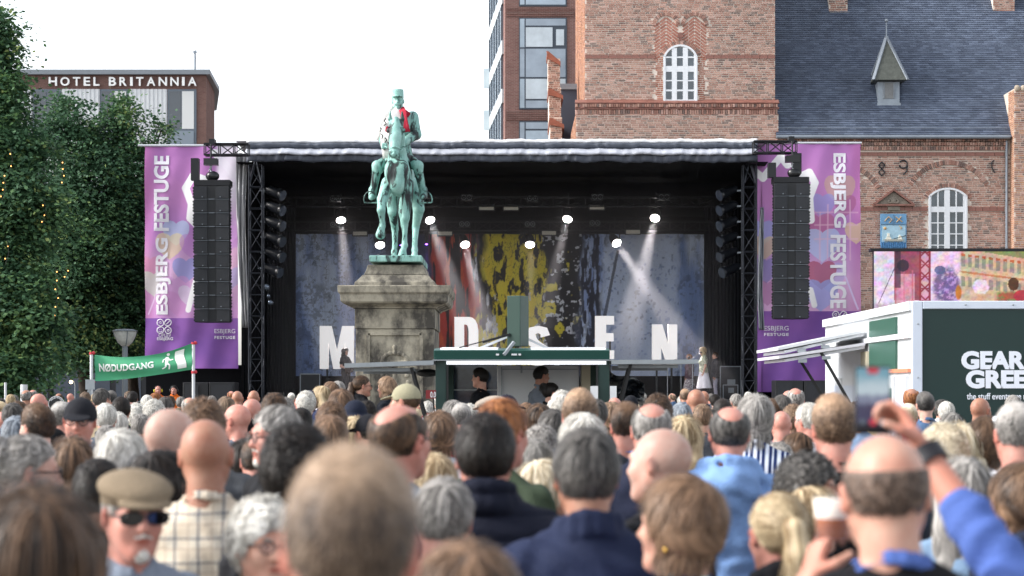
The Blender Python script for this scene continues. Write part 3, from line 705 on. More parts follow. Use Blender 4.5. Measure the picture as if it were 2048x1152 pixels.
# ================================================================== hotel on the left
def hotel():
    t = thing('hotel_building', 'flat-roofed hotel with brick frieze, white ribbed panels and sign, behind the trees', 'building', (0, 0, 0))
    Y = 115.0; x0, x1 = AX(-260, Y), AX(412.5, Y); zt = AZ(150, Y); fx, fy = AX(429, 121.5), 121.5
    bm_ = brick_tex('hotel_brick', '#765852', '#664a45', '#7c6a64', .9); bs = brick_tex('hotel_side_brick', '#6d4640', '#5d3b36', '#6b5850', .9, rot=(R(90), 0, R(88)))
    MB().prism([(x0, Y), (x1, Y), (fx, fy), (fx - 1.3, fy + 8), (x0, fy + 8)], 0, zt, 'z').build('wall', bm_, t)
    MB().prism([(x0 - .2, Y - .3), (x1 + .25, Y - .3), (fx + .3, fy), (fx - 1.1, fy + 8.3), (x0 - .2, fy + 8.3)], zt + .003, AZ(140.5, Y), 'z').build('parapet', mat('grey_parapet', '#7d858d', .6, noise=.15), t)
    FR = mat('hotel_window_grey', '#5f6a76', .5); WP = mat('white_ribbed_panel', '#d3d7da', .55, noise=.08); GD = glass_mat('hotel_dark_glass', '#39424d'); GW = mat('hotel_blind', '#cfd2d2', .6)
    ztop, zbot = AZ(178.5, Y), AZ(292, Y); fl = ztop - zbot
    for floor in range(5):
        z1 = ztop - floor * (fl + .35); z0 = z1 - fl
        if z0 < 0: z0 = .2
        for a, b in ((258.5, 334.5), (124, 199.5), (-10, 65), (-145, -70)):
            p = MB().box(AX(a, Y), AX(b, Y), Y - .06, Y + .02, z0, z1).build('panel', WP, t); r = MB(); n = 9
            for i in range(n): xx = AX(a, Y) + (AX(b, Y) - AX(a, Y)) * (i + .5) / n; r.box(xx - .05, xx + .05, Y - .10, Y - .06, z0, z1)
            r.build('ribs', WP, p)
        for a, b in ((335.5, 393), (200.5, 257.5), (66, 123), (-69, -11)):
            w = MB().box(AX(a, Y), AX(b, Y), Y - .04, Y + .02, z0, z1).build('window', FR, t); xa, xb = AX(a + 3, Y), AX(b - 5, Y); xm = xa + (xb - xa) * .5
            zb = z0 + fl * .30
            MB().box(xa, xm - .03, Y - .06, Y - .045, zb, z1 - .12).build('pane', GD, w); MB().box(xm + .03, xb, Y - .06, Y - .045, zb, z1 - .12).build('pane', GW if (floor + a) % 2 else GD, w)
            MB().box(xa, xb, Y - .09, Y - .04, z0 + .05, zb - .12).build('infill_panel', mat('hotel_infill', '#7b8793', .6), w)
    MB().tube([(AX(379, Y), Y + 2, AZ(143, Y)), (AX(379, Y), Y + 2, AZ(93, Y))], .06, 6).bar((AX(376, Y), Y + 2, AZ(94, Y)), (AX(382, Y), Y + 2, AZ(91, Y)), .14).build('mast', ZINC, t)
    WL = mat('sign_white', '#eceeee', .4)
    # the lit sign of single letters
    words_ = (('H O T E L', 99, 200), ('B R I T A N N I A', 219, 394))
    for wd, a, b in (('HOTEL', 99, 200), ('BRITANNIA', 219, 394)):
        widths = {'I': .32, 'H': 1, 'O': 1.12, 'T': .9, 'E': .78, 'L': .72, 'B': .88, 'R': .9, 'A': 1.05, 'N': 1.02}; gap = .42; tot = sum(widths[c] for c in wd) + gap * (len(wd) - 1); k = (AX(b, Y) - AX(a, Y)) / tot; x = AX(a, Y)
        for c in wd:
            lettering('letter', c, (x, Y - .14, AZ(172.5, Y)), (1, 0, 0), (0, 0, 1), widths[c] * k, AZ(155, Y) - AZ(172.5, Y), WL, t, bold=.02, depth=.06); x += (widths[c] + gap) * k
hotel()
# ================================================================== trees
def leaf_mat():
    m = bpy.data.materials.new('foliage'); m.use_nodes = True; t = m.node_tree; n = t.nodes; L = t.links; b = n['Principled BSDF']
    a = n.new('ShaderNodeAttribute'); a.attribute_name = 'rnd'; rp = n.new('ShaderNodeValToRGB'); e = rp.color_ramp.elements
    e[0].position = 0; e[0].color = lin('#2c4636'); e[1].position = 1; e[1].color = lin('#93a365'); q = e.new(.55); q.color = lin('#496a4d'); q = e.new(.85); q.color = lin('#64824f')
    L.new(a.outputs['Fac'], rp.inputs[0]); L.new(rp.outputs[0], b.inputs['Base Color']); b.inputs['Roughness'].default_value = .6; b.inputs['Specular IOR Level'].default_value = .2
    tr = n.new('ShaderNodeBsdfTranslucent'); L.new(rp.outputs[0], tr.inputs['Color']); mx = n.new('ShaderNodeMixShader'); mx.inputs[0].default_value = .28
    L.new(b.outputs[0], mx.inputs[1]); L.new(tr.outputs[0], mx.inputs[2]); L.new(mx.outputs[0], n['Material Output'].inputs['Surface']); return m
LEAF = leaf_mat(); BARK = mat('bark', '#4a4038', .95, noise=.5, scale=4, bump=.8, bscale=12, stretch=(4, 4, 1))
def tree(label, base, blobs, n_leaf, seed, limbs):
    """blobs: (x, y, z, rx, ry, rz) lobes of the crown; leaves gather in sprays on them."""
    rng = np.random.default_rng(seed); t = thing('tree', label, 'tree', base, 0, 'broadleaf trees in front of the hotel'); B = np.array(blobs, float) - np.array([*base, 0, 0, 0]); vol = B[:, 3]*B[:, 4]*B[:, 5]
    sub = []
    for q in B:                                                     # smaller lobes round each big one
        for j in range(9):
            dd = rng.normal(0, 1, 3); dd /= np.linalg.norm(dd); r = .34 + .22*rng.random(); sub.append(np.concatenate([q[:3] + dd*q[3:]*(1.02 - r*.7), q[3:]*r]))
    S_ = np.concatenate([np.array(sub), np.concatenate([B[:, :3], B[:, 3:]*.92], 1)]); pr = (S_[:, 3]*S_[:, 4]*S_[:, 5])**.66; pr /= pr.sum()
    m = 26; ns = n_leaf // m; k = rng.choice(len(S_), ns, p=pr); d = rng.normal(0, 1, (ns, 3)); d /= np.linalg.norm(d, axis=1)[:, None]
    rad = .45 + .62*rng.random(ns)**.6; c = S_[k, :3] + d * S_[k, 3:] * rad[:, None]
    out = rng.random(ns) < .08; c[out] += d[out] * (.2 + .45*rng.random((out.sum(), 1)))      # twigs past the outline
    nrm = d*.55 + np.array((0, 0, .9)) + rng.normal(0, .25, (ns, 3)); nrm /= np.linalg.norm(nrm, axis=1)[:, None]; ta = np.cross(nrm, rng.normal(0, 1, (ns, 3))); ta /= np.linalg.norm(ta, axis=1)[:, None]; tb = np.cross(nrm, ta)
    N = ns*m; rp = lambda A: np.repeat(A, m, 0); sz_ = rp((.75 + .6*rng.random(ns))[:, None])
    P = rp(c) + (rp(ta)*rng.normal(0, .34, (N, 1)) + rp(tb)*rng.normal(0, .2, (N, 1)) + rp(nrm)*rng.normal(0, .055, (N, 1)))*sz_ + np.array((0, 0, -1))*.12*rng.random((N, 1))
    ax = rp(ta)*rng.choice((-1, 1), (N, 1)) + rp(tb)*rng.normal(0, .8, (N, 1)) + rp(nrm)*rng.normal(-.15, .35, (N, 1)); ax /= np.linalg.norm(ax, axis=1)[:, None]; sd = np.cross(ax, rp(nrm) + rng.normal(0, .45, (N, 3))); sd /= np.linalg.norm(sd, axis=1)[:, None]
    ln = (.10 + .06*rng.random(N))[:, None]; wd = ln * .36
    V = np.stack([P - ax*ln*.5, P + sd*wd, P + ax*ln*.55, P - sd*wd], 1).reshape(-1, 3); Q = np.arange(N*4).reshape(-1, 4)
    spray = np.repeat(rng.random(ns), m); lobe = np.repeat(rng.random(len(S_))[k], m); r = np.clip(.06 + .30*spray + .38*lobe + .26*rng.random(N) + np.repeat((rng.random(ns) < .07)*.35, m), 0, 1)
    link('crown', mesh_np('crown', V, Q, False, attrs={'rnd': np.repeat(r, 4)}), t, LEAF)
    tk = MB(); hgt = limbs[0]; pts = [Vector((0, 0, -.1)), Vector((.05, 0, hgt*.5)), Vector((-.05, .05, hgt))]; tk.tube(pts, [.30, .24, .20], 10)
    for i, b in enumerate(B):
        s = Vector((0, 0, hgt * (.75 + .25*rng.random()))); e = Vector(b[:3]); mid = s.lerp(e, .5) + Vector((0, 0, .4)); tk.tube([s, mid, e], [.13, .08, .02], 6)
        for j in range(5):
            dd = rng.normal(0, 1, 3); dd /= np.linalg.norm(dd); e2 = e + Vector(dd * b[3:] * .9); tk.tube([e.lerp(mid, .3), e2], [.035, .008], 5)
    tk.build('trunk', BARK, t)
    return t
def PB(px, py, Y, rx, rz, ry=None):
    s = Y / F; p = at(px, py, Y); return (p.x, p.y, p.z, rx*s, ry or (rx*s*.8), rz*s)
tree('tall dark broadleaf tree rising to the upper left corner', (AX(-40, 53), 53, 0),
     [PB(-30, 120, 53, 62, 95), PB(6, 195, 52.5, 52, 58), PB(-10, 60, 53.5, 34, 40), PB(30, 285, 52, 62, 55), PB(-40, 330, 52, 110, 100), PB(40, 400, 51.5, 90, 90), PB(-20, 520, 51.5, 105, 100), PB(60, 610, 51, 80, 80), PB(-30, 690, 51.5, 90, 50), PB(20, 740, 51, 110, 45), PB(-90, 220, 54, 80, 130)], 88000, 1, [3.0])
tree('broad leafy tree between the tall tree and the purple banner', (AX(170, 64.5), 64.5, 0),
     [PB(140, 290, 64.5, 62, 70), PB(225, 270, 65.0, 48, 62), PB(180, 380, 64.0, 95, 80), PB(255, 400, 64.5, 62, 90), PB(150, 500, 63.5, 110, 90), PB(240, 540, 64.0, 70, 90), PB(120, 620, 63.5, 90, 70), PB(225, 650, 64.0, 75, 55), PB(128, 215, 65.5, 26, 26), PB(248, 212, 65.5, 20, 26), PB(322, 262, 65.5, 16, 22), PB(295, 300, 65.0, 34, 28), PB(150, 690, 63.5, 90, 40), PB(90, 560, 63.0, 70, 80), PB(200, 460, 63.5, 80, 60), PB(60, 480, 63.5, 60, 60)], 96000, 2, [3.0])
tree('young tree filling the gap beside the left banner', (AX(262, 66), 66, 0),
     [PB(262, 480, 66, 45, 110), PB(300, 380, 66, 38, 60), PB(250, 620, 66, 60, 80), PB(285, 700, 66, 36, 40)], 26000, 3, [3.0])

# strings of small warm lamps in the trees
BULB = mat('warm_bulb', '#ffb061', .4, emit=1.5)
def light_string(label, pts):
    t = thing('light_string', label, 'string lights', (0, 0, 0), 0, 'warm lamp strings hanging in the trees'); w = MB(); P = [at(*p) for p in pts]; w.tube(P, .006, 4); w.build('cable', mat('thin_cable', '#15130f', .7), t)
    me = cached_bulb()
    for i in range(len(P) - 1):
        n = max(1, int((P[i+1] - P[i]).length / .17))
        for k in range(n): p = P[i].lerp(P[i+1], (k + .5) / n) + Vector((random.uniform(-.06, .06), random.uniform(-.05, .05), 0)); link('bulb', me, t, BULB, loc=p)
_B = []
def cached_bulb():
    if not _B: _B.append(MB().ball((0, 0, 0), .017, 6, 4).mesh('bulb'))
    return _B[0]
for lb, a, y0, y1, Y in (('warm lamp string high at the left picture edge', 21, 296, 345, 49.6), ('warm lamp string low at the left picture edge', 8, 345, 400, 49.6), ('warm lamp string at the far left, halfway down the tree', 14, 480, 530, 49.3), ('warm lamp string up between the two big trees', 122, 318, 372, 51), ('short warm lamp string right of the high trunk', 88, 398, 450, 50.4), ('long warm lamp string in the middle of the dark foliage', 112, 535, 640, 50), ('warm lamp string beside the longest one', 131, 535, 560, 50)):
    light_string(lb, [(a, y0, Y), (a + 4, (y0 + y1)/2, Y), (a - 3, y1, Y)])
# ================================================================== stage
BLACK = mat('stage_black_cloth', '#0b0d12', .9, noise=.4, scale=1.5, spec=.15)
BLKM = mat('black_steel', '#17191e', .5, metal=.2, noise=.4, scale=5)
ALU = mat('dark_truss_aluminium', '#2b2f37', .42, metal=.6, noise=.4, scale=6)
YS = 60.0
def sx(px, Y=YS): return AX(px, Y)
def sz(py, Y=YS): return AZ(py, Y)
def truss(parent, a, b, w, name='truss', seg=None, r=.026, material=None):
    """Four chords with rungs and diagonals, each chord a part of its own."""
    a, b = Vector(a), Vector(b); d = (b - a); L = d.length; d.normalize(); u = Vector((0, 1, 0)) if abs(d.y) < .9 else Vector((1, 0, 0)); x = d.cross(u).normalized(); y = d.cross(x)
    seg = seg or w * .95; n = max(1, int(L / seg)); C = [(x*sx_ + y*sy_) * w/2 for sx_, sy_ in ((-1,-1),(1,-1),(1,1),(-1,1))]; material = material or ALU
    for c in C: MB().tube([a + c, b + c], r, 6).build('chord', material, parent)
    lac = MB()
    for i in range(n + 1):
        p = a + d * L * i / n
        for k in range(4): lac.tube([p + C[k], p + C[(k+1) % 4]], r*.6, 5, False)
        if i < n:
            q = a + d * L * (i+1) / n
            for k in range(4): s_, e_ = (k, (k+1) % 4) if i % 2 else ((k+1) % 4, k); lac.tube([p + C[s_], q + C[e_]], r*.6, 5, False)
    o = lac.build('lacing', material, parent); o['kind'] = 'stuff'

def stage():
    t = thing('stage', 'large black open-air concert stage with tarpaulin roof and deck', 'stage', (0, 0, 0))
    x0, x1 = sx(497), sx(1512); zt = sz(286)
    MB().box(x0 - .5, x1 + .5, YS + .3, YS + 12.2, 1.38, 1.5).build('deck', BLKM, t)
    MB().box(x0 - .4, x1 + .4, YS + .36, YS + .42, 0, 1.37).build('deck_skirt', BLACK, t)
    MB().box(x0 - .3, x1 + .3, YS + 12.0, YS + 12.1, 1.5, zt).build('back_drape', BLACK, t)
    for xx in (x0 - .35, x1 + .30):
        P = []; n = 60
        g = MB(); ys = np.linspace(YS + 1.0, YS + 12, n); v = [(xx + .05*math.sin(i*1.3), y, 1.5) for i, y in enumerate(ys)] + [(xx + .05*math.sin(i*1.3), y, zt - .4) for i, y in enumerate(ys)]
        g.add(v, [(i, i+1, n+i+1, n+i) for i in range(n-1)], True).build('side_drape', BLACK, t)
    # leg drapes beside the backdrop
    for pa, pb in ((530, 592), (1408, 1478)):
        n = 70; g = MB(); xs = np.linspace(AX(pa, 67.0), AX(pb, 67.0), n); v = [(x, 67.0 + .07*math.sin(i*.9), 1.5) for i, x in enumerate(xs)] + [(x, 67.0 + .07*math.sin(i*.9), 8.0) for i, x in enumerate(xs)]
        g.add(v, [(i, i+1, n+i+1, n+i) for i in range(n-1)], True).build('leg_drape', mat('grey_black_drape', '#1c2028', .9, noise=.3), t)
    # roof skin: black below, white above
    MB().add([(x0-.4, YS + .2, sz(322)), (x1+.4, YS + .2, sz(322)), (x1+.4, YS + 12.1, zt - 1.2), (x0-.4, YS + 12.1, zt - 1.2)], [(0, 1, 2, 3)]).build('roof_lining', BLACK, t)
    MB().add([(x0-.4, YS + .1, sz(281)), (x1+.4, YS + .1, sz(279)), (x1+.4, YS + 12.2, zt - .6), (x0-.4, YS + 12.2, zt - .6)], [(0, 1, 2, 3)]).build('roof_skin', mat('white_pvc', '#d9dade', .4, noise=.12, scale=1), t)
    # fascia: rolled tarpaulin, a fold coloured paler as if sky-lit, and a hanging valance
    def sheet(name, pa, pb, rows, color, amp, seed, rough=.38, wave=0.0):
        nx = 260; xs = np.linspace(pa, pb, nx); V = []; nr = len(rows); 
        nz = fbm(xs/37.0 + seed, xs*0 + seed*3.1, seed, 4) - .5; nz2 = fbm(xs/9.0 + seed, xs*0 + 7, seed + 5, 4) - .5; sag = np.abs(np.sin((xs - pa) / 31.0 + 2*np.sin(xs/210))) 
        for j, (py, yy) in enumerate(rows):
            for i, p in enumerate(xs):
                f = j / (nr - 1); V.append((sx(p), yy + amp*(.8*nz2[i]*(.4 + f) + .25*math.sin(i*.7 + j*1.7 + seed)*abs(nz[i])), sz(py + wave*f*nz[i]*9 + (1.6*(sag[i]-.6))*(1 if 0 < j else .3) + (3.0*nz2[i] if j else 0))))
        Q = [(j*nx + i, (j+1)*nx + i, (j+1)*nx + i+1, j*nx + i+1) for j in range(nr-1) for i in range(nx-1)]
        o = link(name, mesh_np(name, V, Q, True), t, mat('tarp_' + name, color, rough, noise=.3, scale=2.2, spec=.5, bump=.9, bscale=5)); md = o.modifiers.new('thick', 'SOLIDIFY'); md.thickness = .006; return o
    sheet('roof_edge', 494, 1514, [(277, YS+.25), (279, YS-.1), (285, YS-.16), (288, YS-.1)], '#e6e7ea', .05, 1)
    sheet('tarp_roll', 494, 1514, [(286, YS-.14), (291, YS-.22), (297, YS-.14), (301, YS-.02)], '#555b67', .22, 2)
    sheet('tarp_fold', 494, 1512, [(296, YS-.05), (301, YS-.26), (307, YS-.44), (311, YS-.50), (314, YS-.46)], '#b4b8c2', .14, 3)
    sheet('valance', 496, 1512, [(310, YS-.42), (316, YS-.42), (322, YS-.42), (327, YS-.41)], '#454b58', .26, 4, .5, 1.0)
    # corner gutters hanging at both ends of the fascia
    MB().box(sx(1495), sx(1513), YS - .3, YS + .2, sz(328), sz(303)).build('fascia_end', BLKM, t)
    for px in (511, 1500):
        o = MB().box(sx(px - 15), sx(px + 15), YS - .02, YS + .44, 0, .12).build('tower_foot', BLKM, t); truss(o, (sx(px), YS + .2, .12), (sx(px), YS + .2, sz(330)), .40, seg=.62)
        MB().bar((sx(px - 12), YS, sz(365)), (sx(px - 1), YS + .1, sz(322)), .06).bar((sx(px + 12), YS, sz(365)), (sx(px + 1), YS + .1, sz(322)), .06).build('tower_head', ALU, o)
    # pipes across the interior
    for py, Y in ((404, 64.0), (452, 66.7)):
        o = MB().bar((sx(560, Y), Y, sz(py - 9, Y)), (sx(1460, Y), Y, sz(py - 9, Y)), .05).build('lighting_bar', BLKM, t); truss(o, (sx(560, Y), Y, sz(py, Y)), (sx(1460, Y), Y, sz(py, Y)), .30, seg=.5, r=.018, material=BLKM)
    return t
STAGE = stage()

# painted backdrop
def backdrop():
    W, H = 760, 260; u, v = np.meshgrid(np.linspace(585, 1418, W), np.linspace(468, 752, H)); 
    n1 = fbm(u/60, v/90, 1, 6); n2 = fbm(u/14, v/40, 5, 6); n3 = fbm(u/6, v/6, 9, 5); n4 = fbm(u/30, v/200, 13, 5)
    blue = np.array(lin('#92a8d4')[:3]); pale = np.array(lin('#ccd8ee')[:3]); ink = np.array(lin('#1d2238')[:3]); red = np.array(lin('#b83a2c')[:3]); red2 = np.array(lin('#d8623a')[:3]); yel = np.array(lin('#d6c634')[:3]); yel2 = np.array(lin('#d9bf2a')[:3]); wht = np.array(lin('#e2e5ec')[:3]); blk = np.array(lin('#0c0d14')[:3])
    def mix(a, b, f): return a * (1 - f[..., None]) + b * f[..., None]
    base = np.ones((H, W, 3))
    img = mix(base*np.array(lin('#8199cc')[:3]), base*pale, sstep(.35, .65, n4))
    cr = sstep(.50, .54, n3*.55 + n2*.45 + .10*(fbm(u/22, v/16, 21, 4) - .5)*2) * sstep(.42, .60, fbm(u/36, v/50, 23, 5) + .12*((u < 690) & (u > 590)))
    ridge = lambda a, b, sd, w: 1 - sstep(0, w, np.abs(fbm(u/a, v/b, sd, 6) - .47))
    cr = np.maximum(cr*.55, ridge(13, 17, 81, .022)*sstep(.38, .56, fbm(u/40, v/60, 23, 4) + .06)); cr = np.maximum(cr, ridge(5, 60, 83, .03)*.35)
    img = mix(img, base*ink, cr*.85)
    e = u + 26*(n2 - .5) + 30*(n1 - .5)
    f = sstep(735, 775, e)*(1 - sstep(860, 880, e)); img = mix(img, base*np.array(lin('#1d2440')[:3]), f*.9)
    f = sstep(850, 866, e)*(1 - sstep(948, 962, e)); st = mix(base*red, base*red2, sstep(.5, .75, n2)); st = mix(st, base*blk, sstep(.50, .58, fbm(u/7, v/60, 31, 5) + .10*((u > 900) & (u < 925)))); img = mix(img, st, f)
    f = sstep(945, 958, e)*(1 - sstep(972, 985, e)); st = mix(base*blk, base*wht, sstep(.48, .6, fbm(u/8, v/26, 33, 5) + (v - 600)/900)); st = mix(st, base*yel, sstep(.55, .62, fbm(u/10, v/34, 35, 4))); img = mix(img, st, f)
    f = sstep(962, 980, e)*(1 - sstep(1085, 1100, e + .35*(v - 560)*(v > 560)*0)); st = mix(base*yel, base*yel2, sstep(.45, .7, n2)); st = mix(st, base*blk, sstep(.50, .55, fbm(u/9, v/24, 37, 5) + .05*np.sin(u/9))); st = mix(st, base*wht*.7, sstep(.6, .66, fbm(u/10, v/22, 39, 4))*(v > 580)); st = mix(st, base*blk, ridge(9, 15, 85, .03)*.75); st = mix(st, base*yel2, ridge(6, 40, 87, .02)*.5); img = mix(img, st, f)
    f = sstep(1080, 1092, e)*(1 - sstep(1150, 1166, e)); st = base*blk; st = mix(st, base*yel, sstep(.52, .56, fbm(u/16, v/16, 41, 5) - .0016*np.abs(v - 605) - .0006*np.abs(u - 1110))); st = mix(st, base*wht, sstep(.63, .66, fbm(u/9, v/9, 43, 4))*.8); img = mix(img, st, f)
    f = sstep(1140, 1165, e)*(1 - sstep(1195, 1215, e)); img = mix(img, base*ink, f*sstep(.44, .52, fbm(u/5, v/22, 45, 5)))
    f = sstep(1200, 1215, e)*(1 - sstep(1350, 1365, e)); img = mix(img, base*pale, f*(.75 - .6*sstep(.6, .66, n3)))
    line = np.abs(u - (1236 - (v - 500)*.20)); img = mix(img, base*ink, (line < 2.2 + 2*n2)*.8*(v > 500))
    wrinkle = .85 + .3*fbm(u/25, v/260, 55, 3); img *= wrinkle[..., None]  # soft fold shading multiplied into the cloth colours
    Y = 67.6; t = thing('painted_backdrop', 'abstract painted stage backdrop in blue, red, yellow and black', 'backdrop', (0, 0, 0))
    wy = lambda P: np.stack([P[:, 0], P[:, 1] + .05*np.sin(P[:, 0]*2.1) + .03*np.sin(P[:, 0]*5.3 + P[:, 2]), P[:, 2]], 1)
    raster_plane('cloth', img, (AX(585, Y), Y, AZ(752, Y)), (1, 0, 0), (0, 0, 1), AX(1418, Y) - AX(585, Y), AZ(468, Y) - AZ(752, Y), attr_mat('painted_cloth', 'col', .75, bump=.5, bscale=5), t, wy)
    MB().tube([(AX(583, Y), Y, AZ(467, Y)), (AX(1420, Y), Y, AZ(467, Y))], .03, 6).build('pipe', BLKM, t)
backdrop()

# big standing letters
LET = mat('letter_white', '#f2eeec', .5, emit=.16)  # faint glow added to lift the letters out of the stage shade
for c, a, b, y0, y1 in (('M', 640, 708, 652, 738), ('A', 772, 832, 640, 726), ('D', 909, 957, 634, 722), ('S', 1052, 1100, 648, 736), ('E', 1190, 1228, 632, 718), ('N', 1304, 1354, 649, 735)):
    Y = 63.6; t = thing('stage_letter', f'tall white block letter {c} standing on the stage', 'letter', (AX((a+b)/2, Y), Y, 1.5), 0, 'white block letters spelling a name across the stage')
    x0, x1, z0, z1 = AX(a, Y), AX(b, Y), AZ(y1, Y), AZ(y0, Y); cx = (x0 + x1)/2
    w_, h_ = x1 - x0, z1 - z0; u = lambda x, z: (x0 + x*w_ - cx, z0 + z*h_ - 1.5)
    if c in 'MNEA':
        poly = {'M': [(0,0),(.25,0),(.25,.62),(.40,0),(.60,0),(.75,.62),(.75,0),(1,0),(1,1),(.66,1),(.5,.42),(.34,1),(0,1)],
                'N': [(0,0),(.36,0),(.36,.5),(.62,0),(1,0),(1,1),(.64,1),(.64,.55),(.40,1),(0,1)],
                'E': [(0,0),(1,0),(1,.20),(.58,.20),(.58,.41),(.97,.41),(.97,.60),(.58,.60),(.58,.80),(1,.80),(1,1),(0,1)],
                'A': [(0,0),(.34,0),(.39,.20),(.61,.20),(.66,0),(1,0),(.72,1),(.28,1)]}[c]
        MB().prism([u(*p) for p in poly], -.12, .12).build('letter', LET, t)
    elif c == 'D':
        m_ = MB(); m_.prism([u(0,0), u(.40,0), u(.40,1), u(0,1)], -.12, .12)
        n = 10; out = [(.55 + .45*math.cos(a_), .5 + .5*math.sin(a_)) for a_ in np.linspace(R(-90), R(90), n)]; out = [(.40, 0)] + [(min(1, .62 + .38*math.cos(a_)), .5 + .5*np.sign(math.sin(a_))*abs(math.sin(a_))**.55) for a_ in np.linspace(R(-88), R(88), n)] + [(.40, 1)]
        inn = [(.40, .17)] + [(.46 + .13*math.cos(a_), .5 + .33*np.sign(math.sin(a_))*abs(math.sin(a_))**.4) for a_ in np.linspace(R(-88), R(88), n)] + [(.40, .83)]
        for i in range(len(out) - 1): m_.prism([u(*inn[i]), u(*out[i]), u(*out[i+1]), u(*inn[i+1])], -.12, .12)
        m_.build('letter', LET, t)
    else:
        m_ = MB(); pts = [(.80, .72), (.74, .84), (.5, .88), (.26, .84), (.20, .72), (.30, .58), (.5, .50), (.70, .42), (.80, .28), (.74, .16), (.5, .12), (.26, .16), (.20, .28)]
        P = [Vector((u(*p)[0], 0, u(*p)[1])) for p in pts]; th = [.36, .34, .26, .34, .38, .38, .34, .38, .38, .34, .26, .34, .36]
        L_, R_ = [], []
        for i, p in enumerate(P):
            d = (P[min(i+1, len(P)-1)] - P[max(i-1, 0)]).normalized(); nn = Vector((-d.z, 0, d.x)); hw = th[i] * w_ * .56; L_.append(p + nn*hw); R_.append(p - nn*hw)
        for i in range(len(P) - 1): m_.prism([(L_[i].x, L_[i].z), (L_[i+1].x, L_[i+1].z), (R_[i+1].x, R_[i+1].z), (R_[i].x, R_[i].z)], -.12, .12)
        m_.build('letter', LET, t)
    st = MB()
    for s_ in (-.3, .3): st.box(s_*w_ - .03, s_*w_ + .03, .125, .18, 0, z0 + .5*h_ - 1.5)
    st.box(-w_*.5, w_*.5, .10, .6, 0, .06); st.build('stand', BLKM, t)

# ------------------------------------------------------------------ lamps
LENS = mat('lit_lens', '#fff6f2', .2, emit=14); LENSP = mat('violet_lens', '#8a4cff', .2, emit=10)
def spot(px, py, Y, tgt, label, e, r=.15, lens=LENS, col=(1, .93, .92), ang=11):
    p = at(px, py, Y); d = (Vector(tgt) - p).normalized(); t = thing('stage_spotlight', label, 'spotlight', p, 0, 'lit spotlights hanging in the stage roof')
    head = MB(); head.tube([-d*.42, -d*.30, -d*.05, -d*.0], [.10, r*.95, r*1.12, r*1.12], 16); head.build('housing', BLKM, t)
    x = d.cross(Vector((0, 0, 1))).normalized(); y = x.cross(d); n = 20
    MB().add([d*.012 + (x*math.cos(2*math.pi*i/n) + y*math.sin(2*math.pi*i/n))*r for i in range(n)], [tuple(range(n))]).build('lens', lens, t)
    yk = MB()
    for s_ in (-1, 1): yk.bar(x*s_*(r*1.25) - d*.15, x*s_*(r*1.25) - d*.15 + Vector((0, 0, .36)), .03)
    yk.bar(-x*r*1.25 - d*.15 + Vector((0, 0, .36)), x*r*1.25 - d*.15 + Vector((0, 0, .36)), .03); yk.bar(-d*.15 + Vector((0, 0, .36)), -d*.15 + Vector((0, 0, .75)), .04); yk.build('yoke', BLKM, t)
    ld = bpy.data.lights.new('spot_lamp', 'SPOT'); ld.energy = e; ld.spot_size = R(ang); ld.spot_blend = .35; ld.shadow_soft_size = r*.8; ld.color = col
    lo = bpy.data.objects.new('lamp', ld); COL.objects.link(lo); lo.parent = t; lo.location = d * .05; lo.rotation_euler = (-d).to_track_quat('Z', 'Y').to_euler()
for a in ((682, 440, 65.4, at(700, 660, 62.5), 'lit white spotlight at the far left of the upper row', 5100), (860, 440, 65.4, at(925, 620, 62.5), 'lit white spotlight right of the statue, upper row', 5100),
          (1135, 438, 65.4, at(1085, 640, 62.5), 'lit white spotlight above the black patch of the backdrop', 2550), (1310, 436, 65.4, at(1262, 640, 61.6), 'lit white spotlight at the far right of the upper row', 8500),
          (760, 490, 66.5, at(775, 640, 64), 'lit white spotlight left of the horse legs, lower row', 2550), (930, 489, 66.5, at(968, 640, 64), 'lit white spotlight above the red stripe of the backdrop', 5950),
          (1060, 489, 66.5, at(1064, 650, 64), 'lit white spotlight above the yellow patch of the backdrop', 1020), (1233, 486, 66.5, at(1392, 720, 62.0), 'lit white spotlight lowest on the right, aimed at the singer', 7500)): spot(*a)
spot(853, 488, 67, at(855, 640, 66), 'small violet spotlight right of the horse legs', 700, .04, LENSP, (.35, .1, 1), 12)
spot(802, 490, 67, at(800, 640, 66), 'small violet spotlight behind the horse legs', 500, .035, LENSP, (.35, .1, 1), 12)

ORD = ['leftmost', 'second from the left', 'third from the left', 'fourth from the left', 'fifth from the left']; ORDV = ['topmost', 'second from the top', 'third from the top', 'third from the bottom', 'second from the bottom', 'lowest']
RINGM = mat('blinder_ring', '#7d7f84', .3, metal=.6)
for i, (px, py, Y) in enumerate(((671, 397, 64), (933, 395, 64), (1065, 397, 64), (1195, 394, 64), (1328, 394, 64), (671, 449, 66.5), (797, 448, 66.5), (929, 448, 66.5), (1060, 448, 66.5), (1190, 446, 66.5))):
    t = thing('blinder_lamp', f'unlit twin-reflector lamp, {ORD[i % 5]} in the {"upper" if py < 420 else "lower"} lighting bar', 'lamp', at(px, py, Y), 0, 'unlit twin lamps on the lighting bars')
    MB().box(-.19, .19, -.02, .14, -.10, .10).build('housing', BLKM, t)
    for s_ in (-1, 1): MB().tube([(s_*.09 + .075*math.cos(a), -.03, .075*math.sin(a)) for a in np.linspace(0, 2*math.pi, 13)], .012, 5, False).build('reflector_ring', RINGM, t); MB().ball((s_*.09, -.025, 0), .025, 8, 6).build('bulb', RINGM, t)
STRIP = mat('pale_led_strip', '#b9b3a4', .4, noise=.15)
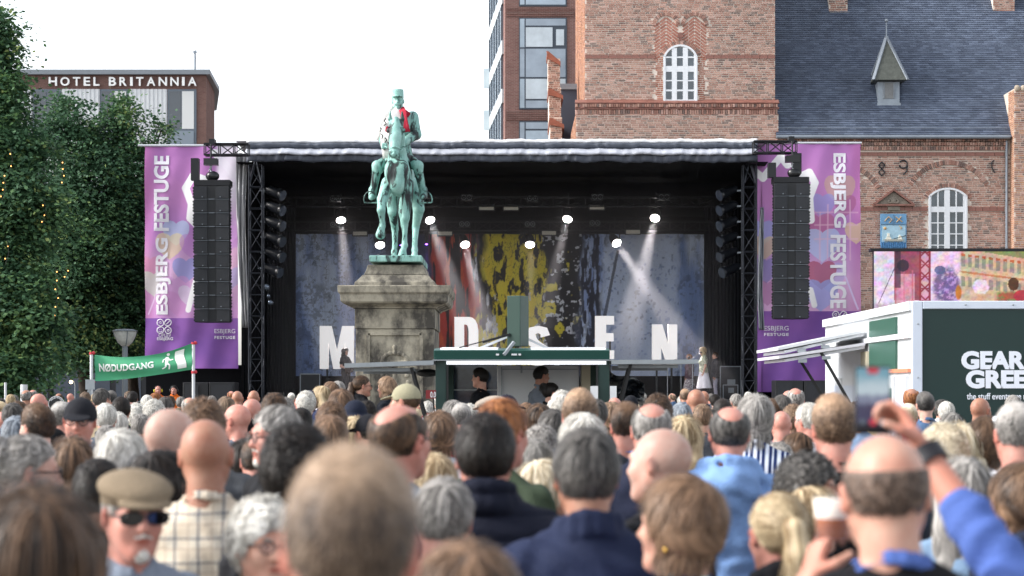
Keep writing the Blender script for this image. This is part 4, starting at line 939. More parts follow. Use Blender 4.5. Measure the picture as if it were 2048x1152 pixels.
for i, (px, py, Y) in enumerate(((797, 417, 64), (973, 416, 64), (1022, 416, 64), (1194, 415, 64), (720, 467, 66.5), (890, 467, 66.5), (1098, 466, 66.5), (1266, 464, 66.5))):
    t = thing('led_panel', f'pale rectangular lamp panel, {ORD[i % 4]} on the {"upper" if py < 440 else "lower"} lighting bar', 'lamp', at(px, py, Y), 0, 'pale lamp panels on the lighting bars')
    MB().box(-.26, .26, -.02, .10, -.09, .09).build('housing', BLKM, t); MB().box(-.23, .23, -.03, -.02, -.06, .06).build('panel', STRIP, t)
# side lamps in stacks
for side, px0, s_ in (('left', 540, 1), ('right', 1464, -1)):
    for i in range(6):
        py = 384 + i*31; c = at(px0 + (8 if i < 5 else 3)*s_, py, 61.2); t = thing('moving_head_lamp', f'unlit black lamp, {ORDV[i]} on the {side} stage tower', 'lamp', c, 0, 'unlit black lamps stacked on the stage towers')
        d = Vector((s_*.8, -.45, -.34)).normalized()
        MB().tube([-d*.34, -d*.2, d*.22, d*.24, d*.34], [.10, .15, .15, .18, .18], 14).build('barrel', mat('lamp_black_gloss', '#1a1d23', .28, noise=.3, scale=4), t); MB().tube([d*.345, d*.36], [.165, .165], 14).build('lens', mat('dark_lens', '#3b424c', .05, spec=1), t)
        MB().bar(-d*.1 + Vector((-s_*.05, 0, .0)), Vector((-s_*.42, .05, .05)), .05).tube([d*.24 + Vector((0, 0, .18)), d*.26 + Vector((0, 0, -.18))], .012, 5).build('bracket', mat('bracket_alu', '#8c9299', .35, metal=.7), t)
t = thing('mirror_ball_cluster', 'cluster of three small glass globes beside the left stage tower', 'lamp', at(536, 590, 61))
for px, py, r in ((533, 574, .10), (537, 592, .06), (541, 605, .08)): MB().ball(at(px, py, 61) - at(536, 590, 61), r, 12, 8).build('globe', mat('globe_glass', '#6d7886', .08, metal=.6), t)
MB().bar(Vector((-.45, 0, .3)), Vector((0, 0, .3)), .03).bar((0, 0, .32), (.02, 0, -.3), .02).build('bracket', BLKM, t)

# ------------------------------------------------------------------ smoke in the beams
def smoke():
    m = bpy.data.materials.new('stage_smoke'); m.use_nodes = True; n = m.node_tree.nodes; n.remove(n['Principled BSDF']); v = n.new('ShaderNodeVolumePrincipled'); v.inputs['Density'].default_value = .018; v.inputs['Color'].default_value = (.95, .93, .97, 1); v.inputs['Anisotropy'].default_value = .3
    m.node_tree.links.new(v.outputs[0], n['Material Output'].inputs['Volume'])
    o = MB().box(sx(532, 61), sx(1474, 61), YS + .7, 67.3, 1.53, 8.2).build('smoke', m); o['kind'] = 'stuff'; tag(o, 'thin stage smoke drifting through the lamp beams', 'smoke')
smoke()

# ------------------------------------------------------------------ hung loudspeakers
def line_array(label, pa, pb, y0, y1, Y=58.6, flip=1):
    s = Y / F; cx = AX((pa + pb)/2, Y); t = thing('line_array', label, 'loudspeaker', (cx, Y, AZ(y1, Y)), 0, 'hung loudspeaker columns'); n = 10; H = AZ(y0, Y) - AZ(y1, Y); h = H / n; w = (pb - pa) * s / 2
    GR = mat('speaker_grille', '#20242b', .7, noise=.3, scale=30, bump=.4, bscale=120); BX = mat('speaker_box', '#14171c', .55, noise=.3, scale=6); LG = mat('speaker_gap_metal', '#7c838b', .4, metal=.5)
    body = MB().prism([(-w, 0), (-w*.96, -.18), (-.10, -.14), (.10, -.14), (w*.96, -.18), (w, 0), (w*.8, .55), (-w*.8, .55)], .012, h - .012, 'z').mesh('cabinet')
    gl = MB().prism([(-w*.955, -.172), (-.13, -.152), (-.13, -.19), (-w*.95, -.212)], .03, h - .03, 'z').mesh('grille'); gr = MB().prism([(w*.955, -.172), (w*.95, -.212), (.13, -.19), (.13, -.152)], .03, h - .03, 'z').mesh('grille')
    rg = []
    for s_ in (-1, 1):
        g_ = MB().box(min(s_*(w-.012), s_*(w+.004)), max(s_*(w-.012), s_*(w+.004)), -.09, -.01, h*.08, h*.92)
        for k in range(4): g_.box(min(s_*(w-.01), s_*(w+.025)), max(s_*(w-.01), s_*(w+.025)), -.1, .0, h*(.12 + .22*k), h*(.12 + .22*k) + .05)
        rg.append(g_.mesh('rigging'))
    hl = MB().box(-w*.96, -.12, -.17, -.12, -.006, .008).box(.12, w*.96, -.17, -.12, -.006, .008).box(-.09, .09, -.15, -.11, -.006, .012).mesh('joint')
    lg = MB().box(-w*.52, -w*.46, -.222, -.205, .05, .08).box(w*.46, w*.52, -.222, -.205, .05, .08).mesh('badge')
    for i in range(n):
        tilt = -R(1.2) * (n - 1 - i) if i < n - 1 else 0; c = link('cabinet', body, t, BX, loc=(0, (.012*(n-1-i)**1.3), i*h)); link('grille', gl, c, GR); link('grille', gr, c, GR); link('rigging', rg[0], c, BX); link('rigging', rg[1], c, BX); link('badge', lg, c, LG)
        if i: link('joint', hl, c, LG)
    b = MB().box(-w*.98, w*.98, -.12, .5, H + .005, H + .17).build('bumper_frame', BLKM, t)
    hz = AZ(318 if flip > 0 else 312, Y) - AZ(y1, Y); ox = -.05 * flip
    MB().box(ox - .20, ox + .20, -.05, .25, hz - .18, hz + .02).ball((ox + .05, .05, hz - .5), .17, 10, 8, (1.2, .8, .9)).build('chain_hoist', mat('hoist_black', '#101114', .3), t)
    ch = MB()
    for k in range(9): ch.ball((ox + .02*math.sin(k*2.1), 0, H + .22 + k*.05), .045, 8, 5, (.9, .5, .8))
    ch.build('chain', mat('chain_steel', '#8e9196', .3, metal=.8), t); MB().tube([(ox, 0, H + .17), (ox, .1, hz + .45)], .03, 6).build('sling', BLKM, t)
    for dx, z0, z1, ww in ((-.52 if flip > 0 else -.55, H + .17, H + .82 if flip > 0 else H + .60, .11), ) + (() if flip > 0 else ((.18, H + .28, H + .88, .13),)): MB().box(dx - ww, dx + ww, -.02, .3, z0, z1).build('amplifier_box', BX, t)
    return t
line_array('tall black hung loudspeaker column before the left purple banner', 388, 461, 372, 645)
line_array('tall black hung loudspeaker column before the right purple banner', 1546, 1618, 366, 638, flip=-1)
def outrigger(label, pa, pb, y0, y1, Y=58.9):
    t = thing('outrigger_truss', label, 'truss', (0, 0, 0), 0, 'truss arms carrying the loudspeakers'); za, zb = AZ(y1, Y), AZ(y0, Y); w = zb - za; truss(t, (AX(pa, Y), Y + w/2, (za+zb)/2), (AX(pb, Y), Y + w/2, (za+zb)/2), w*.92, seg=.36, r=.03, material=BLKM)
    cx = AX(424 if pa < 1000 else 1583, Y); MB().box(cx - .08, cx + .08, Y - .05, Y + .3, zb - .05, zb + .12).build('clamp', BLKM, t)
outrigger('dark truss arm over the left loudspeaker column', 408, 496, 286, 310); outrigger('dark truss arm over the right loudspeaker column', 1508, 1594, 281, 306)

# ------------------------------------------------------------------ printed banners
def heart(u, v, cx, cy, r):
    x = (u - cx) / r; y = -(v - cy) / r; return (x*x + y*y - .55)**3 - x*x*y**3*1.1 < 0
def seg_d(u, v, a, b):
    ax, ay = a; bx, by = b; t = np.clip(((u-ax)*(bx-ax) + (v-ay)*(by-ay)) / ((bx-ax)**2 + (by-ay)**2), 0, 1); return np.hypot(u - ax - t*(bx-ax), v - ay - t*(by-ay))
def banner(label, pa, pb, y0, y1, hearts, strokes, flip, Y):
    s = Y / F; W, H = int((pb - pa)), int((y1 - y0)); u, v = np.meshgrid(np.linspace(pa, pb, W), np.linspace(y0, y1, H)); C = lambda c: np.array(lin(c)[:3])
    def mix(a, b, f): return a * (1 - f[..., None]) + b * f[..., None]
    one = np.ones((H, W, 3)); f = (v - y0) / (y1 - y0); nn = fbm(u/40, v/60, 3, 3)
    img = mix(one*C('#ad6ab2'), one*C('#bd78b9'), sstep(0, .25, f)); img = mix(img, one*C('#a470bd'), sstep(.2, .38, f)*.6); img = mix(img, one*C('#d3a3cf'), sstep(.36, .55, f + .1*(nn-.5))); img = mix(img, one*C('#bd83c2'), sstep(.62, .78, f))
    edge = (u - pa) / (pb - pa) if flip > 0 else (pb - u) / (pb - pa)
    img = mix(img, one*C('#b85f9e'), sstep(.16, .02, edge)*.5)
    split = 636 if flip > 0 else 622
    for cx, cy, r, c, op in hearts: img = mix(img, one*C(c), heart(u, v, cx, cy, r) * op*.85 * (v < split))
    for pts, wd, c, op in strokes:
        for a, b in zip(pts[:-1], pts[1:]): img = mix(img, one*C(c), np.clip((wd/2 - seg_d(u, v, a, b)) + .5, 0, 1) * op * (v < split))
    low = mix(one*C('#70449a'), one*C('#8a52a6'), sstep(.0, .9, fbm(u/50, v/50, 7, 3))); img = mix(img, low, (v >= split) * 1.0)
    if flip > 0: img = mix(img, one*C('#e5dcea'), sstep(428, 440, u)*(1 - sstep(372, 470, v))*(v < split)*.95)
    img = np.clip((img*.86 + img.mean(-1, keepdims=True)*.14)*1.14, 0, .95)
    t = thing('printed_banner', label, 'banner', (0, 0, 0))
    wv = lambda P: np.stack([P[:, 0], P[:, 1] + .05*np.sin(P[:, 0]*2.4 + P[:, 2]*.9) + .035*np.sin(P[:, 2]*2.3 + P[:, 0]*1.3) + .02*np.sin(P[:, 0]*7 - P[:, 2]*2), P[:, 2]], 1)
    raster_plane('cloth', img, (AX(pa, Y), Y, AZ(y1, Y)), (1, 0, 0), (0, 0, 1), (pb - pa)*s, (y1 - y0)*s, attr_mat('banner_print', 'col', .8, bump=.15, bscale=60, spec=.2), t, wv)
    MB().tube([(AX(pa - (14 if flip > 0 else 0), Y), Y, AZ(y0 - 2, Y)), (AX(pb + (0 if flip > 0 else 2), Y), Y, AZ(y0 - 2, Y))], .035, 8).build('top_pipe', mat('pale_pipe', '#c9ccd2', .4, metal=.4), t)
    WH = mat('banner_white_ink', '#ece9f1', .8)
    fw = lambda P: wv(P) - np.array((0, .018, 0))
    def word(nm, txt, u0, u1, v0, v1, bold=.0, spacing=1.0, mode='h'):
        if mode == 'h': return lettering(nm, txt, (AX(u0, Y), Y, AZ(v1, Y)), (1, 0, 0), (0, 0, 1), (u1-u0)*s, (v1-v0)*s, WH, t, bold, .002, spacing, fw)
        if mode == 'up': return lettering(nm, txt, (AX(u1, Y), Y, AZ(v1, Y)), (0, 0, 1), (-1, 0, 0), (v1-v0)*s, (u1-u0)*s, WH, t, bold, .002, spacing, fw)
        return lettering(nm, txt, (AX(u0, Y), Y, AZ(v0, Y)), (0, 0, -1), (1, 0, 0), (v1-v0)*s, (u1-u0)*s, WH, t, bold, .002, spacing, fw)
    def clover(cx, cy, r):
        m_ = MB()
        for i, (sx_, sy_) in enumerate(((-1, -1), (1, -1), (-1, 1), (1, 1))):
            pts = []
            for k in range(17):
                a = 2*math.pi*k/16; x, y = math.cos(a), math.sin(a)
                if x*sx_ < 0 and y*sy_ < 0: q = .62; x = -sx_*max(abs(x), abs(y)) if False else x*1.18; y = y*1.18
                pts.append(Vector((AX(cx + sx_*r*1.12 + x*r*.9, Y), Y - .04, AZ(cy + sy_*r*1.12 + y*r*.9, Y))))
            m_.tube(pts, .016, 4, False)
            c_ = Vector((AX(cx + sx_*r*1.12, Y), Y - .04, AZ(cy + sy_*r*1.12, Y))); rr = r*s
            if i == 0 or i == 3: m_.tube([c_ + Vector((.3*rr*math.cos(a), 0, .3*rr*math.sin(a))) for a in np.linspace(0, 2*math.pi, 9)], .012, 4, False)
            elif i == 1: m_.tube([c_ + Vector((-.55*rr, 0, -.55*rr)), c_ + Vector((.55*rr, 0, .55*rr))], .012, 4, False)
            else:
                m_.tube([c_ + Vector((.45*rr*math.cos(a), 0, .45*rr*math.sin(a))) for a in np.linspace(R(200), R(340), 7)], .012, 4, False)
                for q in (-.25, .25): m_.tube([c_ + Vector((q*rr - .1*rr, 0, .2*rr)), c_ + Vector((q*rr + .1*rr, 0, .2*rr))], .012, 4, False)
        m_.build('clover_logo', WH, t)
    return t, word, clover
H1 = [(366, 345, 34, '#b470b6', .75), (352, 470, 30, '#a9bfe0', .85), (340, 497, 32, '#d9c592', .8), (385, 497, 30, '#b878c4', .7), (302, 540, 28, '#cf7ea0', .7), (372, 545, 30, '#7d8fd0', .85), (308, 572, 30, '#c6cfc0', .8), (350, 585, 34, '#c488c8', .8), (356, 612, 30, '#c27fbd', .7), (380, 596, 26, '#cbbfd6', .8), (455, 470, 30, '#c08fc8', .6), (462, 520, 26, '#d0a0b8', .6), (462, 560, 26, '#9aa6d8', .6)]
S1 = [([(420, 363), (386, 351), (371, 376), (383, 408), (380, 436), (396, 452)], 15, '#efe9f2', 1), ([(430, 306), (452, 330), (476, 362)], 15, '#f4f0f6', 1), ([(392, 560), (377, 620)], 11, '#efe9f2', 1), ([(330, 545), (296, 628)], 3, '#d6b2d8', .9)]
t, word, clover = banner('purple festival banner with hearts and white lettering, left of the stage', 290, 476, 293, 737, H1, S1, 1, 61.0)
word('lettering', 'ESBJERG', 312, 343, 476, 629, .035, 1.0, 'up'); word('lettering', 'FESTUGE', 308, 338, 311, 462, .035, 1.0, 'up')
clover(329, 653, 7); word('lettering', 'OPLEV', 317, 342, 667, 674, .01); word('lettering', 'ESBJERG', 314, 346, 674.5, 682, .02)
word('lettering', 'ESBJERG', 429, 470, 658, 669, .0); word('lettering', 'FESTUGE', 429, 470, 672, 678, .03, 1.2)
H2 = [(1680, 385, 36, '#c49a8f', .9), (1645, 415, 28, '#8492d2', .75), (1690, 415, 26, '#a5527c', .7), (1637, 462, 36, '#b25a86', .85), (1712, 470, 26, '#d9b98c', .85), (1645, 496, 40, '#a9bde6', .85), (1660, 560, 36, '#8f9fd8', .5), (1643, 555, 34, '#ad4a68', .95), (1642, 596, 38, '#8e9bdc', .9), (1525, 470, 30, '#8c9fd4', .8), (1528, 500, 28, '#cdb58c', .85), (1532, 545, 30, '#7f7fc6', .8), (1535, 590, 30, '#a85b9c', .6)]
S2 = [([(1508, 342), (1526, 356), (1562, 313), (1575, 330)], 15, '#efe9f2', 1), ([(1590, 358), (1618, 345), (1629, 366), (1618, 396), (1622, 440)], 15, '#efe9f2', 1), ([(1621, 580), (1629, 610)], 12, '#efe9f2', 1), ([(1682, 532), (1715, 618)], 3.5, '#d0bde4', .9),
      ([(1640, 425), (1640, 520)], 3, '#d8a8c4', .6), ([(1655, 410), (1655, 520)], 3, '#d8a8c4', .6), ([(1630, 450), (1715, 450)], 3, '#d8a8c4', .6), ([(1630, 478), (1715, 478)], 3, '#d8a8c4', .6), ([(1630, 425), (1715, 425)], 3, '#d8a8c4', .5), ([(1700, 400), (1700, 520)], 3, '#d8a8c4', .6)]
t, word, clover = banner('purple festival banner with hearts and white lettering, right of the stage', 1510, 1721, 288, 784, H2, S2, -1, 61.0)
word('lettering', 'ESBJERG', 1660, 1692, 306, 456, .035, 1.0, 'down'); word('lettering', 'FESTUGE', 1660, 1692, 470, 617, .035, 1.0, 'down')
clover(1679, 637, 7); word('lettering', 'OPLEV', 1665, 1692, 651, 658, .01); word('lettering', 'ESBJERG', 1663, 1694, 659, 666, .02)
word('lettering', 'ESBJERG', 1528, 1577, 652, 664, .0); word('lettering', 'FESTUGE', 1528, 1577, 666, 672, .03, 1.2)

# silvery tarpaulins hanging between banner and stage tower
def hung_sheet(label, pts, w0, w1, Y, color, seed):
    n, m_ = 40, 14; V = []; rng = np.random.default_rng(seed)
    for j in range(n):
        f = j / (n-1); cx = np.interp(f, [0, .35, .7, 1], pts[0]); py = pts[1] + (pts[2] - pts[1]) * f; w = w0 + (w1 - w0)*f
        for i in range(m_): g = i/(m_-1) - .5; V.append((AX(cx + g*w, Y), Y + .10*math.sin(g*17 + f*4 + seed) + .05*math.sin(g*40 + f*9), AZ(py, Y)))
    Q = [(j*m_+i, j*m_+i+1, (j+1)*m_+i+1, (j+1)*m_+i) for j in range(n-1) for i in range(m_-1)]
    o = link('hanging_tarpaulin', mesh_np('hanging_tarpaulin', V, Q, True), None, mat('silver_tarp' + color, color, .3, noise=.2, scale=3, metal=.15)); o.modifiers.new('thick', 'SOLIDIFY').thickness = .006; tag(o, label, 'tarpaulin')
hung_sheet('crumpled silver tarpaulin between the left banner and the stage tower', ([484, 482, 486, 492], 306, 655), 22, 14, 60.7, '#c3c3c6', 1)
hung_sheet('narrow silver tarpaulin between the right stage tower and banner', ([1524, 1522, 1520, 1524], 415, 660), 7, 12, 60.7, '#aab0ba', 2)

# ground stacks and barriers beside the stage
for lb, pa, pb, y0 in (('black ground loudspeaker stack under the left banner', 365, 470, 764), ('black ground loudspeaker stack under the right banner', 1550, 1665, 760)):
    Y = 59.0; t = thing('ground_loudspeaker', lb, 'loudspeaker', (AX((pa+pb)/2, Y), Y, 0)); w = (pb - pa)*Y/F/2; z = AZ(y0, Y)
    for i in range(2):
        for k, s_ in enumerate((-1, 1)): c = MB().box(min(0, s_*w) + .01, max(0, s_*w) - .01, 0, .9, z*i/2 + .01, z*(i+1)/2 - .01).build('cabinet', mat('speaker_box', '#14171c'), t, .02); MB().box(s_*w*.5 - w*.40, s_*w*.5 + w*.15*s_ + w*.25, -.02, 0, z*i/2 + .08, z*(i+1)/2 - .08).build('grille', mat('speaker_grille', '#20242b'), c)
for lb, pa, pb, Y in (('black scrim wall under the left banner', 292, 490, 61.6), ('black scrim wall under the right banner', 1514, 1700, 61.6)):
    o = MB().box(AX(pa, Y), AX(pb, Y), Y, Y + .05, 0, AZ(730, Y)).build('scrim_wall', BLACK); tag(o, lb, 'scrim')
# gear on the deck
AMP = mat('amp_black', '#23262c', .6, noise=.3)
for lb, pa, pb, y0, Y, hd in (('black amplifier with a lit front panel on the stage right', 1440, 1482, 733, 64, True), ('tall dark flight case at the left stage wing', 600, 640, 748, 64, False), ('low black stage box behind the performers', 1446, 1476, 770, 63, True)):
    t = thing('stage_equipment', lb, 'amplifier', (AX((pa+pb)/2, Y), Y, 1.5)); w = (pb-pa)*Y/F/2; h = AZ(y0, Y) - 1.5; MB().box(-w, w, 0, .6, .0, h).build('case', AMP, t, .02); fr = MB()
    for s_ in (-1, 1): fr.bar((s_*w*.97, -.01, .02), (s_*w*.97, -.01, h), .03)
    fr.bar((-w, -.012, h), (w, -.012, h), .03); fr.build('edging', mat('edge_alu', '#8f959c', .4, metal=.6), t)
    if hd: MB().box(-w*.3, w*.45, -.02, 0, h*.45, h*.45 + .16).build('front_panel', mat('panel_grey', '#7d868c', .5), t)
# ================================================================== monument
def verdigris():
    m = bpy.data.materials.new('verdigris_bronze'); m.use_nodes = True; t = m.node_tree; n = t.nodes; L = t.links; b = n['Principled BSDF']; b.inputs['Roughness'].default_value = .6; b.inputs['Metallic'].default_value = .15
    tc = n.new('ShaderNodeTexCoord'); mp = n.new('ShaderNodeMapping'); mp.inputs['Scale'].default_value = (3.6, 3.6, 1.1); L.new(tc.outputs['Object'], mp.inputs[0])
    n1 = n.new('ShaderNodeTexNoise'); n1.inputs['Scale'].default_value = 1.15; n1.inputs['Detail'].default_value = 9; n1.inputs['Roughness'].default_value = .62; n1.inputs['Distortion'].default_value = .6; L.new(mp.outputs[0], n1.inputs['Vector'])
    r1 = n.new('ShaderNodeValToRGB'); e = r1.color_ramp.elements; e[0].position = .39; e[0].color = lin('#1d2224'); e[1].position = .66; e[1].color = lin('#9cc4bc'); q = e.new(.445); q.color = lin('#3f5653'); q = e.new(.478); q.color = lin('#7aaaa1'); L.new(n1.outputs['Fac'], r1.inputs[0])
    n2 = n.new('ShaderNodeTexNoise'); n2.inputs['Scale'].default_value = 30; n2.inputs['Detail'].default_value = 4; L.new(tc.outputs['Object'], n2.inputs['Vector']); mr = n.new('ShaderNodeMapRange'); mr.inputs[3].default_value = .8; mr.inputs[4].default_value = 1.15; L.new(n2.outputs['Fac'], mr.inputs[0])
    mx = n.new('ShaderNodeMix'); mx.data_type = 'RGBA'; mx.blend_type = 'MULTIPLY'; mx.inputs['Factor'].default_value = 1; L.new(r1.outputs[0], mx.inputs['A']); L.new(mr.outputs[0], mx.inputs['B']); L.new(mx.outputs['Result'], b.inputs['Base Color'])
    bp = n.new('ShaderNodeBump'); bp.inputs['Strength'].default_value = .35; bp.inputs['Distance'].default_value = .02; L.new(n1.outputs['Fac'], bp.inputs['Height']); L.new(bp.outputs[0], b.inputs['Normal']); return m
def statue():
    YM = 40.0; s = YM / F; t = thing('equestrian_statue', 'green weathered bronze rider on a walking horse above the stone pedestal', 'statue', (AX(795, YM), YM, AZ(515, YM)))
    VG = verdigris(); X = lambda p: (p - 795)*s; Z = lambda p: (515 - p)*s; P = lambda px, y, py: (X(px), y, Z(py))
    f = Field((-.75, -1.15, -.03), (.75, 2.15, 2.95), .0155)
    # trunk
    f.ell((0, .25, Z(350)), (.26, .62, .39), .08); f.ell((0, .95, Z(348)), (.29, .75, .37), .1); f.ell((0, 1.45, Z(335)), (.28, .42, .37), .1); f.ell(P(797, -.12, 352), (.25, .34, .36), .08); f.ell(P(797, -.25, 372), (.18, .22, .21), .06)
    for sd in (-1, 1): f.ell((sd*.13, -.28, Z(347)), (.12, .15, .24), .05)
    # neck and head
    f.cone((0, .10, Z(322)), .27, (0, -.25, Z(275)), .17, .10, flat=((1, 0, 0), 1.3)); f.cone((0, -.25, Z(277)), .16, (0, -.42, Z(258)), .13, .06)
    f.cone(P(795, -.46, 256), .135, P(794, -.70, 285), .115, .05); f.cone(P(794, -.70, 285), .12, P(793, -.83, 316), .088, .06); f.ell(P(793, -.85, 318), (.10, .08, .085), .05); f.cone(P(795, -.50, 290), .11, P(794, -.72, 318), .06, .06)
    for sd in (-1, 1):
        f.ell((X(795) + sd*.145, -.56, Z(268)), (.045, .06, .05), .03); f.cone((sd*.10, -.42, Z(254)), .045, (sd*.125, -.45, Z(243)), .036, .02); f.cone((sd*.125, -.45, Z(244)), .044, (sd*.115, -.46, Z(229)), .014, .008)
        f.ell((sd*.055, -.925, Z(316)), (.02, .02, .026), .015, 'cut')
    f.cone(P(795, -.52, 246), .06, P(795, -.66, 268), .02, .03)
    # near foreleg lifted, the other three standing
    f.chain([(P(777, -.18, 368), .135), (P(768, -.42, 402), .105), (P(766, -.55, 425), .082), (P(768, -.47, 446), .052), (P(768, -.45, 455), .064), (P(765, -.47, 463), .056)], .025); f.cone(P(765, -.46, 464), .075, P(764, -.47, 473), .098, .02)
    f.chain([(P(816, -.14, 370), .135), (P(815, -.16, 410), .098), (P(812, -.18, 438), .080), (P(811, -.14, 452), .056), (P(810, -.14, 480), .047), (P(810, -.16, 492), .064), (P(808, -.20, 502), .050)], .025); f.cone(P(807, -.22, 504), .07, P(806, -.24, 516), .105, .02)
    f.chain([(P(777, 1.35, 365), .18), (P(778, 1.30, 412), .105), (P(781, 1.55, 445), .072), (P(781, 1.50, 480), .050), (P(780, 1.46, 494), .062), (P(780, 1.40, 504), .05)], .03); f.cone(P(780, 1.39, 505), .07, P(779, 1.36, 516), .10, .02)
    f.chain([(P(823, 1.20, 362), .19), (P(833, .95, 410), .115), (P(826, 1.15, 445), .075), (P(825, .95, 480), .050), (P(825, .92, 494), .062), (P(825, .88, 504), .05)], .03); f.cone(P(825, .87, 505), .07, P(825, .84, 516), .10, .02)
    f.chain([((0, 1.80, Z(325)), .09), ((0, 1.98, Z(350)), .11), ((0, 2.0, Z(410)), .08), ((0, 1.96, Z(450)), .02)], .06)
    x, y, z = f.grid(); f.keep(-.01 - z)
    link('horse', f.mesh('horse'), t, VG)
    # tack
    g = Field((-.62, -.4, Z(400)), (.62, 1.2, Z(290)), .02); g.ell((0, .45, Z(330)), (.40, .50, .36), 0); g.ell((0, .45, Z(350)), (.36, .9, .40), .03, 'cut'); link('saddle_cloth', g.mesh('saddle_cloth'), t, VG)
    # rider
    f = Field((-.75, -.55, Z(408)), (.75, 1.1, Z(168)), .0135); 
    f.ell(P(797, .48, 255), (.27, .20, .38), .08); f.ell(P(797, .48, 300), (.25, .21, .26), .1); f.cone(P(775, .46, 232), .13, P(818, .46, 232), .13, .08); f.ell(P(797, .38, 248), (.22, .15, .22), .08)
    for a, kn, ft, sd in ((784, 755, 744, -1), (808, 835, 846, 1)):
        f.cone(P(a, .45, 312), .15, P(kn, .05, 332), .105, .05); f.cone(P(kn, .06, 332), .098, P(ft + 2*-sd, .18, 378), .070, .02); f.cone(P(kn + sd*1, .05, 331), .112, P(kn + sd*1.5, .06, 340), .10, .006)
        f.cone(P(ft, .18, 388), .075, P(ft + sd*1, -.06, 396), .055, .03); f.cone(P(ft, .2, 378), .085, P(ft, .19, 390), .078, .03)
    f.chain([(P(772, .46, 228), .12), (P(761, .42, 262), .10), (P(767, .10, 288), .075)], .04); f.chain([(P(823, .46, 228), .12), (P(830, .40, 264), .105), (P(808, .05, 284), .08)], .04)
    for c in ((769, 292), (803, 288)):
        f.ell(P(c[0], .02, c[1]), (.075, .08, .075), .03)
        for k in range(4): f.cone(P(c[0] - 4 + k*2.6, -.04, c[1] - 3), .024, P(c[0] - 4 + k*2.6, -.05, c[1] + 5), .02, .008)
    f.cone(P(795, .47, 222), .085, P(794, .44, 208), .085, .04); f.cone(P(796, .46, 218), .105, P(795, .45, 212), .10, .03)
    f.ell(P(793.5, .42, 197), (.105, .13, .15), .03); f.ell(P(793.5, .36, 203), (.085, .09, .105), .03); f.cone(P(793.5, .28, 196), .02, P(793.5, .265, 200), .026, .02)
    for sd in (-1, 1): f.ell((X(793.5) + sd*.045, .295, Z(195)), (.026, .026, .018), .015, 'cut'); f.ell((X(793.5) + sd*.115, .43, Z(197)), (.018, .03, .045), .015)
    f.cone(P(789, .275, 204.5), .022, P(798, .275, 204.5), .022, .015); f.ell(P(793.5, .31, 211), (.05, .05, .045), .03)
    f.cone(P(793, .43, 188), .122, P(793, .44, 176.5), .118, .008); f.ell(P(793, .30, 188.5), (.115, .10, .016), .012)
    x, y, z = f.grid(); f.a = np.maximum(f.a, (z - Z(172.3))).astype(np.float32)
    link('rider', f.mesh('rider'), t, VG)
    for ft, sd in ((742, -1), (849, 1)):
        st = MB(); c = Vector(P(ft, .05, 392)); st.tube([c + Vector((.13*math.cos(a) + sd*.02, .02, -.07 + .17*max(math.sin(a), -.35))) for a in np.linspace(R(-40), R(220), 12)], .013, 5); st.bar(c + Vector((-.11, .02, -.13)), c + Vector((.13, .02, -.13)), .10, .02); st.tube([c + Vector((0, .05, .12)), Vector(P(ft + sd*-10, .3, 320))], .014, 5)
        st.build('stirrup', VG, t)
    rn = MB()
    for sd in (-1, 1): rn.tube([(sd*.10, -.80, Z(312)), (sd*.19, -.45, Z(300)), P(769 if sd < 0 else 803, .0, 292)], .012, 5)
    rn.tube([(-.11, -.84, Z(308)), (0, -.93, Z(304)), (.11, -.84, Z(308))], .014, 5); rn.tube([(-.15, -.58, Z(262)), (0, -.66, Z(262)), (.15, -.58, Z(262))], .014, 5); rn.build('bridle', VG, t)
    w = .52; MB().box(-w, w, -.66, 2.0, -.13, 0.0).build('bronze_plinth', VG, t, .02)
    # supporters' scarf round the rider's neck
    SW = mat('scarf_white', '#eceae6', .9, noise=.06); SR = mat('scarf_red', '#b02038', .9, noise=.15); SK = mat('scarf_black', '#1b1b20', .9)
    def ribbon(nm, pts, w0, m_, y_off=0.0, wave=.012):
        V = []; n = len(pts); Pt = [Vector(P(p[0], p[1] + y_off, p[2])) for p in pts]
        for i, c in enumerate(Pt):
            d = (Pt[min(i+1, n-1)] - Pt[max(i-1, 0)]).normalized(); sd = d.cross(Vector((0, 1, 0))).normalized()
            for k in range(5): g_ = (k/4 - .5); V.append(c + sd*g_*w0*s + Vector((0, wave*math.sin(k*2.4 + i), 0)))
        o = link(nm, mesh_np(nm, V, [(i*5+k, i*5+k+1, (i+1)*5+k+1, (i+1)*5+k) for i in range(n-1) for k in range(4)], True), t, m_); o.modifiers.new('thick', 'SOLIDIFY').thickness = .02; return o
    ribbon('scarf', [(803, .34, 214), (795, .22, 226), (785, .17, 240), (776, .14, 256), (774, .04, 272), (775, -.02, 288), (778, -.02, 304), (779, .0, 316)], 27, SW)
    ribbon('scarf', [(788, .36, 214), (779, .30, 221), (771, .28, 232), (765, .27, 248), (763, .24, 264), (762, .20, 278)], 21, SW)
    ribbon('scarf', [(801, .34, 212), (806, .18, 222), (808, .10, 238), (811, .06, 252), (813, .03, 264)], 13, SR); ribbon('scarf', [(803, .24, 220), (810, .24, 221), (817, .30, 226)], 9, SR)
    MB().ball(P(774, .075, 262), .01, 14, 8, (4.0, .9, 11.0)).build('scarf_emblem', SR, t)
    MB().box(*sorted((X(814), X(817))), .03, .06, Z(262), Z(255)).build('scarf_tag', SW, t)
    mk = MB()
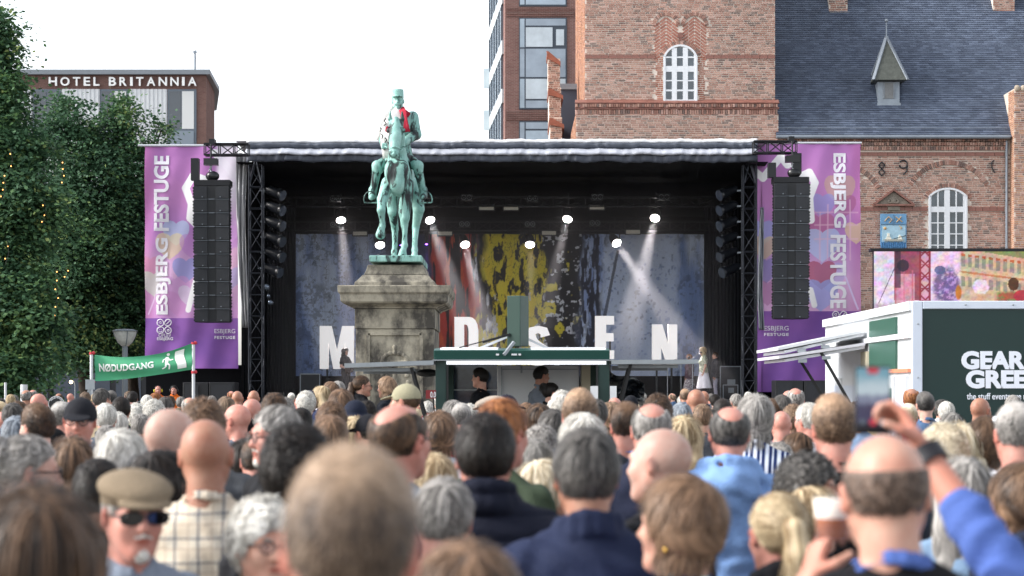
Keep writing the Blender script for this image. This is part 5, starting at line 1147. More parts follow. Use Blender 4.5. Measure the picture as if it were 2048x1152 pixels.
    for a, b in (((772, 235), (768, 240)), ((768, 240), (772, 246)), ((772, 246), (766, 250)), ((760, 254), (763, 258)), ((763, 258), (759, 262)), ((762, 268), (766, 272)), ((766, 272), (764, 278)), ((770, 276), (774, 280)), ((774, 280), (770, 286)), ((776, 285), (780, 290)), ((768, 290), (772, 296)), ((772, 296), (768, 300)), ((776, 298), (780, 304))):
        yy = .10 if a[1] < 262 else -.05; mk.bar(P(a[0], yy, a[1]), P(b[0], yy, b[1]), .03, .02)
    mk.build('scarf_lettering', SK, t)
statue()

def pedestal():
    Yc = 40.65; s = 39.3 / F; t = thing('stone_pedestal', 'tall grey sandstone pedestal with cornice and carved panel under the statue', 'pedestal', (AX(794, 40), Yc, 0))
    m = mat('weathered_sandstone', '#a09a8a', .92, noise=.8, scale=1.7, color2='#45423d', ramp=(.40, .60), bump=.5, bscale=18, stretch=(1.2, 1.2, .8))
    Zp = lambda p: AZ(p, 39.3); ext = .62
    def loft(name, prof, mm=m):
        V = []; Fc = []
        for hw, z in prof: V += [(-hw, -hw-ext, z), (hw, -hw-ext, z), (hw, hw+ext, z), (-hw, hw+ext, z)]
        for i in range(len(prof) - 1):
            for k in range(4): Fc.append((i*4+k, i*4+(k+1) % 4, (i+1)*4+(k+1) % 4, (i+1)*4+k))
        n = len(prof)*4; Fc += [(3, 2, 1, 0), (n-4, n-3, n-2, n-1)]
        return MB().add(V, Fc).build(name, mm, t, .012)
    w = lambda p: p*s/2
    loft('cap_block', [(w(126), Zp(548)), (w(118), Zp(540)), (w(112), Zp(529)), (w(108), Zp(528.2))])
    loft('flared_cap', [(w(163), Zp(571.5)), (w(160), Zp(564)), (w(146), Zp(558)), (w(134), Zp(551)), (w(128), Zp(548.6))])
    loft('cornice', [(w(203), Zp(608)), (w(212), Zp(604)), (w(214), Zp(590)), (w(222), Zp(586)), (w(224), Zp(573)), (w(221), Zp(572))])
    loft('bed_moulding', [(w(166), Zp(617)), (w(168), Zp(614)), (w(184), Zp(611)), (w(196), Zp(608.6))])
    loft('frieze', [(w(160), Zp(657.5)), (w(160), Zp(617.6))])
    loft('dado', [(w(166), 1.0), (w(157), 1.02), (w(156), Zp(658.2))])
    loft('base_block', [(w(200), .45), (w(200), .8), (w(186), .93), (w(168), .998)]); loft('step', [(w(330), 0), (w(330), .22), (w(328), .23)]); loft('step', [(w(270), .232), (w(270), .44), (w(268), .448)])
    yf = -w(156) - ext
    fr = MB(); x0, x1, z0, z1 = -w(106), w(106), 1.25, Zp(667)
    for a, b in (((x0, z1), (x1, z1)), ((x0, z0), (x1, z0)), ((x0, z0), (x0, z1)), ((x1, z0), (x1, z1))): fr.bar((a[0], yf - .01, a[1]), (b[0], yf - .01, b[1]), .06, .07)
    fr.build('panel_moulding', m, t)
    g = Field((-.45, yf - .12, 1.3), (.45, yf + .03, Zp(690)), .014); zc = Zp(722)
    for k in range(9): a = math.pi*k/8; g.ell((.24*math.cos(a), yf, zc + .16*math.sin(a)), (.05, .045, .05), .03)
    g.cone((-.26, yf, zc - .02), .035, (.26, yf, zc - .02), .035, .02); g.ell((0, yf, zc + .26), (.05, .04, .07), .03); g.cone((0, yf, zc + .14), .03, (0, yf, zc + .24), .025, .02)
    for k in range(16): a = 2*math.pi*k/16; g.ell((.26*math.cos(a), yf, zc - .42 + .34*math.sin(a)), (.05, .035, .05), .03)
    g.cone((-.1, yf, zc - .62), .04, (.02, yf, zc - .2), .03, .03); g.cone((.1, yf, zc - .62), .04, (-.02, yf, zc - .22), .03, .03); x, y, z = g.grid(); g.keep(y - yf - .02)
    link('carved_monogram', g.mesh('carved_monogram'), t, m)
pedestal()

# ================================================================== serving kiosk
GREEN = mat('kiosk_green', '#1a4a42', .42, noise=.12, scale=2, spec=.5); DGREEN = mat('kiosk_dark_green', '#1d3b36', .45, noise=.15, scale=3)
WHT = mat('white_lacquer', '#d9dcdf', .38, noise=.12, scale=1.3, spec=.5); GREYM = mat('grey_aluminium_sheet', '#9aa1a6', .4, metal=.4, noise=.15); RUB = mat('black_rubber', '#0e0f11', .5)
def kiosk():
    Y = 25.5; s = Y/F; t = thing('serving_kiosk', 'green folding bar kiosk with raised side flaps in front of the statue', 'kiosk', (AX(1045, Y), Y, 0)); x = lambda p, YY=Y: AX(p, YY) - AX(1045, Y); z = lambda p, YY=Y: AZ(p, YY)
    D = 2.2
    MB().box(x(868), x(1222), .05, D, .12, .34).build('floor_frame', DGREEN, t); MB().box(x(872), x(1218), .0, .06, .34, 1.15).build('counter_front', DGREEN, t); MB().box(x(866), x(1224), -.12, .25, 1.15, 1.19).build('counter_top', GREYM, t)
    for a, b, yy in ((871, 893, 0), (1197, 1219, 0)):
        MB().box(x(a), x(b), yy, yy + .14, .34, z(716)).build('post', DGREEN, t, .008)
    for a, b in ((880, 898), (1192, 1212)): MB().box(x(a), x(b), D - .14, D, .34, z(716)).build('post', DGREEN, t, .008)
    for px in (894, 1193): MB().bar((x(px + 1), -.02, .5), (x(px + 1), -.02, z(727)), .025).build('drainpipe', RUB, t)
    # roof
    MB().prism([(-.06, z(719)), (-.08, z(701)), (.10, z(697)), (D*.5, z(693)), (D, z(697)), (D, z(719))], x(868), x(1219), 'x').build('roof', GREEN, t, .006)
    for a, b in ((880, 996), (1062, 1212)): MB().prism([(-.03, z(700)), (.12, z(695.5)), (D*.5, z(691)), (D*.5, z(695))], x(a), x(b), 'x').build('roof_sheet', WHT, t)
    MB().box(x(866), x(1222), -.1, D, z(721.5), z(719.3)).build('roof_edge', GREYM, t)
    MB().box(x(893), x(1212), -.05, .12, z(729), z(722)).build('light_strip', mat('kiosk_white_strip', '#f2f5fa', .4, emit=.35), t)
    for a, b in (((958, 695), (1014, 672)), ((1096, 695), (1052, 674))): MB().bar((x(a[0]), .5, z(a[1])), (x(b[0]), .5, z(b[1])), .03).build('roof_stay', WHT, t)
    # raised sign box standing on the roof
    RB = Matrix.Translation((x(1036), .3, 0)) @ Matrix.Rotation(R(-26), 4, 'Z'); bx = MB().box(-.095, .095, -.13, .13, z(692), z(590), RB).build('sign_box', mat('sign_box_green', '#12382f', .5, noise=.15, scale=3), t, .006)
    MB().box(-.099, -.095, -.10, .10, z(668), z(612), RB).build('sign_box_panel', GREYM, bx); MB().bar((x(1008), -.1, z(710)), (x(1028), -.02, z(684)), .035).build('gas_spring', GREYM, t)
    MB().bar((x(918), .1, z(695)), (x(1020), .2, z(668)), .014).bar((x(965), .12, z(684)), (x(1020), .2, z(668)), .03).build('stay_rod', RUB, t)
    for a, b in ((992, 998), (1023, 1034), (1037, 1042)): MB().box(x(a), x(b), -.095, -.08, z(711), z(707.5)).build('label_plate', WHT, t)
    # side flaps
    for nm, a, b, ya, yb in (('flap', 690, 868, 727, 721), ('flap', 1396, 1222, 719, 720)):
        xa, xb = x(a), x(b); lo, hi = min(xa, xb), max(xa, xb); za, zb = (z(ya), z(yb)) if xa < xb else (z(yb), z(ya))
        v = [(lo, -.1, za), (hi, -.1, zb), (hi, D, zb + .02), (lo, D, za + .02)]; th = .055; MB().add(v + [(p[0], p[1], p[2] - th) for p in v], [(0,1,2,3),(7,6,5,4),(0,4,5,1),(1,5,6,2),(2,6,7,3),(3,7,4,0)]).build(nm, GREYM, t)
        MB().box(lo + .1, hi - .25, .1, .18, min(za, zb) - .10, min(za, zb) - .056).build('flap_rib', GREYM, t); MB().box(lo + .1, hi - .25, D - .4, D - .3, min(za, zb) - .12, min(za, zb) - .056).build('flap_rib', GREYM, t)
        sg = 1 if a > 1000 else -1
        for k in (0, .35):
            MB().bar((x(1218 if sg > 0 else 868), k, 1.05), (x(1262 if sg > 0 else 822), k + .05, min(za, zb) - .05), .035).build('gas_strut', RUB, t)
    MB().ball((x(849), .9, z(745)), .10, 12, 8, (1.5, 1, .55)).build('speaker', RUB, t)
    # inside: refrigerators, shelf, back glazing
    MB().box(x(993), x(1166), 1.55, 2.0, .34, z(731, 27)).build('refrigerator', WHT, t, .01); MB().box(x(1001), x(1001) + .012, 1.53, 1.55, .34, z(734, 27)).build('door_gap', GREYM, t); MB().box(x(1001), x(1163), 1.535, 1.55, z(738, 27) - .01, z(738, 27)).build('door_gap', GREYM, t)
    MB().box(x(1042), x(1046), 1.52, 1.55, z(746, 27), z(732, 27)).build('handle', GREYM, t)
    MB().box(x(1171), x(1190), 1.5, 1.9, .34, z(722, 27)).build('cream_column', mat('cream_panel', '#b9b19a', .6, noise=.1), t)
    gl = MB().box(x(898), x(992), D - .05, D - .03, 1.0, z(722, 27)).build('back_window', mat('kiosk_tinted_glass', '#4a5a70', .06, spec=.9, noise=.5, scale=3, color2='#1c2533'), t); MB().bar((x(898), D - .06, z(780, 27)), (x(992), D - .06, z(780, 27)), .02).build('shelf_edge', GREYM, t)
    for a, b in ((1180, 1195), (1219, 1232)): MB().box(x(a), x(b), -.14, -.12, z(815), z(772)).build('menu_card', WHT, t)
    sg = MB().box(x(853), x(873), -.2, -.18, z(797), z(780)).build('red_board', mat('red_sign', '#7d1f24', .5, noise=.2), t)
    lettering('board_lettering', '0.0', (x(862), -.204, z(795)), (1, 0, 0), (0, 0, 1), .07, .075, WHT, t, .02, .002)
    MB().bar((x(868), -.17, z(797)), (x(880), -.1, .2), .02).build('board_leg', RUB, t)
kiosk()
def tarp_cover():
    Y = 27.2; f = MB(); n, m_ = 18, 12; V = []
    for j in range(n):
        for i in range(m_):
            a, b = j/(n-1), i/(m_-1); V.append((AX(1218 + 70*a, Y), Y + .1*math.sin(a*9 + b*5) + .05*math.sin(b*17 + a*4), AZ(742 + 22*a + b*(66 - 20*a) + 4*math.sin(a*7), Y)))
    o = link('crumpled_cover', mesh_np('crumpled_cover', V, [(j*m_+i, j*m_+i+1, (j+1)*m_+i+1, (j+1)*m_+i) for j in range(n-1) for i in range(m_-1)], True), None, mat('dark_plastic', '#20262e', .22, noise=.3)); o.modifiers.new('thick', 'SOLIDIFY').thickness = .01
    tag(o, 'crumpled dark plastic cover hanging right of the kiosk', 'cover')
tarp_cover()

# ================================================================== trailer on the right
def trailer():
    t = thing('bar_trailer', 'white and dark green bar trailer with raised hatch on the right', 'trailer', (5.22, 26, 0)); L = 7.3; W = 5.0; zt = 3.0
    G = mat('trailer_green', '#0d2c2a', .45, noise=.10, scale=1.5, spec=.5); G2 = mat('trailer_side_green', '#2e5a4c', .3, noise=.1, spec=.5)
    MB().box(0.02, W, .02, L, .45, zt - .02).build('body', WHT, t)
    MB().box(.5, W - .4, .6, L - .4, .1, .45).build('chassis', RUB, t)
    for yy in (3.0, 3.9): MB().tube([(.12, yy, .36), (.34, yy, .36)], .36, 20).build('wheel', RUB, t)
    fr = MB()
    b = MB().box(0, .135, -.03, .02, .45, zt).build('corner_profile', mat('trailer_profile', '#cdd6e4', .35, noise=.05), t, .01)
    MB().box(.137, W, -.03, .02, zt - .105, zt).build('top_profile', _M['trailer_profile'], t, .01); MB().box(.137, W, -.03, .02, .45, .6).build('bottom_profile', _M['trailer_profile'], t, .01)
    MB().box(.14, W, -.012, .02, .605, zt - .11).build('front_panel', G, t)
    for i in range(9): MB().ball((.075 + (0 if i < 3 else .62*(i-2)), -.032, zt - (.3 + .7*i if i < 3 else .05)), .012, 6, 4).build('rivet', GREYM, t)
    WL = mat('trailer_letter_white', '#e3e8f2', .5); X = lambda p: AX(p, 26) - 5.22; Z = lambda p: AZ(p, 26)
    lettering('lettering', 'GEAR', (X(1922), -.018, Z(739)), (1, 0, 0), (0, 0, 1), X(2051) - X(1922), Z(702) - Z(739), WL, t, .05, .004, 1.0)
    lettering('lettering', 'GREE', (X(1931), -.018, Z(777)), (1, 0, 0), (0, 0, 1), X(2053) - X(1931), Z(740) - Z(777), WL, t, .05, .004, 1.0)
    lettering('lettering', 'the stuff events are m', (X(1933), -.018, Z(799)), (1, 0, 0), (0, 0, 1), X(2056) - X(1933), Z(786) - Z(799), WL, t, .012, .003)
    # side facing the square
    def side(nm, y0, y1, z0, z1, m_, out=.012): return MB().box(-out, .02, y0, y1, z0, z1).build(nm, m_, t)
    TP = _M['trailer_profile']; side('roof_rail', .02, L, 2.88, 3.0, WHT, .03)
    side('side_panel', 1.05, 3.05, 2.60, 2.83, G2); side('rail', .1, 6.0, 2.52, 2.59, WHT, .03); side('side_panel', 1.05, 3.05, 2.12, 2.51, G2); side('marker_strip', .15, 2.4, 2.07, 2.12, mat('orange_strip', '#d88a6a', .4), .025)
    for y0, y1 in ((.25, .95), (1.1, 2.05), (2.1, 3.0)):
        d = side('door', y0, y1, .6, 2.02, WHT, .03); MB().box(-.036, -.03, y0 + .12, y1 - .12, 1.0, 1.86).build('door_panel', G2 if y0 > 1 else TP, d); MB().box(-.06, -.03, y0 + .06, y0 + .09, 1.35, 1.6).build('handle', RUB, d)
    side('inner_panel', 3.2, 3.7, .6, 2.4, mat('cream_panel', '#b9b19a'), .02)
    for y0, y1 in ((3.9, 5.3), (5.4, 6.9)): d = side('door', y0, y1, .6, 2.02, WHT, .03); MB().box(-.036, -.03, y0 + .15, y1 - .15, .8, 1.9).build('door_panel', TP, d)
    MB().box(.1, .12, 3.2, 6.9, 1.0, 2.45).build('counter_opening', RUB, t)
    # hatch: two ribbed leaves held up by struts
    for k, (zi, zo) in enumerate(((2.72, 2.46), (2.53, 2.335))):
        y0, y1 = (3.35, 5.9) if k == 0 else (3.25, 5.8); xo = -1.30
        for j in range(2):
            o = j*.05; v = [(xo + o*2, y0 + o, zo - j*.045), (-.03, y0 + o, zi - j*.045), (-.03, y1 - o, zi - j*.045), (xo + o*2, y1 - o, zo - j*.045)]; th = .043
            MB().add(v + [(p[0], p[1], p[2] - th) for p in v], [(0,1,2,3),(7,6,5,4),(0,4,5,1),(1,5,6,2),(2,6,7,3),(3,7,4,0)]).build('hatch_leaf' if j == 0 else 'hatch_rib', WHT if k == 0 else mat('hatch_pale', '#d5d3da', .3, noise=.05), t)
        hb = MB()
        for p in (-.95, -.6): hb.box(p - .06, p + .06, y0 - .02, y0 + .05, zo + (zi - zo)*(p + 1.5)/1.5 - .17, zo + (zi-zo)*(p + 1.5)/1.5 - .12)
        hb.build('hinge', GREYM, t)
    MB().bar((-.68, 3.3, 2.40), (-.10, 3.2, 1.35), .045).build('gas_strut', RUB, t); MB().bar((-.86, 4.2, 2.30), (-.25, 4.1, 1.3), .045).build('gas_strut', RUB, t)
trailer()

# ================================================================== video screen
def screen():
    Y = 57.0; t = thing('video_screen', 'large LED video screen showing a pink street scene behind the trailer', 'screen', (0, 0, 0)); pa, pb, y0, y1 = 1748, 2230, 503, 760
    W, H = 330, 176; u, v = np.meshgrid(np.linspace(pa, pb, W), np.linspace(y0, y1, H)); C = lambda c: np.array(lin(c)[:3]); one = np.ones((H, W, 3))
    def mix(a, b, f): f = np.asarray(f, float); return a*(1 - f[..., None]) + b*f[..., None]
    n = fbm(u/18, v/14, 2, 5); n2 = fbm(u/5, v/5, 6, 4)
    img = mix(one*C('#d8c4e6'), one*C('#ecd9ee'), n)
    img = mix(img, one*C('#8f2f44'), (u > 1789)*(u < 1838 + 0*v)*(v < 600)*.92); img = mix(img, one*C('#d99ab2'), (u > 1790)*(u < 1830)*(v > 548)*.85); img = mix(img, one*C('#c9627a'), ((u - 1790) % 17 < 2)*(u > 1789)*(u < 1832)*(v > 540)*.8)
    img = mix(img, one*C('#2b2238'), (u > 1790)*(u < 1802)*(v < 575)*.8); img = mix(img, one*C('#241c30'), (np.hypot(u - 1806, v - 531) < 12)*.9)
    tr = (u > 1838)*(u < 1862); lat = (np.abs(((u - 1838) + (v % 24)) % 24 - 12) < 2.2) | (np.abs(((u - 1838) - (v % 24)) % 24 - 12) < 2.2) | (np.abs(u - 1840) < 2.4) | (np.abs(u - 1860) < 2.4) | (v % 24 < 2.2)
    img = mix(img, one*C('#d79aae'), tr*.9); img = mix(img, one*C('#8e2236'), tr*lat*.95)
    img = mix(img, one*C('#e3c8e6'), (u > 1862)*(u < 1918)*(v < 560)*(.8 + .2*n2))
    bl = sstep(1915, 1925, u); fac = mix(one*C('#c8a488'), one*C('#d8bfa6'), n); win = ((u - 1922) % 14 < 8)*(((v + (u-1920)*-.13) > 512)*((v + (u-1920)*-.13) < 532) + ((v + (u-1920)*-.13) > 552)*((v + (u-1920)*-.13) < 572)); fac = mix(fac, one*C('#7f7f78'), win*.75); cor = np.abs(v + (u - 1920)*-.13 - 543) < 2; fac = mix(fac, one*C('#c07a52'), cor*.9); fac = mix(fac, one*C('#b8623c'), (((u - 1922) % 14 < 8)*(np.abs(v + (u-1920)*-.13 - 509) < 2.5)))
    img = mix(img, fac, bl); img = mix(img, one*C('#7d8a5a'), (u > 1970)*(v < 503 + (u - 1960)*.16)*.9)
    per = sstep(0, 6, 26 - np.hypot((u - 1893)*.85, (v - 572)*.62) + 10*(n2 - .5)); img = mix(img, one*C('#9a7ab4'), per); img = mix(img, mix(one*C('#6d5688'), one*C('#c7a5d6'), sstep(.4, .6, n2)), per*.8); img = mix(img, one*C('#4a5a8e'), (np.hypot(u - 1880, (v - 540)*1.3) < 11)*.9)
    per2 = sstep(0, 5, 17 - np.hypot((u - 1962)*.9, v - 574) + 8*(n2 - .5)); img = mix(img, one*C('#ead4e8'), per2)
    img = mix(img, one*C('#c9732a'), sstep(0, 3, 9 - np.hypot((u - 1917)*1.2, (v - 585)*.5))); lowr = sstep(580, 588, v)*sstep(1985, 2000, u); img = mix(img, mix(one*C('#a8442c'), one*C('#6d7a3a'), sstep(.45, .6, n2)), lowr*.9)
    img = mix(img, one*C('#5a3018'), (np.hypot((u - 2027), (v - 568)*.85) < 11)*1.0); img = mix(img, one*C('#b03340'), (np.hypot((u - 2044)*.7, (v - 592)) < 12)*1.0)
    img = mix(img, one*C('#3a3350'), (np.abs((v - 607) + (u - 1757)*2.2) < 2.2)*(v < 607)*(v > 530)*.8)
    img = mix(img, one*C('#7a2f5c'), sstep(600, 615, v)*(n2)*.9)
    jit = .5*fbm(u/3.1, v/3.1, 61, 4)[..., None] + .25; j2 = np.stack([fbm(u/11 + 5*k, v/9, 71 + k, 5) for k in range(3)], -1); img = np.clip(img*(.45 + 1.1*jit) * (.55 + .9*j2), 0, 1)
    raster_plane('picture', img, (AX(pa, Y), Y, AZ(y1, Y)), (1, 0, 0), (0, 0, 1), AX(pb, Y) - AX(pa, Y), AZ(y0, Y) - AZ(y1, Y), attr_mat('screen_light', 'col', .5, emit=.42), t)
    MB().box(AX(pa, Y), AX(pb, Y), Y + .01, Y + .25, AZ(y1, Y), AZ(y0, Y)).build('cabinet', BLKM, t); MB().box(AX(1741, Y), AX(pb + 4, Y), Y - .06, Y + .3, AZ(503, Y), AZ(497, Y)).build('top_beam', BLKM, t)
    for p in (1790, 2190): truss(MB().box(AX(p, Y) - .3, AX(p, Y) + .3, Y + .4, Y + .9, 0, .08).build('base', BLKM, t), (AX(p, Y), Y + .65, .08), (AX(p, Y), Y + .65, AZ(505, Y)), .36)
screen()

# ================================================================== emergency exit banner
def exit_banner():
    Y = 49.0; t = thing('exit_banner', 'green emergency exit banner between two white poles', 'banner', (0, 0, 0)); tl = [(188, 709), (240, 714), (285, 712), (335, 703), (384, 687)]; bl = [(190, 762), (240, 759), (290, 753), (340, 746), (385, 739)]
    def M_(P):
        u, w = P[:, 0], P[:, 2]; px = np.interp(u, [0, .27, .5, .75, 1], [p[0] for p in tl])*w + np.interp(u, [0, .27, .5, .75, 1], [p[0] for p in bl])*(1-w); c = np.polyfit([0, .27, .5, .75, 1], [p[1] for p in tl], 3); d = np.polyfit([0, .27, .5, .75, 1], [p[1] for p in bl], 3)
        py = np.polyval(c, u)*w + np.polyval(d, u)*(1-w); y = Y + .06*np.sin(u*9 + w*2) + .04*np.sin(w*7 + u*3) + P[:, 1]; return np.stack([(px - 1024)*Y/F, y, CAMZ + (HOR - py)*Y/F], 1)
    G = mat('exit_green', '#46a075', .7, noise=.12, scale=3); WH = mat('exit_white', '#e6ece8', .7)
    nx, nz = 60, 16; uu, ww = np.meshgrid(np.linspace(0, 1, nx), np.linspace(0, 1, nz)); P = np.stack([uu.ravel(), 0*uu.ravel(), ww.ravel()], 1); i = np.arange(nx*nz).reshape(nz, nx); Q = np.stack([i[:-1, :-1], i[:-1, 1:], i[1:, 1:], i[1:, :-1]], -1).reshape(-1, 4)
    o = link('cloth', mesh_np('cloth', M_(P), Q, True), t, G)
    lettering('lettering', 'NØDUDGANG', (.045, -.012, .36), (1, 0, 0), (0, 0, 1), .555, .33, WH, t, .035, .002, 1.0, M_)
    def patch(nm, poly): # a flat printed shape, cut fine enough to follow the cloth
        V = np.array([(p[0], -.012, p[1]) for p in poly]); return V
    def strip(nm, a, b, w, n=6):
        a, b = np.array(a), np.array(b); d = b - a; d = d / np.hypot(d[0], d[1]*.28); nn = np.array((-d[1]*.28, d[0]))*w*np.array((1, 1/.28*1.0))*.5; pts = []
        for k in range(n): c = a + (b - a)*k/(n-1); pts += [c + np.array((-(b-a)[1]*.28, (b-a)[0]/.28)) / np.hypot((b-a)[0]/.28*.28, (b-a)[1]*.28)*w*.5*np.array((1, 1)), c - np.array((-(b-a)[1]*.28, (b-a)[0]/.28)) / np.hypot((b-a)[0], (b-a)[1]*.28)*w*.5]
        V = np.array([(p[0], -.012, p[1]) for p in pts]); Q = [(2*k, 2*k+1, 2*k+3, 2*k+2) for k in range(n-1)]; return M_(V), Q
    VV, QQ = [], []; nb = 0
    for a, b, w in (((.735, .76), (.725, .46), .032), ((.735, .72), (.695, .66), .014), ((.695, .66), (.690, .54), .012), ((.74, .70), (.765, .58), .014), ((.765, .58), (.795, .60), .012), ((.728, .48), (.755, .36), .018), ((.755, .36), (.745, .18), .015), ((.722, .48), (.715, .30), .018), ((.715, .30), (.68, .24), .015)):
        V, Q = strip('', a, b, w); VV.append(V); QQ += [tuple(k + nb for k in q) for q in Q]; nb += len(V)
    hd = np.array([(.75 + .017*math.cos(a), -.012, .86 + .065*math.sin(a)) for a in np.linspace(0, 2*math.pi, 13)[:-1]]); V = M_(np.concatenate([hd, [(.75, -.012, .86)]])); VV.append(V); QQ += [(nb + k, nb + (k+1) % 12, nb + 12, nb + 12) for k in range(12)]
    me = bpy.data.meshes.new('running_figure'); me.from_pydata([tuple(p) for p in np.concatenate(VV)], [], [tuple(dict.fromkeys(q)) for q in QQ]); link('running_figure', me, t, WH)
    n = 10; V = np.array([(x_, -.012, z_) for z_ in np.linspace(.12, .90, n) for x_ in (.825 + .012*math.sin(z_*7), .925 + .012*math.sin(z_*7))]); link('door_symbol', mesh_np('door_symbol', M_(V), [(2*k, 2*k+1, 2*k+3, 2*k+2) for k in range(n-1)]), t, WH)
    for px, py in ((183, 706), (387, 686)):
        p = MB().tube([(AX(px, Y), Y, 0), (AX(px, Y), Y, AZ(py, Y))], .04, 10).build('pole', mat('white_pole', '#c9ccd0', .4), t)
        for q in (py, py + 58): MB().tube([(AX(px, Y), Y, AZ(q + 3, Y)), (AX(px, Y), Y, AZ(q - 2, Y))], .055, 10).ball((AX(px + 4, Y), Y, AZ(q, Y)), .045, 8, 6).build('red_clamp', mat('red_plastic', '#b52a38', .4), p)
exit_banner()

def street_lamp():
    Y = 51.5; t = thing('street_lamp', 'grey bowl-shaped street lamp behind the green exit banner', 'street lamp', (AX(250, Y), Y, 0)); GM = mat('lamp_grey_paint', '#6e757c', .5, noise=.15); zt = AZ(660, Y); zb = AZ(692, Y); s = Y/F
    MB().tube([(0, 0, 0), (0, 0, zb)], [.085, .07], 14).build('post', GM, t); MB().lathe([(.02, zb - .02), (.09, zb), (.19, zb + .10), (.27, zb + .25), (.295, zt - .03)], 28).build('glass_bowl', mat('frosted_bowl', '#b9bab6', .3, noise=.3, scale=7), t)
    MB().lathe([(.0, zt + .03), (.22, zt + .02), (.325, zt - .02), (.315, zt - .04), (.0, zt - .035)], 28).build('lid', GM, t)
    for k in range(4): a = k*math.pi/2 + .4; MB().tube([(.08*math.cos(a), .08*math.sin(a), zb), (.18*math.cos(a), .18*math.sin(a), zb + .085), (.255*math.cos(a), .255*math.sin(a), zb + .22), (.31*math.cos(a), .31*math.sin(a), zt - .03)], .012, 5).build('rib', GM, t)
street_lamp()

# ================================================================== bits behind the crowd on the left
def left_bits():
    Y = 80.0; t = thing('cafe_pavilion', 'low dark cafe building under the trees', 'building', (0, 0, 0)); MB().box(AX(-160, Y), AX(300, Y), Y, Y + 8, 0, AZ(712, Y)).build('wall', mat('dark_cladding', '#2a2d33', .7, noise=.3, scale=2), t); MB().box(AX(-165, Y), AX(304, Y), Y - .5, Y + 8, AZ(712, Y), AZ(704, Y)).build('roof', mat('dark_roof', '#22242a', .8), t)
    for i in range(7): MB().box(AX(-140 + i*62, Y), AX(-90 + i*62, Y), Y - .02, Y - .005, .5, AZ(722, Y)).build('window', glass_mat('cafe_glass', '#3b4a5e'), t)
    Y = 42.0; t = thing('round_sign', 'round black sign with white lettering behind the crowd', 'sign', (AX(113, Y), Y, 0)); zc = AZ(808, Y) - 0; r = .17
    MB().tube([(0, 0, zc - .0), (0, .03, zc)], r, 28).build('disc', RUB, t) if False else MB().add([(r*math.cos(a), -.01, zc + r*math.sin(a)) for a in np.linspace(0, 2*math.pi, 33)[:-1]] + [(r*math.cos(a), .02, zc + r*math.sin(a)) for a in np.linspace(0, 2*math.pi, 33)[:-1]], [tuple(range(32)), tuple(range(63, 31, -1))] + [(i, 32+i, 32+(i+1) % 32, (i+1) % 32) for i in range(32)]).build('disc', RUB, t)
    MB().tube([(r*.96*math.cos(a), -.014, zc + r*.96*math.sin(a)) for a in np.linspace(0, 2*math.pi, 33)], .006, 5, False).build('rim', WHT, t); MB().bar((0, .01, 0), (0, .01, zc - r), .03).build('post', RUB, t)
    def arc(P):
        u = P[:, 0]; a = R(150) - u*R(120); rr = r*.66 + P[:, 2]; return np.stack([rr*np.cos(a), P[:, 1], zc + rr*np.sin(a)], 1)
    lettering('lettering', 'appetit', (0, -.014, 0), (1, 0, 0), (0, 0, 1), 1.0, .045, WHT, t, .01, .002, 1.0, arc)
    for lb, px, y0, Y, w in (('thin white post near the left picture edge', 48, 769, 44, .08), ('slim grey post at the left picture edge', 11, 765, 47, .03)): o = MB().tube([(AX(px, Y), Y, 0), (AX(px, Y), Y, AZ(y0, Y))], w, 8).build('post', mat('white_pole', '#c9ccd0')); tag(o, lb, 'post')
    Y = 47.0; t = thing('sign_board', 'small grey sign board behind the left banner pole', 'sign', (AX(180, Y), Y, 0)); MB().box(-.11, .11, 0, .02, AZ(779, Y), AZ(759, Y)).build('board', GREYM, t); MB().bar((0, .03, 0), (0, .03, AZ(760, Y)), .04).bar((-.1, .03, AZ(795, Y)), (-.02, .03, AZ(776, Y)), .04).build('post', GREYM, t)
    Y = 52.0; t = thing('crowd_barrier', 'low steel crowd barrier in front of the two stewards', 'barrier', (0, 0, 0)); z = AZ(803, Y)
    for a, b in ((195, 290), (291, 386), (387, 482)):
        MB().tube([(AX(a, Y), Y, .1), (AX(a, Y), Y, z), (AX(b, Y), Y, z), (AX(b, Y), Y, .1)], .022, 6).build('frame', GREYM, t); br = MB()
        for k in range(1, 10): xx = AX(a + (b-a)*k/10, Y); br.tube([(xx, Y, .15), (xx, Y, z)], .008, 5, False)
        o = br.build('bars', GREYM, t); o['kind'] = 'stuff'
    Y = 60.0; t = thing('cafe_lamp', 'small lit globe lamp on a curved arm under the trees', 'lamp', (AX(142, Y), Y, 0)); MB().ball((0, 0, AZ(764, Y)), .05, 10, 8).build('globe', mat('warm_globe', '#ffdca8', .4, emit=6), t); MB().tube([(0, 0, AZ(762, Y)), (.08, 0, AZ(762, Y)), (.12, 0, AZ(770, Y)), (.12, 0, 0)], .015, 6).build('arm', GREYM, t)
left_bits()
# ================================================================== people
SKEL = {
 'm': dict(H=1.78, hw=1.0, sh=.188, neck=.056, chest=(.172, .118), waist=(.155, .118), hip=(.172, .125), arm=1.0, jaw=1.0),
 'f': dict(H=1.66, hw=.95, sh=.158, neck=.046, chest=(.150, .108), waist=(.130, .102), hip=(.175, .122), arm=.84, jaw=.9),
}
HEADC = {'m': 1.78 - .123, 'f': 1.66 - .117}
NECKP = {'m': Vector((0, -.015, 1.54)), 'f': Vector((0, -.015, 1.435))}

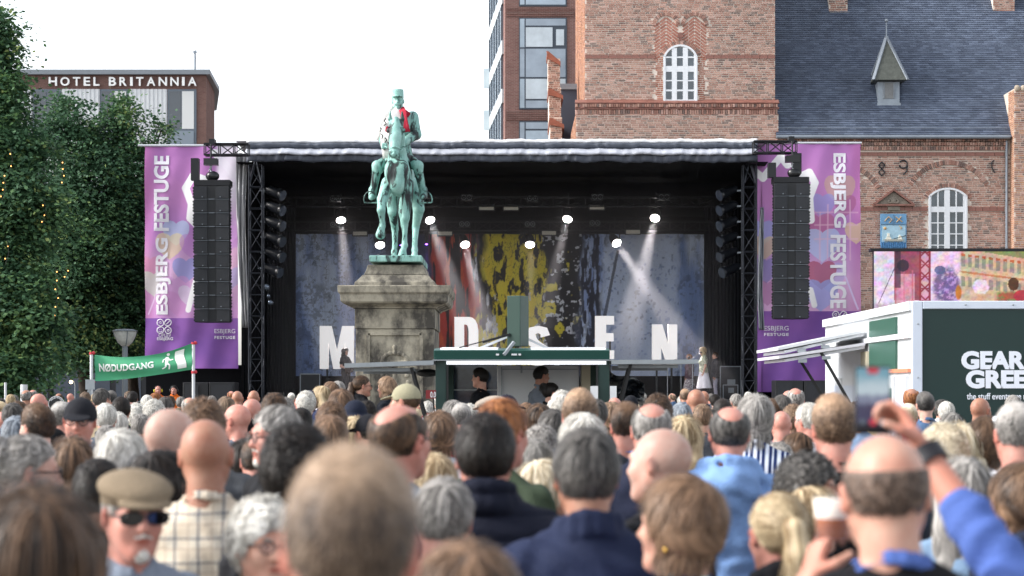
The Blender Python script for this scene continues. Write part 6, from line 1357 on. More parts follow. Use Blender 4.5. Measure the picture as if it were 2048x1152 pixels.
def head_prims(f, c, sx, hw, jaw):
    """A head with brow, eyes, nose, lips, jaw and ears round the point c, looking along +y."""
    def q(x, y, z): return (c[0] + x * hw, c[1] + y * hw, c[2] + z * hw)
    w = hw
    f.ell(q(0, -.012, .034), (.077*w, .098*w, .089*w), .02)
    f.ell(q(0, .028, -.034), (.061*w*jaw, .066*w, .084*w), .035)
    for s in (-1, 1):
        f.cone(q(s*.050*jaw, .0, -.040), .020*w, q(s*.018, .062, -.092), .019*w, .03)
        f.ell(q(s*.038, .064, -.020), (.024*w, .022*w, .026*w), .03)
    f.cone(q(-.012, .068, -.094), .020*w, q(.012, .068, -.094), .020*w, .02)
    f.cone(q(-.038, .080, .030), .012*w, q(.038, .080, .030), .012*w, .018)
    for s in (-1, 1):
        f.ell(q(s*.031, .102, .012), (.017*w, .016*w, .011*w), .014, 'cut')
        f.ell(q(s*.031, .076, .011), (.0135*w, .0135*w, .0125*w), .003)
    f.cone(q(0, .090, .016), .008*w, q(0, .108, -.022), .0125*w, .014)
    for s in (-1, 1): f.ell(q(s*.012, .098, -.026), (.009*w, .010*w, .008*w), .006)
    f.cone(q(-.019, .086, -.052), .0065*w, q(.019, .086, -.052), .0065*w, .006)
    f.cone(q(-.016, .086, -.063), .0075*w, q(.016, .086, -.063), .0075*w, .006)
    f.cone(q(-.022, .094, -.0575), .0022*w, q(.022, .094, -.0575), .0022*w, .004, 'cut')
    for s in (-1, 1):
        f.ell(q(s*.082, -.008, .002), (.0085*w, .019*w, .032*w), .008, rot=(R(-10), 0, R(s*-22)))
        f.ell(q(s*.092, -.002, .002), (.006*w, .010*w, .017*w), .005, 'cut')

def hand_prims(f, wrist, d, palm_n, side, curl=.5, sc=1.0, grip=None):
    """Palm, four fingers of their own lengths and a thumb; d points to the fingertips, palm_n out of the palm, side to the thumb."""
    w = Vector(wrist); d = Vector(d).normalized(); n = Vector(palm_n).normalized(); t = Vector(side).normalized()
    for off, r in ((-.027, .011), (-.009, .012), (.009, .012), (.027, .011)):
        f.cone(w + d*.012*sc + t*off*.7*sc, (r+.003)*sc, w + d*.085*sc + t*off*sc, r*sc, .012)
    for off, ln, c in ((.030, .070, 0), (.010, .080, .05), (-.010, .074, .1), (-.028, .058, .15)):
        a = w + d*.088*sc + t*off*sc; ang = curl + c; p = a; dd = d
        for k, frac in enumerate((.45, .32, .23)):
            ang_k = ang * (k + .6) * .85
            dd = (d * math.cos(ang_k) + n * math.sin(ang_k)).normalized(); b = p + dd * ln * frac * sc
            f.cone(p, (.0095 - k*.0008)*sc, b, (.0088 - k*.0008)*sc, .004); p = b
    a = w + d*.025*sc + t*.028*sc; dd = (d*.55 + t*.75 + n*.35*(1+curl)).normalized(); b = a + dd*.045*sc
    f.cone(a, .014*sc, b, .011*sc, .01); dd2 = (d*.8 + t*.15 + n*.6*(curl+.3)).normalized(); f.cone(b, .011*sc, b + dd2*.035*sc, .009*sc, .005)

def joints(sex, arms=None):
    P = SKEL[sex]; k = P['H'] / 1.78; sh = P['sh']; J = {}
    for s, nm in ((-1, 'L'), (1, 'R')):
        J['s'+nm] = Vector((s*sh, -.018, 1.412*k)); J['e'+nm] = Vector((s*(sh+.055), -.045, 1.135*k)); J['w'+nm] = Vector((s*(sh+.045), .04, .885*k))
        J['d'+nm] = Vector((0, .12, -1)); J['n'+nm] = Vector((-s, 0, 0)); J['t'+nm] = Vector((0, 1, .1)); J['c'+nm] = .45
    if arms: J.update({a: (Vector(b) if not isinstance(b, float) else b) for a, b in arms.items()})
    return J

def torso(f, sex, e=0.0, belly=0.0, kk=.05):
    P = SKEL[sex]; k = P['H'] / 1.78; sh = P['sh']
    f.ell((0, -.005, 1.27*k), (P['chest'][0]+e, P['chest'][1]+e, .205*k+e), kk)
    f.ell((0, .005 + belly*.5, 1.07*k), (P['waist'][0]+e+belly*.4, P['waist'][1]+e+belly, .17*k+e), .07)
    f.ell((0, -.005, .93*k), (P['hip'][0]+e, P['hip'][1]+e, .13*k+e), .06)
    for s in (-1, 1):
        f.cone((s*.040, -.032, 1.492*k), .040*k+e*.6, (s*sh*.90, -.022, 1.420*k), .046*k+e*.8, .05)
        f.ell((s*.075, -.048, 1.34*k), (.075+e, .07+e, .11*k+e), .05)
        if sex == 'f': f.ell((s*.062, .085, 1.27*k), (.052+e, .05+e, .055+e), .04)

def arms(f, J, sex, e=0.0, upto=2, kk=.03):
    a = SKEL[sex]['arm']
    for nm in 'LR':
        s, el, w = J['s'+nm], J['e'+nm], J['w'+nm]
        if upto == .5: f.cone(s, .056*a+e, s.lerp(el, .62), .049*a+e*1.4, kk); continue
        f.cone(s, .056*a+e, el, .044*a+e, kk)
        f.cone(el, .043*a+e, w if upto == 2 else el.lerp(w, .8 if upto == 1 else .5), (.029*a+e) if upto == 2 else (.034 if upto == 1 else .042)*a+e, .015)

def legs(f, sex, e=0.0, shoe=False):
    k = SKEL[sex]['H'] / 1.78
    for s in (-1, 1):
        f.cone((s*.088, 0, .90*k), .088+e, (s*.10, .012, .49*k), .056+e, .04)
        f.cone((s*.10, .012, .49*k), .054+e, (s*.10, -.02, .09*k), .037+e*1.6, .02)

def body_mesh(name, sex, J=None, belly=0.0, yaw=0, pitch=0, h=.0075):
    P = SKEL[sex]; k = P['H'] / 1.78; J = J or joints(sex); pts = [J[a] for a in ('eL', 'eR', 'wL', 'wR')]
    xs = [p.x for p in pts] + [-.3, .3]; ys = [p.y for p in pts] + [-.2, .2]; zs = [p.z for p in pts] + [P['H']]
    f = Field((min(xs)-.22, min(ys)-.22, -.01), (max(xs)+.22, max(ys)+.22, max(zs[-1] + .03, max(zs) + .24)), h)
    torso(f, sex, 0, belly); arms(f, J, sex); legs(f, sex)
    for s in (-1, 1): f.cone((s*.10, -.03, .045), .04, (s*.112, .13, .032), .03, .02)
    hc = (0, .0, HEADC[sex])
    f.cone((0, -.028, HEADC[sex] - .05), P['neck'], (0, -.035, 1.45*k), P['neck']+.008, .03)
    head_prims(f, hc, 1, P['hw'], P['jaw'])
    for nm in 'LR': hand_prims(f, J['w'+nm], J['d'+nm], J['n'+nm], J['t'+nm], J['c'+nm], 1.0 if sex == 'm' else .9)
    def warp(V):
        if not yaw and not pitch: return V
        p = np.array(NECKP[sex]); w = sstep(p[2] - .06, p[2] + .03, V[:, 2]) * (np.abs(V[:, 0]) < .16) * (V[:, 1] < .2)
        if max(zs) > P['H'] - .3: w = w * (np.hypot(V[:, 0], V[:, 1]) < .15)
        W = V - p; ca, sa = np.cos(R(-yaw) * w), np.sin(R(-yaw) * w); cb, sb = np.cos(R(pitch) * w), np.sin(R(pitch) * w)
        y1 = W[:, 1]*cb - W[:, 2]*sb; z1 = W[:, 1]*sb + W[:, 2]*cb; x2 = W[:, 0]*ca - y1*sa; y2 = W[:, 0]*sa + y1*ca
        return np.stack([x2, y2, z1], 1) + p
    return f.mesh(name, True, warp)

def wrinkle(f, amp=.004, quilt=0.0):
    X, Y, Z = f.grid()
    d = amp * (np.sin(29*X + 7*np.sin(9*Z + 4*Y) + 3*np.sin(17*Y)) * np.sin(19*Z + 6*np.sin(7*X + 1)) + .5*np.sin(41*Z + 34*np.abs(X) + 13*Y + 3*np.sin(15*X)) * np.sin(8*Z + 5*X))
    if quilt: d = d - quilt * np.abs(np.sin(math.pi * Z / .068)) ** .6
    f.a = (f.a + np.where(np.abs(f.a) < .08, d, 0)).astype(np.float32)

def ring(f, c, rx, ry, tilt, r, k=.008, n=14):
    P = []
    for i in range(n + 1):
        a = 2*math.pi*i/n; P.append(((c[0] + rx*math.cos(a), c[1] + ry*math.sin(a), c[2] - tilt*math.sin(a)), r))
    f.chain(P, k)

def top_mesh(kind, sex, J=None, belly=0.0, h=.0085, sleeve=None):
    P = SKEL[sex]; k = P['H'] / 1.78; J = J or joints(sex); pts = [J[a] for a in ('eL', 'eR', 'wL', 'wR')]
    xs = [p.x for p in pts] + [-.34, .34]; ys = [p.y for p in pts] + [-.27, .24]; zs = [p.z for p in pts] + [1.62*k]
    f = Field((min(xs)-.12, min(ys)-.1, .74*k), (max(xs)+.12, max(ys)+.1, max(zs) + .06), h)
    e = {'tee': .012, 'shirt': .014, 'jacket': .026, 'puffer': .034, 'hoodie': .028, 'dress': .012, 'polo': .012, 'vest': .034, 'waistcoat': .024}[kind]
    torso(f, sex, e, belly)
    f.cone((0, -.045, 1.38*k), .085+e, (0, -.036, 1.466*k), .060+e*.8, .04)
    if kind != 'waistcoat': arms(f, J, sex, e * .8, sleeve or (.5 if kind in ('tee', 'dress', 'polo') else (2 if kind != 'shirt' else 1)))
    hp = P['hip']; f.cone((0, -.004, 1.0*k), hp[0]+e, (0, -.004, .80*k), hp[0]+e+.004, .05, flat=((0, 1, 0), (hp[0]+e)/(hp[1]+e)))
    nz = 1.506*k; nr = P['neck']
    if kind in ('shirt', 'polo'):
        ring(f, (0, -.03, nz + .012), nr+.016, nr+.014, .022, .011)
        ring(f, (0, -.03, nz + .028), nr+.012, nr+.010, .022, .008)
    elif kind in ('jacket', 'puffer', 'vest'):
        for i in range(4 if kind == 'jacket' else 5): ring(f, (0, -.03, nz - .012 + i*.016), nr+.028 - i*.002, nr+.026 - i*.002, .028, .014, .012)
    elif kind == 'hoodie':
        for i in range(3): ring(f, (0, -.04, nz + .004 + i*.012), nr+.034 + i*.004, nr+.03 + i*.004, .03, .02, .02)
        f.ell((0, -.135, 1.445*k), (.125, .05, .095), .04); f.cone((-.11, -.06, 1.50*k), .032, (0, -.15, 1.47*k), .04, .04); f.cone((.11, -.06, 1.50*k), .032, (0, -.15, 1.47*k), .04, .04)
        f.ell((0, -.10, 1.53*k), (.075, .035, .02), .02, 'cut')
    elif kind == 'tee': ring(f, (0, -.03, nz), nr+.020, nr+.018, .03, .009)
    wrinkle(f, .0065 if kind not in ('puffer', 'vest') else .002, .012 if kind in ('puffer', 'vest') else 0)
    X, Y, Z = f.grid()
    f.keep((.80*k - Z) + .006*np.sin(14*X))
    return f.mesh(kind)

def trousers_mesh(sex):
    k = SKEL[sex]['H'] / 1.78; f = Field((-.3, -.22, .03), (.3, .2, 1.08*k), .012)
    f.ell((0, -.005, .94*k), (SKEL[sex]['hip'][0]+.006, SKEL[sex]['hip'][1]+.006, .13), .06); legs(f, sex, .014); wrinkle(f, .005)
    X, Y, Z = f.grid(); f.keep(.06 - Z); f.keep(Z - .99*k)
    return f.mesh('trousers')
def shoes_mesh():
    f = Field((-.2, -.14, -.012), (.2, .22, .14), .008)
    for s in (-1, 1):
        f.cone((s*.10, -.03, .055), .05, (s*.113, .13, .04), .04, .02); f.cone((s*.10, -.03, .05), .05, (s*.10, -.025, .1), .045, .02)
    X, Y, Z = f.grid(); f.keep(0.0 - Z)
    return f.mesh('shoes')

# ---------------------------------------------------------------- hair
CR = np.array((0, -.013, .035)); RR = np.array((.077, .098, .089))
def hair_mesh(style, seed=0, sc=1.0):
    rng = np.random.default_rng(seed * 31 + sum(map(ord, style)))
    f = Field((-.19, -.25, -.50 if style in ('long', 'pony', 'half') else -.2), (.19, .17, .22), .0052)
    th = {'short': (.012, .012, .017), 'crew': (.006, .007, .006), 'ring': (.009, .010, .008), 'buzz': (.004, .004, .004), 'bob': (.024, .022, .022), 'long': (.017, .016, .017),
          'curly': (.028, .026, .034), 'pony': (.010, .012, .012), 'bun': (.012, .014, .016), 'tousle': (.017, .017, .030), 'bowl': (.020, .020, .020), 'half': (.014, .016, .018), 'quiff': (.008, .009, .012), 'fringe': (.004, .005, .004)}[style]
    f.ell(CR, RR + np.array(th), 0)
    X, Y, Z = f.grid()
    an_ = np.arctan2(X, -(Y + .07) + .3*(Z - .12)); rg_ = {'curly': .002, 'crew': .0012, 'buzz': .0005, 'ring': .0012, 'quiff': .002, 'tousle': .003}.get(style, .0032)
    f.a = (f.a + rg_*np.sin(17*an_ + 5*np.sin(25*Z + seed) + 3*np.sin(31*Y + seed)) + .6*rg_*np.sin(41*an_ + 60*Z + seed)).astype(np.float32)
    wob = .006*np.sin(60*X + seed) + .004*np.sin(110*X + 3*seed)
    off = {'short': .006, 'crew': .004, 'ring': .012, 'buzz': .006, 'bob': .016, 'long': .014, 'curly': .016, 'pony': -.006, 'bun': -.006, 'tousle': .012, 'bowl': .014, 'half': .006, 'quiff': .006, 'fringe': .012}[style]
    if style in ('curly', 'tousle'):
        lump = (.009 if style == 'curly' else .006) * (np.sin(95*X + seed*1.7 + 3*np.sin(50*Z)) * np.sin(88*Y + seed) * np.sin(92*Z + 2*seed + 2*np.sin(40*X)))
        f.a = (f.a + lump).astype(np.float32)
    if style == 'crew' or style == 'quiff':
        f.ell((0, .006, .068), (.074, .092, .075 if style == 'crew' else .084), .012)
    if style in ('bob', 'bowl'):
        f.ell((0, -.022, -.02), (.098, .100, .115 if style == 'bob' else .08), .03)
        f.keep((.65*Y - .76*Z) * (Z > .0) + (Y - .012 - .1*np.maximum(-Z, 0)) * (Z <= .0) - off + wob, .008)
        f.keep((-.105 if style == 'bob' else -.062) - Z + wob, .01)
    elif style in ('long', 'half'):
        for s in (-1, 0, 1):
            f.chain([((s*.055, -.03, .02), .06), ((s*.062, -.065, -.12), .052), ((s*.066, -.085, -.25), .046), ((s*.055, -.09, -.36), .02)], .03)
        fr = (.65*Y - .76*Z) * (Z > .0) + (Y - .012) * (Z <= .0) - off + wob
        f.keep(fr, .008)
    else:
        f.keep(.65*Y - .76*Z - off + wob, .008)
        f.keep((-.082 if style in ('short', 'curly', 'tousle', 'bun') else -.07) - Z + .5*wob, .01)
        if style not in ('curly',):
            for s in (-1, 1): f.ell((s*.088, .004, -.006), (.028, .027, .040), .012, 'cut')
    if style == 'fringe': f.keep(Z - .056 - .35*np.maximum(Y + .02, 0), .004); f.keep(.55*Y - .76*Z - .02, .006)
    if style == 'ring':
        f.ell((0, .030, .140), (.066, .120, .105), .012, 'cut'); f.ell((0, -.055, .135), (.058, .085, .085), .014, 'cut')
    if style == 'pony':
        f.chain([((0, -.100, .040), .022), ((0, -.135, .030), .030), ((.006, -.150, -.05), .040), ((.012, -.145, -.16), .036), ((.02, -.135, -.26), .010)], .015)
    if style == 'bun':
        f.ell((.01, -.115, .085), (.056, .048, .052), .012); X, Y, Z = f.grid()
        m = ((X-.01)**2 + (Y+.125)**2 + (Z-.085)**2) < .075**2
        f.a = np.where(m, f.a + .006*np.sin(120*X + 3*np.sin(70*Z))*np.sin(110*Z + 60*Y), f.a).astype(np.float32)
    V, Q = f.surface()
    cen = CR.copy(); rr = RR.copy()
    # shade streaks that run with the hair
    wh = np.array((.012, -.075, .12)) if style not in ('pony', 'bun') else np.array((0, -.11, .05))
    ang = np.arctan2(V[:, 0] - wh[0], -(V[:, 1] - wh[1]) + .3*(V[:, 2] - wh[2])) * 9
    rad = np.linalg.norm(V - wh, axis=1) * 9
    rnd0 = np.clip(.5 + 2.1 * (fbm(ang + 20 + seed, rad*.5 + 9, seed + 3, 4) - .47), 0, 1)
    if style in ('crew', 'quiff'): rnd0 = np.clip(.45*rnd0 + .62*sstep(.02, .10, V[:, 2] + .25*V[:, 1]), 0, 1)
    Vs = [V]; Qs = [Q]; rs = [rnd0]; nb = len(V)
    N, Ls, wd, grav, lift = {'short': (2200, .034, .0030, .5, .004), 'crew': (1800, .014, .0026, .3, .006), 'ring': (1500, .024, .0028, .7, .002), 'buzz': (900, .006, .002, .3, .002), 'bob': (1900, .085, .0042, 1.5, .004),
        'long': (2100, .15, .0046, 3, .003), 'curly': (2300, .032, .0040, .2, .010), 'pony': (1500, .06, .0034, .3, .001), 'bun': (1700, .05, .0036, .3, .003), 'tousle': (2200, .042, .0038, .15, .010), 'bowl': (1900, .065, .0042, 1.2, .003), 'half': (1900, .12, .0044, 2.5, .003), 'quiff': (2000, .026, .003, .1, .007), 'fringe': (1300, .016, .0026, .7, .002)}[style]
    ri = rng.integers(0, nb, N); p0 = V[ri]
    nrm = (p0 - cen) / (rr + .01)**2; nrm[:, 2] = np.where(p0[:, 2] < -.06, 0, nrm[:, 2]); nrm /= np.linalg.norm(nrm, axis=1)[:, None] + 1e-9
    d = p0 - wh
    if style in ('pony', 'bun'):
        d = np.where((p0[:, 1] > -.10)[:, None], -d, np.array((0, 0, -1.0)))
    d = d / (np.linalg.norm(d, axis=1)[:, None] + 1e-6)
    if style in ('curly', 'tousle', 'quiff'): d = d * .6 + rng.normal(0, .8, d.shape)
    if style == 'quiff': d = d * .4 + np.array((0, .5, .5))
    d = d + rng.normal(0, .16, d.shape)
    cols_all = None
    ok = ~((p0[:, 1] > .045) & (p0[:, 2] < .10)); d[~ok] = d[~ok] * .2 + np.sign(p0[~ok][:, :1] + 1e-4) * np.array((1, -.2, .1)); Lm = np.where(ok, 1, .45)
    pts = [p0 - nrm * .003]; cur = p0 + nrm * .0012
    cols = np.clip(rng.random(N) * .45 + .68 * rnd0[ri] - .06, 0, 1)
    steps = 3
    for i in range(steps):
        d[:, 2] -= grav * .4 * ok
        d = d - nrm * (d * nrm).sum(1)[:, None]; d /= np.linalg.norm(d, axis=1)[:, None] + 1e-6
        cur = cur + d * (Ls * Lm * (.6 + .8*rng.random(N)) / steps)[:, None] + nrm * (lift * 1.9 * (rng.random(N) - .2) / steps)[:, None]
        n2 = (cur - cen) / (rr + .01)**2; lowm = cur[:, 2] < -.06; n2[:, 2] = np.where(lowm, 0, n2[:, 2]); nrm = n2 / (np.linalg.norm(n2, axis=1)[:, None] + 1e-9)
        pts.append(cur.copy())
    side = np.cross(d, nrm); side /= np.linalg.norm(side, axis=1)[:, None] + 1e-9
    rows = []
    for i, p in enumerate(pts):
        w = wd * (1.0, 1.0, .8, .25)[i] * .5; rows += [p - side * w, p + side * w]
    SV = np.stack(rows, 1).reshape(-1, 3); b = nb + np.arange(N)[:, None] * 8
    SQ = np.concatenate([np.concatenate([b + 2*i, b + 2*i + 1, b + 2*i + 3, b + 2*i + 2], 1) for i in range(3)])
    Vs.append(SV); Qs.append(SQ); rs.append(np.repeat(cols, 8))
    return mesh_np('hair', np.concatenate(Vs), np.concatenate(Qs), True, attrs={'rnd': np.concatenate(rs)})

def hair_mat(c1, c2):
    nm = 'hair_' + c1 + c2
    if nm in _M: return _M[nm]
    m = bpy.data.materials.new(nm); m.use_nodes = True; t = m.node_tree; n = t.nodes; L = t.links; b = n['Principled BSDF']
    a = n.new('ShaderNodeAttribute'); a.attribute_name = 'rnd'
    rp = n.new('ShaderNodeValToRGB'); rp.color_ramp.elements[0].position = .12; rp.color_ramp.elements[1].position = .88
    rp.color_ramp.elements[0].color = lin(c1); rp.color_ramp.elements[1].color = lin(c2)
    L.new(a.outputs['Fac'], rp.inputs[0]); L.new(rp.outputs[0], b.inputs['Base Color'])
    b.inputs['Roughness'].default_value = .5; b.inputs['Specular IOR Level'].default_value = .35
    _M[nm] = m; return m

def skin_mat(tone, stubble=None):
    nm = 'skin_' + tone + (stubble or '')
    if nm in _M: return _M[nm]
    m = bpy.data.materials.new(nm); m.use_nodes = True; t = m.node_tree; n = t.nodes; L = t.links; b = n['Principled BSDF']
    tc = n.new('ShaderNodeTexCoord'); nz = n.new('ShaderNodeTexNoise'); nz.inputs['Scale'].default_value = 17; nz.inputs['Detail'].default_value = 8; nz.inputs['Roughness'].default_value = .7
    L.new(tc.outputs['Object'], nz.inputs['Vector']); rp = n.new('ShaderNodeValToRGB'); rp.color_ramp.elements[0].position = .35; rp.color_ramp.elements[1].position = .7
    c = lin(tone); rp.color_ramp.elements[0].color = (c[0]*.84, c[1]*.66, c[2]*.62, 1); rp.color_ramp.elements[1].color = c
    L.new(nz.outputs['Fac'], rp.inputs[0]); out = rp.outputs[0]
    # redder ears: natural flush plus a backlit glow put into the colour
    sp = n.new('ShaderNodeSeparateXYZ'); L.new(tc.outputs['Object'], sp.inputs[0]); ab = n.new('ShaderNodeMath'); ab.operation = 'ABSOLUTE'; L.new(sp.outputs[0], ab.inputs[0])
    mr = n.new('ShaderNodeMapRange'); mr.inputs[1].default_value = .072; mr.inputs[2].default_value = .084; mr.inputs[3].default_value = 0; mr.inputs[4].default_value = .55; L.new(ab.outputs[0], mr.inputs[0])
    zz = n.new('ShaderNodeMath'); zz.operation = 'GREATER_THAN'; zz.inputs[1].default_value = 1.5; L.new(sp.outputs[2], zz.inputs[0])
    mu = n.new('ShaderNodeMath'); mu.operation = 'MULTIPLY'; L.new(mr.outputs[0], mu.inputs[0]); L.new(zz.outputs[0], mu.inputs[1])
    mx = n.new('ShaderNodeMix'); mx.data_type = 'RGBA'; L.new(mu.outputs[0], mx.inputs['Factor']); L.new(out, mx.inputs['A']); mx.inputs['B'].default_value = (c[0]*.92, c[1]*.52, c[2]*.46, 1); out = mx.outputs['Result']
    if stubble:   # shaved hair: a soft cap of short stubble above the hairline
        cz = n.new('ShaderNodeMath'); cz.operation = 'MULTIPLY_ADD'; cz.inputs[1].default_value = -1.25; L.new(sp.outputs[1], cz.inputs[0]); L.new(sp.outputs[2], cz.inputs[2])
        m2 = n.new('ShaderNodeMapRange'); m2.inputs[1].default_value = 1.64; m2.inputs[2].default_value = 1.69; m2.inputs[4].default_value = .55; L.new(cz.outputs[0], m2.inputs[0])
        n3 = n.new('ShaderNodeTexNoise'); n3.inputs['Scale'].default_value = 9; L.new(tc.outputs['Object'], n3.inputs['Vector'])
        m3 = n.new('ShaderNodeMath'); m3.operation = 'MULTIPLY'; L.new(m2.outputs[0], m3.inputs[0]); L.new(n3.outputs['Fac'], m3.inputs[1])
        x2 = n.new('ShaderNodeMix'); x2.data_type = 'RGBA'; L.new(m3.outputs[0], x2.inputs['Factor']); L.new(out, x2.inputs['A']); x2.inputs['B'].default_value = lin(stubble); out = x2.outputs['Result']
    L.new(out, b.inputs['Base Color']); b.inputs['Roughness'].default_value = .48; b.inputs['Specular IOR Level'].default_value = .4
    b.inputs['Subsurface Weight'].default_value = .12; b.inputs['Subsurface Radius'].default_value = (1, .3, .2); b.inputs['Subsurface Scale'].default_value = .012
    _M[nm] = m; return m

def cloth_mat(color, pattern=None, color2='#ffffff'):
    nm = 'cloth_' + color + (pattern or '') + (color2 if pattern else '')
    if nm in _M: return _M[nm]
    m = mat(nm, color, rough=.85, noise=.22, scale=5, bump=.25, bscale=90, spec=.2)
    if pattern:
        t = m.node_tree; n = t.nodes; L = t.links; b = n['Principled BSDF']; src = b.inputs['Base Color'].links[0].from_socket
        tc = n.new('ShaderNodeTexCoord'); sp = n.new('ShaderNodeSeparateXYZ'); L.new(tc.outputs['Object'], sp.inputs[0])
        def band(ax, per, frac, off=0.0):
            a = n.new('ShaderNodeMath'); a.operation = 'MULTIPLY_ADD'; a.inputs[1].default_value = 1/per; a.inputs[2].default_value = off + 50; L.new(sp.outputs[ax], a.inputs[0])
            fr = n.new('ShaderNodeMath'); fr.operation = 'FRACT'; L.new(a.outputs[0], fr.inputs[0])
            g = n.new('ShaderNodeMath'); g.operation = 'LESS_THAN'; g.inputs[1].default_value = frac; L.new(fr.outputs[0], g.inputs[0]); return g.outputs[0]
        def over(s, fac, col, op=1.0):
            x = n.new('ShaderNodeMix'); x.data_type = 'RGBA'; mm = n.new('ShaderNodeMath'); mm.operation = 'MULTIPLY'; mm.inputs[1].default_value = op; L.new(fac, mm.inputs[0])
            L.new(mm.outputs[0], x.inputs['Factor']); L.new(s, x.inputs['A']); x.inputs['B'].default_value = lin(col); return x.outputs['Result']
        if pattern == 'hstripe': src = over(src, band(2, .034, .42), color2)
        if pattern == 'vstripe': src = over(over(src, band(0, .062, .30), color2), band(0, .062, .12, .42), color2)
        if pattern == 'plaid':
            src = over(over(src, band(0, .075, .5), '#c9b7a0', .35), band(2, .075, .5), '#c9b7a0', .35)
            src = over(over(src, band(0, .075, .10, .2), color2, .75), band(2, .075, .08, .2), color2, .75)
            src = over(over(src, band(0, .075, .05, .6), '#8f7f74', .6), band(2, .075, .05, .6), '#8f7f74', .6)
        if pattern == 'floral':
            vo = n.new('ShaderNodeTexVoronoi'); vo.inputs['Scale'].default_value = 26; L.new(tc.outputs['Object'], vo.inputs['Vector'])
            rp = n.new('ShaderNodeValToRGB'); rp.color_ramp.interpolation = 'CONSTANT'; e = rp.color_ramp.elements
            e[0].color = lin('#15204a'); e[1].position = .35; e[1].color = lin('#2b4f9e')
            for p_, c_ in ((.5, '#b03a9a'), (.62, '#2fa0b8'), (.74, '#1a2a55'), (.86, '#7ec4c9'), (.93, '#5a2a8a')): q_ = e.new(p_); q_.color = lin(c_)
            L.new(vo.outputs['Color'], rp.inputs[0]); src = rp.outputs[0]
        if pattern == 'leopard':
            vo = n.new('ShaderNodeTexVoronoi'); vo.inputs['Scale'].default_value = 42; L.new(tc.outputs['Object'], vo.inputs['Vector'])
            g = n.new('ShaderNodeMath'); g.operation = 'LESS_THAN'; g.inputs[1].default_value = .42; L.new(vo.outputs['Distance'], g.inputs[0]); src = over(src, g.outputs[0], color2)
        L.new(src, b.inputs['Base Color'])
    return m

# ---------------------------------------------------------------- things worn on the head (head coordinates)
def cap_mesh(kind):
    f = Field((-.16, -.18, -.06), (.16, .26, .19), .0048); X, Y, Z = f.grid()
    if kind == 'cap':
        f.ell((0, -.012, .036), (.089, .109, .101), 0); f.keep(.018 - .10*Y - Z, .006)
        f.ell((0, .115, .033), (.072, .070, .0085), .008, rot=(R(-14), 0, 0)); f.ell((0, -.012, .137), (.008, .008, .006), .004)
    elif kind == 'flat':
        f.ell((0, -.012, .036), (.088, .108, .098), 0); f.keep(.040 - Z, .006)
        f.ell((0, .012, .086), (.104, .128, .046), .02, rot=(R(-10), 0, 0)); f.ell((0, .112, .048), (.078, .046, .012), .012, rot=(R(-12), 0, 0))
    elif kind == 'beanie':
        f.ell((0, -.016, .040), (.088, .108, .104), 0); f.keep(-.002 - .12*Y - Z, .006)
    elif kind == 'bucket':
        f.ell((0, -.012, .050), (.088, .106, .092), 0); f.keep(.03 - Z, .006); f.ell((0, -.01, .02), (.125, .145, .024), .02)
    elif kind == 'visor':
        f.ell((0, -.012, .036), (.086, .106, .098), 0); f.keep(.018 - .10*Y - Z, .004); f.keep(Z - .058, .004)
        f.ell((0, .120, .030), (.074, .078, .008), .008, rot=(R(-16), 0, 0))
    return f.mesh(kind)
def glasses_parts(dark=False):
    fr = MB()
    for s in (-1, 1):
        fr.tube([(s*.034 + .024*math.cos(a), .108, .008 + .019*math.sin(a)) for a in np.linspace(0, 2*math.pi, 15)], .0022, 5, False)
        fr.bar((s*.058, .106, .014), (s*.080, -.005, .012), .003, .005)
    fr.bar((-.010, .110, .012), (.010, .110, .012), .003)
    ln = MB()
    for s in (-1, 1): ln.add([(s*.034 + .0235*math.cos(a), .1075, .008 + .0185*math.sin(a)) for a in np.linspace(0, 2*math.pi, 13)[:-1]], [tuple(range(12))])
    return fr, ln

def lens_mesh(s, k):
    cx = s*(.034 + (.004 if k > 1 else 0)); n = 14; V = [(cx + .0235*k*math.cos(a)*(1 if k == 1 else 1.15), .1085 - (.35*abs(cx + .0235*k*math.cos(a))**1.6 if k > 1 else .001), .008 + .0185*k*(.85 if k > 1 else 1)*(abs(math.sin(a))**(.6 if k > 1 else 1))*np.sign(math.sin(a))) for a in np.linspace(0, 2*math.pi, n + 1)[:-1]]
    return MB().add(V, [tuple(range(n))]).mesh('lens')
_CACHE = {}
def cached(key, fn):
    if key not in _CACHE: _CACHE[key] = fn()
    return _CACHE[key]

HAIRCOL = {'thin': ('#43362f', '#7a6659'), 'crewsandy': ('#3a2e27', '#a08871'), 'sandy': ('#4a382c', '#b5967a'), 'blond': ('#7d6546', '#dac6a2'), 'pale': ('#9c8a6a', '#eee3cb'), 'brown': ('#211914', '#6e543f'), 'dark': ('#0b0908', '#2e2621'),
           'lightbrown': ('#38291f', '#94755c'), 'grey': ('#4a4744', '#bdb8b2'), 'white': ('#98948c', '#f5f2ea'), 'darkgrey': ('#1d1c1b', '#6e6a66'), 'red': ('#5d321b', '#b87a4a'),
           'saltpepper': ('#2a2826', '#a8a49e'), 'bluegrey': ('#454d58', '#a9b1ba')}
SKIN = {'fair': '#c69e8b', 'pink': '#c79486', 'tan': '#a87f6a', 'pale': '#cfae9f', 'brown': '#805c4a'}

